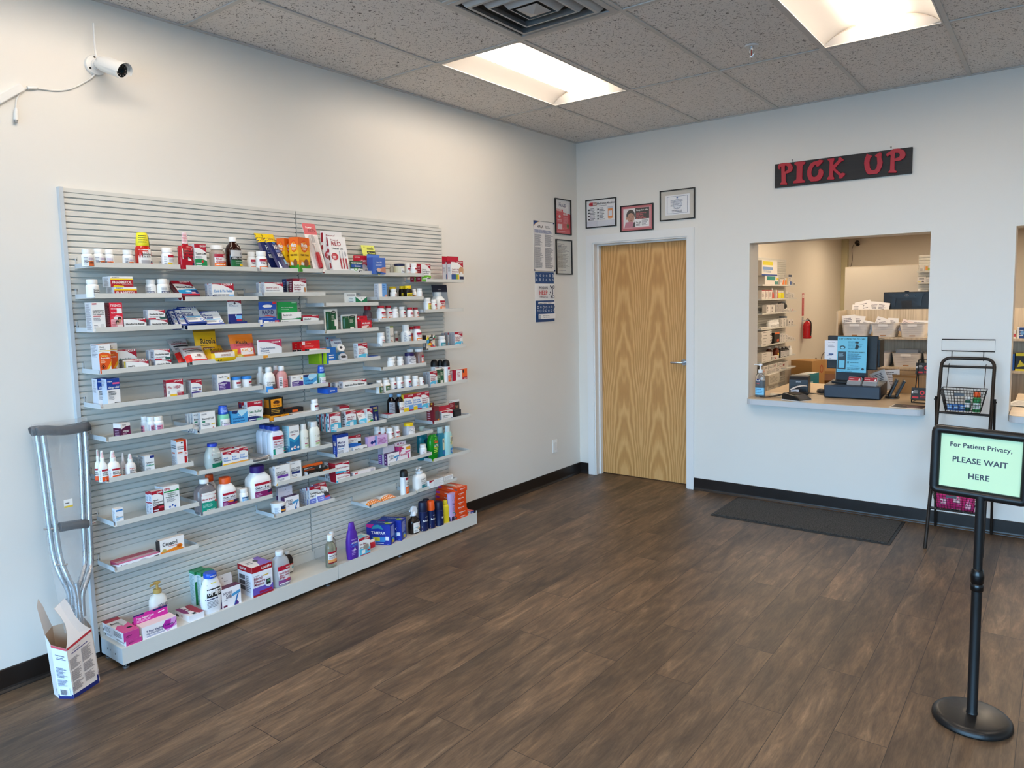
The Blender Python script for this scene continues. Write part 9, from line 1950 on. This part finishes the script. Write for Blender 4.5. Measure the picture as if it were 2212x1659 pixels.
for k,(x,w,h,ry) in enumerate(((1.72,.11,.07,0),(1.80,.16,.11,-12),(1.89,.11,.10,4),(1.96,.12,.09,8))):
 paper(x,3.0,1.345,w,h+.065,0,ry,PB+['first','second','third','fourth'][k]+' from left on top of the shelving',20+k,rx=-12)
m=MB();m.box(1.69,2.96,1.0904,2.03,3.08,1.342,mat('#cfc6b8',.6));tag(m.build('document_box'),'pale document box on the rear desk carrying folded bags','box')
for k,(x,y,ry) in enumerate(((2.405,.76,24),(2.45,.83,6))):
 m=MB();m.box(-.06,-.003,0,.06,.003,.17,mat('#dcdad8',.6));draw(m,[ln('#5a5a60',.15,.5,.85,.9,5,k),ln('#7a7a80',.15,.1,.85,.45,5,k+3)],lambda a,b_,l: (-.06+.12*a,-.003-l,.17*b_),.7)
 tag(m.build('order_slip',loc=(x,y,ZC+.012),rot=(R(-18),R(-ry),0)),['slanting printed slip behind the till screen, nearer the screen','upright printed slip behind the till screen, further right'][k],'paper')

# partition, far slat wall with trays
t=thing('partition_panel','beige free-standing partition behind the monitor','partition',(1.135,5.0,0))
m=MB();m.box(0,0,0,.885,.05,1.951,WALLB);m.build('partition_board',t)
m=MB();m.box(0,-.002,1.951,.885,.052,1.958,mat('#d8cdb8',.5));m.build('top_cap',t)
t=thing('slat_panel','small slat wall seen at the upper right through the pick-up hatch','wall panel',(2.024,5.0,0))
m=slat_sheet(0,.62,.3,2.068,.034)
o=m.build('slat_sheet',t,rot=(0,0,R(-90)))
for k,z in enumerate((1.846,1.703,1.56)):
 o=tray_mesh(.5).build('shelf_tray',loc=(2.026,5.0,z),rot=(0,0,R(-90)))
 o.location=(2.03,4.999,z);o.rotation_euler=(0,0,R(-90))
 tag(o,['upper','middle','lower'][k]+' tray of the small slat wall at upper right','shelf','trays of the small slat wall')
def bx(x,y,z,w,d,h,label,art=None,front='#e6e4e0',side='#cfcac2',name='medicine_carton',group=None,rz=0,cat='carton',top='#e2ded8'):
 o=box_mesh(w,d,h,front,side,top,art,None,None).build(name,loc=(x,y,z),rot=(0,0,R(rz)))
 return tag(o,label,cat,group)
bx(2.085,4.815,1.8486,.06,.05,.085,'white carton on the upper tray of the small slat wall',[ln(GY,.1,.2,.9,.6,4)])
bx(2.15,4.815,1.8486,.05,.05,.07,'orange and green carton on the upper tray of the small slat wall',[rc('#e8a04a',0,.3,.5,1),rc('#9ab84a',.5,0,1,.7)])
bx(2.085,4.815,1.7056,.095,.06,.085,'white monitor carton with yellow label on the middle tray',[rc('#e8d83a',.04,.06,.4,.3),el('#4a4a50',.65,.25,.14,.16),ln('#4a4a50',.2,.6,.8,.8,2)])
bx(2.16,4.815,1.7056,.05,.05,.075,'plain white carton at the right on the middle tray',[ln(GY,.1,.2,.9,.8,4)])
up_bottle(2.06,4.85,1.5626,.035,.075,'small pale bottle on the lower tray of the small slat wall',form='pill',body='#dcdad4')
bx(2.13,4.82,1.5626,.055,.05,.06,'pale green and white carton on the lower tray',[rc('#c8d46a',.1,.2,.9,.6)])

# slat wall along the left side of the dispensary
t=thing('slat_panel','grey slat wall on the far left seen through the pick-up hatch','wall panel',(0,3.65,0))
m=slat_sheet(0,2.44,.12,2.13,.034);m.build('slat_sheet',t)
m=MB();m.box(.002,0,2.13,.022,2.44,2.145,STEEL);m.build('top_rail',t)
ROWZ=[1.735,1.535,1.335,1.118,.889,.657,.470]
RN=['top','second','third','fourth','fifth','sixth','lowest']
for r_,z in enumerate(ROWZ):
 for c_ in range(4):
  o=tray_mesh(.403).build('shelf_tray',loc=(0,4.43+.4045*c_,z-.006))
  tag(o,'grey tray of the %s row on the dispensary slat wall' % RN[r_],'shelf','grey trays of the dispensary slat wall, %s row' % RN[r_])
def bk(r_,y0,y1,h,label,art=None,front='#e3dfda',side='#c9c4bc',d=.06,g=None,dz=0,xf=.19,name='medicine_carton',top='#ddd8d0'):
 o=box_mesh(y1-y0,d,h,front,side,top,art,None,None).build(name,loc=(xf,(y0+y1)/2,ROWZ[r_]-.0035+dz),rot=(0,0,R(90)))
 return tag(o,label,'carton',g)
def bb(r_,y,w,h,label,g=None,xf=.15,**k):
 return bottle(None,(xf,y,ROWZ[r_]-.0035,w,h,0),label,group=g,**k)
DW='of the dispensary slat wall'
bk(0,4.56,5.16,.14,'white carton with teal band carrying the biggest box, top row',[rc('#2a8a84',.15,.55,.75,.95),el('#1f7f7a',.78,.3,.06,.18),el('#1f7f7a',.9,.3,.06,.18),rc('#e0d040',.85,.6,1,.8)],d=.1)
bk(0,4.43,5.10,.21,'biggest white box with yellow and blue print, top row',[rc('#d8cc2a',.05,.7,.7,.95),rc('#7a9cd0',.05,.38,.7,.58),ln('#5a7ab0',.1,.2,.6,.34,2),rc('#1c4a9a',0,0,1,.1)],d=.12,dz=.1405)
bk(0,5.22,5.42,.10,'white carton with slanting orange print, top row',[pg('#e87a2a',(.5,0),(.8,.9),(1,.9),(1,0)),ln(GY,.05,.5,.5,.8,2)])
bk(0,5.45,5.58,.12,'orange and white carton, top row',[rc('#e8822a',.1,.1,.7,.7),rc('#e0b02a',.75,0,.95,1)])
bk(0,5.64,5.80,.17,'tall white carton with dark blue panel, top row',[rc('#2a3a5a',0,.8,1,1),rc('#3a62a8',.5,.06,.95,.4),ln(GY,.1,.4,.9,.7,3)])
bk(0,5.86,5.98,.06,'small white carton at the right end, top row',[el('#2a2a2a',.6,.5,.2,.3)])
for k in range(3):
 bk(1,4.44+.155*k,4.58+.155*k,.14,['left','middle','right'][k]+' one of three red-edged white cartons, second row',[rc('#b0303a',0,.93,1,1),rc('#a02a34',.9,0,1,1),ln('#6a5a5a',.1,.3,.8,.8,4)])
bb(1,4.99,.07,.17,'red and white nasal spray standing at the middle, second row',form='nasal',body='#d8503a',name='nasal_spray')
bk(1,5.04,5.14,.14,'orange-striped white carton, second row',[rc('#d8603a',.7,0,1,1),ln(GY,.1,.2,.6,.8,5)])
bb(1,5.26,.09,.13,'clear bottle with yellow lower half, left one, second row',form='pill',body='#e0d84a',cap='#d8d4c8')
bb(1,5.41,.09,.13,'clear bottle with yellow lower half, right one, second row',form='pill',body='#d8cc1c',cap='#d8d4c8')
for k in range(3): bk(1,5.52+.15*k,5.65+.15*k,.12-.015*k,['left','middle','right'][k]+' one of the plain white cartons at the end, second row',[ln('#5a5a5a',.1,.15,.8,.85,5,k)])
for k in range(2): bk(2,4.64+.2*k,4.82+.2*k,.13-.005*k,['left','right'][k]+' white dotted carton, third row',[ln('#3a3a3a',.15,.2,.5,.85,4,k)])
for k in range(3): bk(2,5.07+.13*k,5.19+.13*k,.14,['left','middle','right'][k]+' grey-sided carton, third row',[ln(GY,.2,.1,.8,.9,6,k)],front='#b4b0ac')
bb(2,5.52,.1,.15,'dark bottle behind the small cartons, third row',form='syrup',body='#1a1416',cap='#2a2a2e',xf=.1,name='syrup_bottle')
bb(2,5.68,.12,.17,'big dark bottle with white label, third row',form='syrup',body='#151214',cap='#c9c9c9',art=[rc('#e8e8e6',.3,.2,.9,.7)],lab=(.05,.6),xf=.11,name='syrup_bottle')
for k in range(3): bk(2,5.44+.16*k,5.57+.16*k,.055,['left','middle','right'][k]+' low white carton before the dark bottles, third row',[ln('#4a4a4a',.1,.2,.7,.8,2,k),rc('#b03a3a',.8,.1,1,.9) if k==2 else ln(GY,.7,.2,.9,.8,2)],d=.04)
bk(3,4.44,4.80,.035,'long flat white carton at the left, fourth row',[ln('#4a4a4a',.1,.2,.9,.8,1)])
for k in range(4): bb(3,4.90+.10*k,.085,.115+.01*(k % 2),'white pill bottle, '+['first','second','third','fourth'][k]+' of the fourth row',art=[ln('#6a6a6a',.1,.2,.9,.8,4,k)],lab=(.1,.6))
for k in range(2): bk(3,5.30+.13*k,5.42+.13*k,.135,['left','right'][k]+' upright white carton with dark print, fourth row',[ln('#4a4a4a',.1,.1,.6,.9,6,k),rc('#a83a3a',.1,.02,.4,.12)])
bb(3,5.70,.11,.16,'grey-capped tub standing above the others, fourth row',form='tub',cap='#8a9094',body='#e0ddd8',xf=.1,name='cream_tub',cat='tub')
for k in range(2): bk(3,5.66+.14*k,5.79+.14*k,.11,['left','right'][k]+' white carton with black letters at the end, fourth row',[el('#2a2a2a',.4,.6,.18,.15),ln('#4a4a4a',.1,.1,.8,.4,3,k)],d=.05)
for k in range(5): bk(4,4.45+.012*(k % 2),4.87+.015*(k % 3),.042,['lowest','second','third','fourth','topmost'][k]+' carton of the flat white stack, fifth row',[ln('#8a8a86',.1,.3,.6,.8,1,k),rc('#4a4a4a',.85,.3,.95,.7)],dz=.0425*k,d=.12)
bk(4,5.0,5.24,.17,'black and orange carton, fifth row',[rc('#1c1814',0,0,1,1),rc('#e8702a',.1,.84,1,1),rc('#d8603a',.5,.2,.9,.4)],front='#1c1814',side='#1c1814')
for k in range(3): bk(4,5.28+.12*k,5.39+.12*k,.14-.01*k,['left','middle','right'][k]+' slim white carton, fifth row',[ln(GY,.2,.1,.8,.9,6,k)])
for k in range(3): bk(4,5.66+.12*k,5.77+.12*k,.09-.02*k,['left','middle','right'][k]+' small white carton at the end, fifth row',[ln('#4a4a4a',.15,.2,.8,.8,3,k)])
for k in range(4): bk(5,4.47,4.85+.01*(k % 2),.033,['lowest','second','third','topmost'][k]+' carton of the low white stack, sixth row',[ln('#8a8a86',.1,.3,.6,.8,1,k)],dz=.0335*k,d=.12)
bk(5,4.92,5.22,.06,'low white carton with red print, sixth row',[rc('#b84a4a',.4,.2,.6,.6),ln(GY,.05,.2,.35,.8,2)],d=.04)
bb(5,5.05,.13,.19,'amber bottle with grey label, sixth row',form='syrup',body='#4a2412',cap='#d8d6d2',art=[rc('#b8b4b4',0,0,1,1),ln(GY,.1,.1,.9,.9,6)],lab=(.05,.62),xf=.1,name='syrup_bottle',asp=.7)
bb(5,5.30,.12,.19,'amber bottle with yellow label, sixth row',form='syrup',body='#6a2c10',cap='#e0deda',art=[rc('#e8d040',.3,.3,.9,.7)],lab=(.05,.62),xf=.12,name='syrup_bottle',asp=.7)
for k in range(5): bb(5,5.46+.085*k,.085,.165-.004*k,'dark bottle with white label, '+['first','second','third','fourth','fifth'][k]+' of the sixth row',form='syrup',body='#17130f',cap='#1a1a1c' if k % 2 else '#c9c9c7',art=[rc('#e0dedc',.1,.1,.9,1),ln(GY,.2,.2,.8,.9,4,k)],lab=(.04,.62),xf=.13,name='syrup_bottle',asp=.8)
bb(5,5.90,.085,.15,'white bottle at the right end, sixth row',form='lotion')
for k in range(4): bk(6,4.50+.19*k,4.68+.19*k,.075,['first','second','third','fourth'][k]+' white carton of the front pile, lowest row',[ln('#6a6a6a',.1,.2,.8,.8,3,k),rc('#c88a8a',0,.84,.6,1) if k==0 else ln(GY,.7,.1,.95,.9,3,k)])
for k in range(4): bk(6,4.55+.21*k,4.74+.21*k,.06,['first','second','third','fourth'][k]+' white carton lying on the pile, lowest row',[ln('#7a7a7a',.1,.2,.8,.8,2,k),rc('#b03a5a',.3,.3,.5,.7) if k==2 else ln(GY,.7,.2,.9,.8,2)],dz=.0755)
bk(6,5.50,6.0,.10,'long white carton with maroon mark, lowest row',[rc('#a8304a',.45,.4,.6,.7),ln('#c88aa0',.1,.3,.4,.7,2)],xf=.1,d=.07)
for k in range(3): bx(.19+.02*k,4.9+.0*k,.02+.15*k,.5,.2,.148,['bottom','middle','top'][k]+' pale carton of the stack on the floor under the slat wall',[ln('#9a968e',.1,.2,.8,.8,5,k)],front='#cfcabd',side='#bfb8aa',rz=90,name='shipping_carton')

t=thing('fire_extinguisher','red fire extinguisher hanging on the far left wall','fire extinguisher',(.085,7.08,.855))
m=MB();m.loft([(0,.06,.06,2),(.008,.068,.068,2),(.22,.068,.068,2),(.26,.058,.058,2),(.285,.03,.03,2),(.30,.02,.02,2)],mat('#c01420',.25),28);m.build('cylinder',t)
m=MB();m.loft([(.298,.022,.022,2),(.325,.022,.022,2)],CHR,16);m.build('valve',t)
m=MB();m.prism([(-.01,.325),(.02,.34),(.13,.25),(.115,.235),(.03,.305)],-.012,.012,mat('#7a0f18',.35),'x');m.build('carrying_handle',t)
m=MB();m.tube(smooth([(.03,-.02,.31),(.07,-.05,.27),(.075,-.05,.15),(.07,-.05,.05)]),.010,BLK,8);m.build('hose',t)
m=MB();F_=lambda x,y,l: ((.069+l)*math.cos(R(-20+75*x)),(.069+l)*math.sin(R(-20+75*x)),.05+.13*y);draw(m,[rc('#e2d8d2',0,0,1,1),ln('#7a7068',.1,.1,.9,.9,9)],F_,.7);m.build('instruction_label',t)
m=MB();m.box(-.085,-.03,.24,-.075,.03,.36,CHR);m.box(-.076,-.012,.30,.0,.012,.312,CHR);m.build('wall_bracket',t)
t=thing('extinguisher_sign','narrow red and white vertical sign above the fire extinguisher','sign',(.002,7.105,1.236))
m=MB();m.box(-.002,-.058,0,0,.058,.38,mat('#b02a34',.4));draw(m,[rc('#e8d8d4',.08,.80,.92,.93),pg('#e8d8d4',(.2,.95),(.5,.985),(.8,.95))]+[tx(c,'#f0e4e0',.5,.72-.062*k,.05,.6,'c') for k,c in enumerate('EXTINGUISHER'[:11])]+[tx('FIRE','#b02a34',.5,.845,.04,.7,'c')],lambda x,y,l: (l+.0002,-.058+.116*x,.38*y),.3);m.build('sign_plate',t)
cctv('small dark security camera high on the far wall of the dispensary',(.26,YB,2.58),0,True)
t=thing('camera_cable','thin dark cable dropping from the far security camera','cable',(.18,YB-.01,2.55))
m=MB();m.tube(smooth([(.02,0,0),(-.01,0,-.1),(.0,0,-.3),(-.05,0,-.55),(-.06,0,-.9)]),.004,mat('#5a544c',.5),6);m.build('cable_lead',t)
m=MB();m.box(-.06,-.012,-.5,-.025,0,-.46,BLK);m.build('cable_joint',t)
t=thing('plug_adapter','black plug adapter with a dangling cord on the far left wall','adapter',(.0,8.2,.33))
m=MB();m.box(.001,-.05,-.05,.06,.05,.06,BLK);m.build('adapter_body',t)
m=MB();m.tube(smooth([(.03,0,.06),(.04,.05,.16),(.05,.25,.2),(.06,.4,.1)]),.006,BLK,6);m.tube([(.03,-.02,-.05),(.03,-.02,-.3)],.004,BLK,6);m.build('adapter_cord',t)
# cartons on the dispensary floor
bx(.47,6.32,0,.38,.36,.555,'tall brown cardboard box with red ring at the end of the slat wall',[el('#b04a3a',.75,.75,.12,.12),el('#b98f5a',.75,.75,.08,.08)],front='#b98f5a',side='#a87f4c',rz=75,name='shipping_carton',cat='box',top='#b08850')
t=thing('open_carton','open brown cardboard box with raised flaps on the floor beyond the slat wall','box',(.64,7.05,0),(0,0,R(12)))
m=MB()
for q in ((-.27,-.25,0,.27,-.245,.30),(-.27,.245,0,.27,.25,.30),(-.27,-.245,0,-.265,.245,.30),(.265,-.245,0,.27,.245,.30),(-.265,-.245,0,.265,.245,.01)): m.box(*q,KB)
m.build('box_body',t)
for q in ([(-.27,.25,.30),(.27,.25,.30),(.27,.36,.50),(-.27,.36,.50)],[(-.27,-.25,.30),(.27,-.25,.30),(.27,-.46,.22),(-.27,-.46,.22)],[(-.27,-.25,.30),(-.27,.25,.30),(-.40,.25,.53),(-.40,-.25,.53)],[(.27,-.25,.30),(.27,.25,.30),(.45,.25,.40),(.45,-.25,.40)]):
 m=MB();m.poly(q,KB);m.poly([(a+.002,b_+.002,c+.002) for a,b_,c in q][::-1],mat('#6a4630',.8));m.build('box_flap',t)
bx(.52,5.75,0,.5,.16,.40,'teal and white tissue carton beside the brown boxes',[rc('#1f7f94',0,0,1,.9),rc('#cfe4ea',.3,.4,.6,.7),tx('Puffs',WH,.08,.5,.2,.24)],front='#2a8a9c',side='#1f6f84',rz=80,name='tissue_carton',top='#dfe4e6')

# second hatch
bx(3.165,2.56,1.1504,.05,.1,.075,'red and white carton on the upper shelf of the second hatch',[rc('#c03a3a',0,.2,1,.6)],rz=0)
bx(3.232,2.56,1.1504,.07,.1,.105,'navy and white carton on the upper shelf of the second hatch',[rc('#1c3f80',.25,0,1,1),ln(WH,.3,.2,.9,.8,4),el('#6aa0d8',.6,.5,.2,.2)],front='#e6e4e0')
for k in range(2): bx(3.15,2.56,.8504+.078*k,.075,.14,.077,['lower','upper'][k]+' blue carton stacked at the left on the second hatch shelf',[rc('#1c5aa8',0,0,1,1)],front='#1c5aa8',side='#174a8c')
bx(3.255,2.56,.8504,.12,.12,.165,'black and yellow glove carton on the second hatch shelf',[rc('#16161a',0,0,1,1),rc('#e8d81c',0,.84,1,1),pg('#d8c81c',(.1,.2),(.3,.6),(.5,.4),(.9,.6),(.8,.3)),rc('#e8d81c',0,0,1,.1)],front='#16161a',side='#c8b81c')
bx(3.20,2.30,.4204,.12,.12,.13,'white pill carton with pink print, left one low in the second hatch',[ln('#a86a7a',.1,.2,.9,.8,4)],front='#dcdce4')
bx(3.335,2.30,.4204,.12,.12,.125,'white pill carton with pink print, right one low in the second hatch',[ln('#a86a7a',.1,.2,.9,.8,4)],front='#dcdce4')
t=thg('clipboard','black clipboard with white sheet on the second hatch counter','clipboard',(3.36,.52,ZC),-12)
m=MB();m.box(-.115,-.16,0,.115,.16,.004,BLK);m.build('board',t)
m=MB();m.box(-.105,-.145,.0042,.105,.135,.006,WHP);draw(m,[ln(GY,.1,.1,.9,.9,12)],lambda x,y,l: (-.105+.21*x,-.145+.28*y,.006+l),.75);m.build('paper_sheet',t)
m=MB();m.box(-.04,.13,.0062,.04,.155,.014,CHR);m.build('metal_clip',t)

COL.objects.unlink(_fo);bpy.data.objects.remove(_fo)
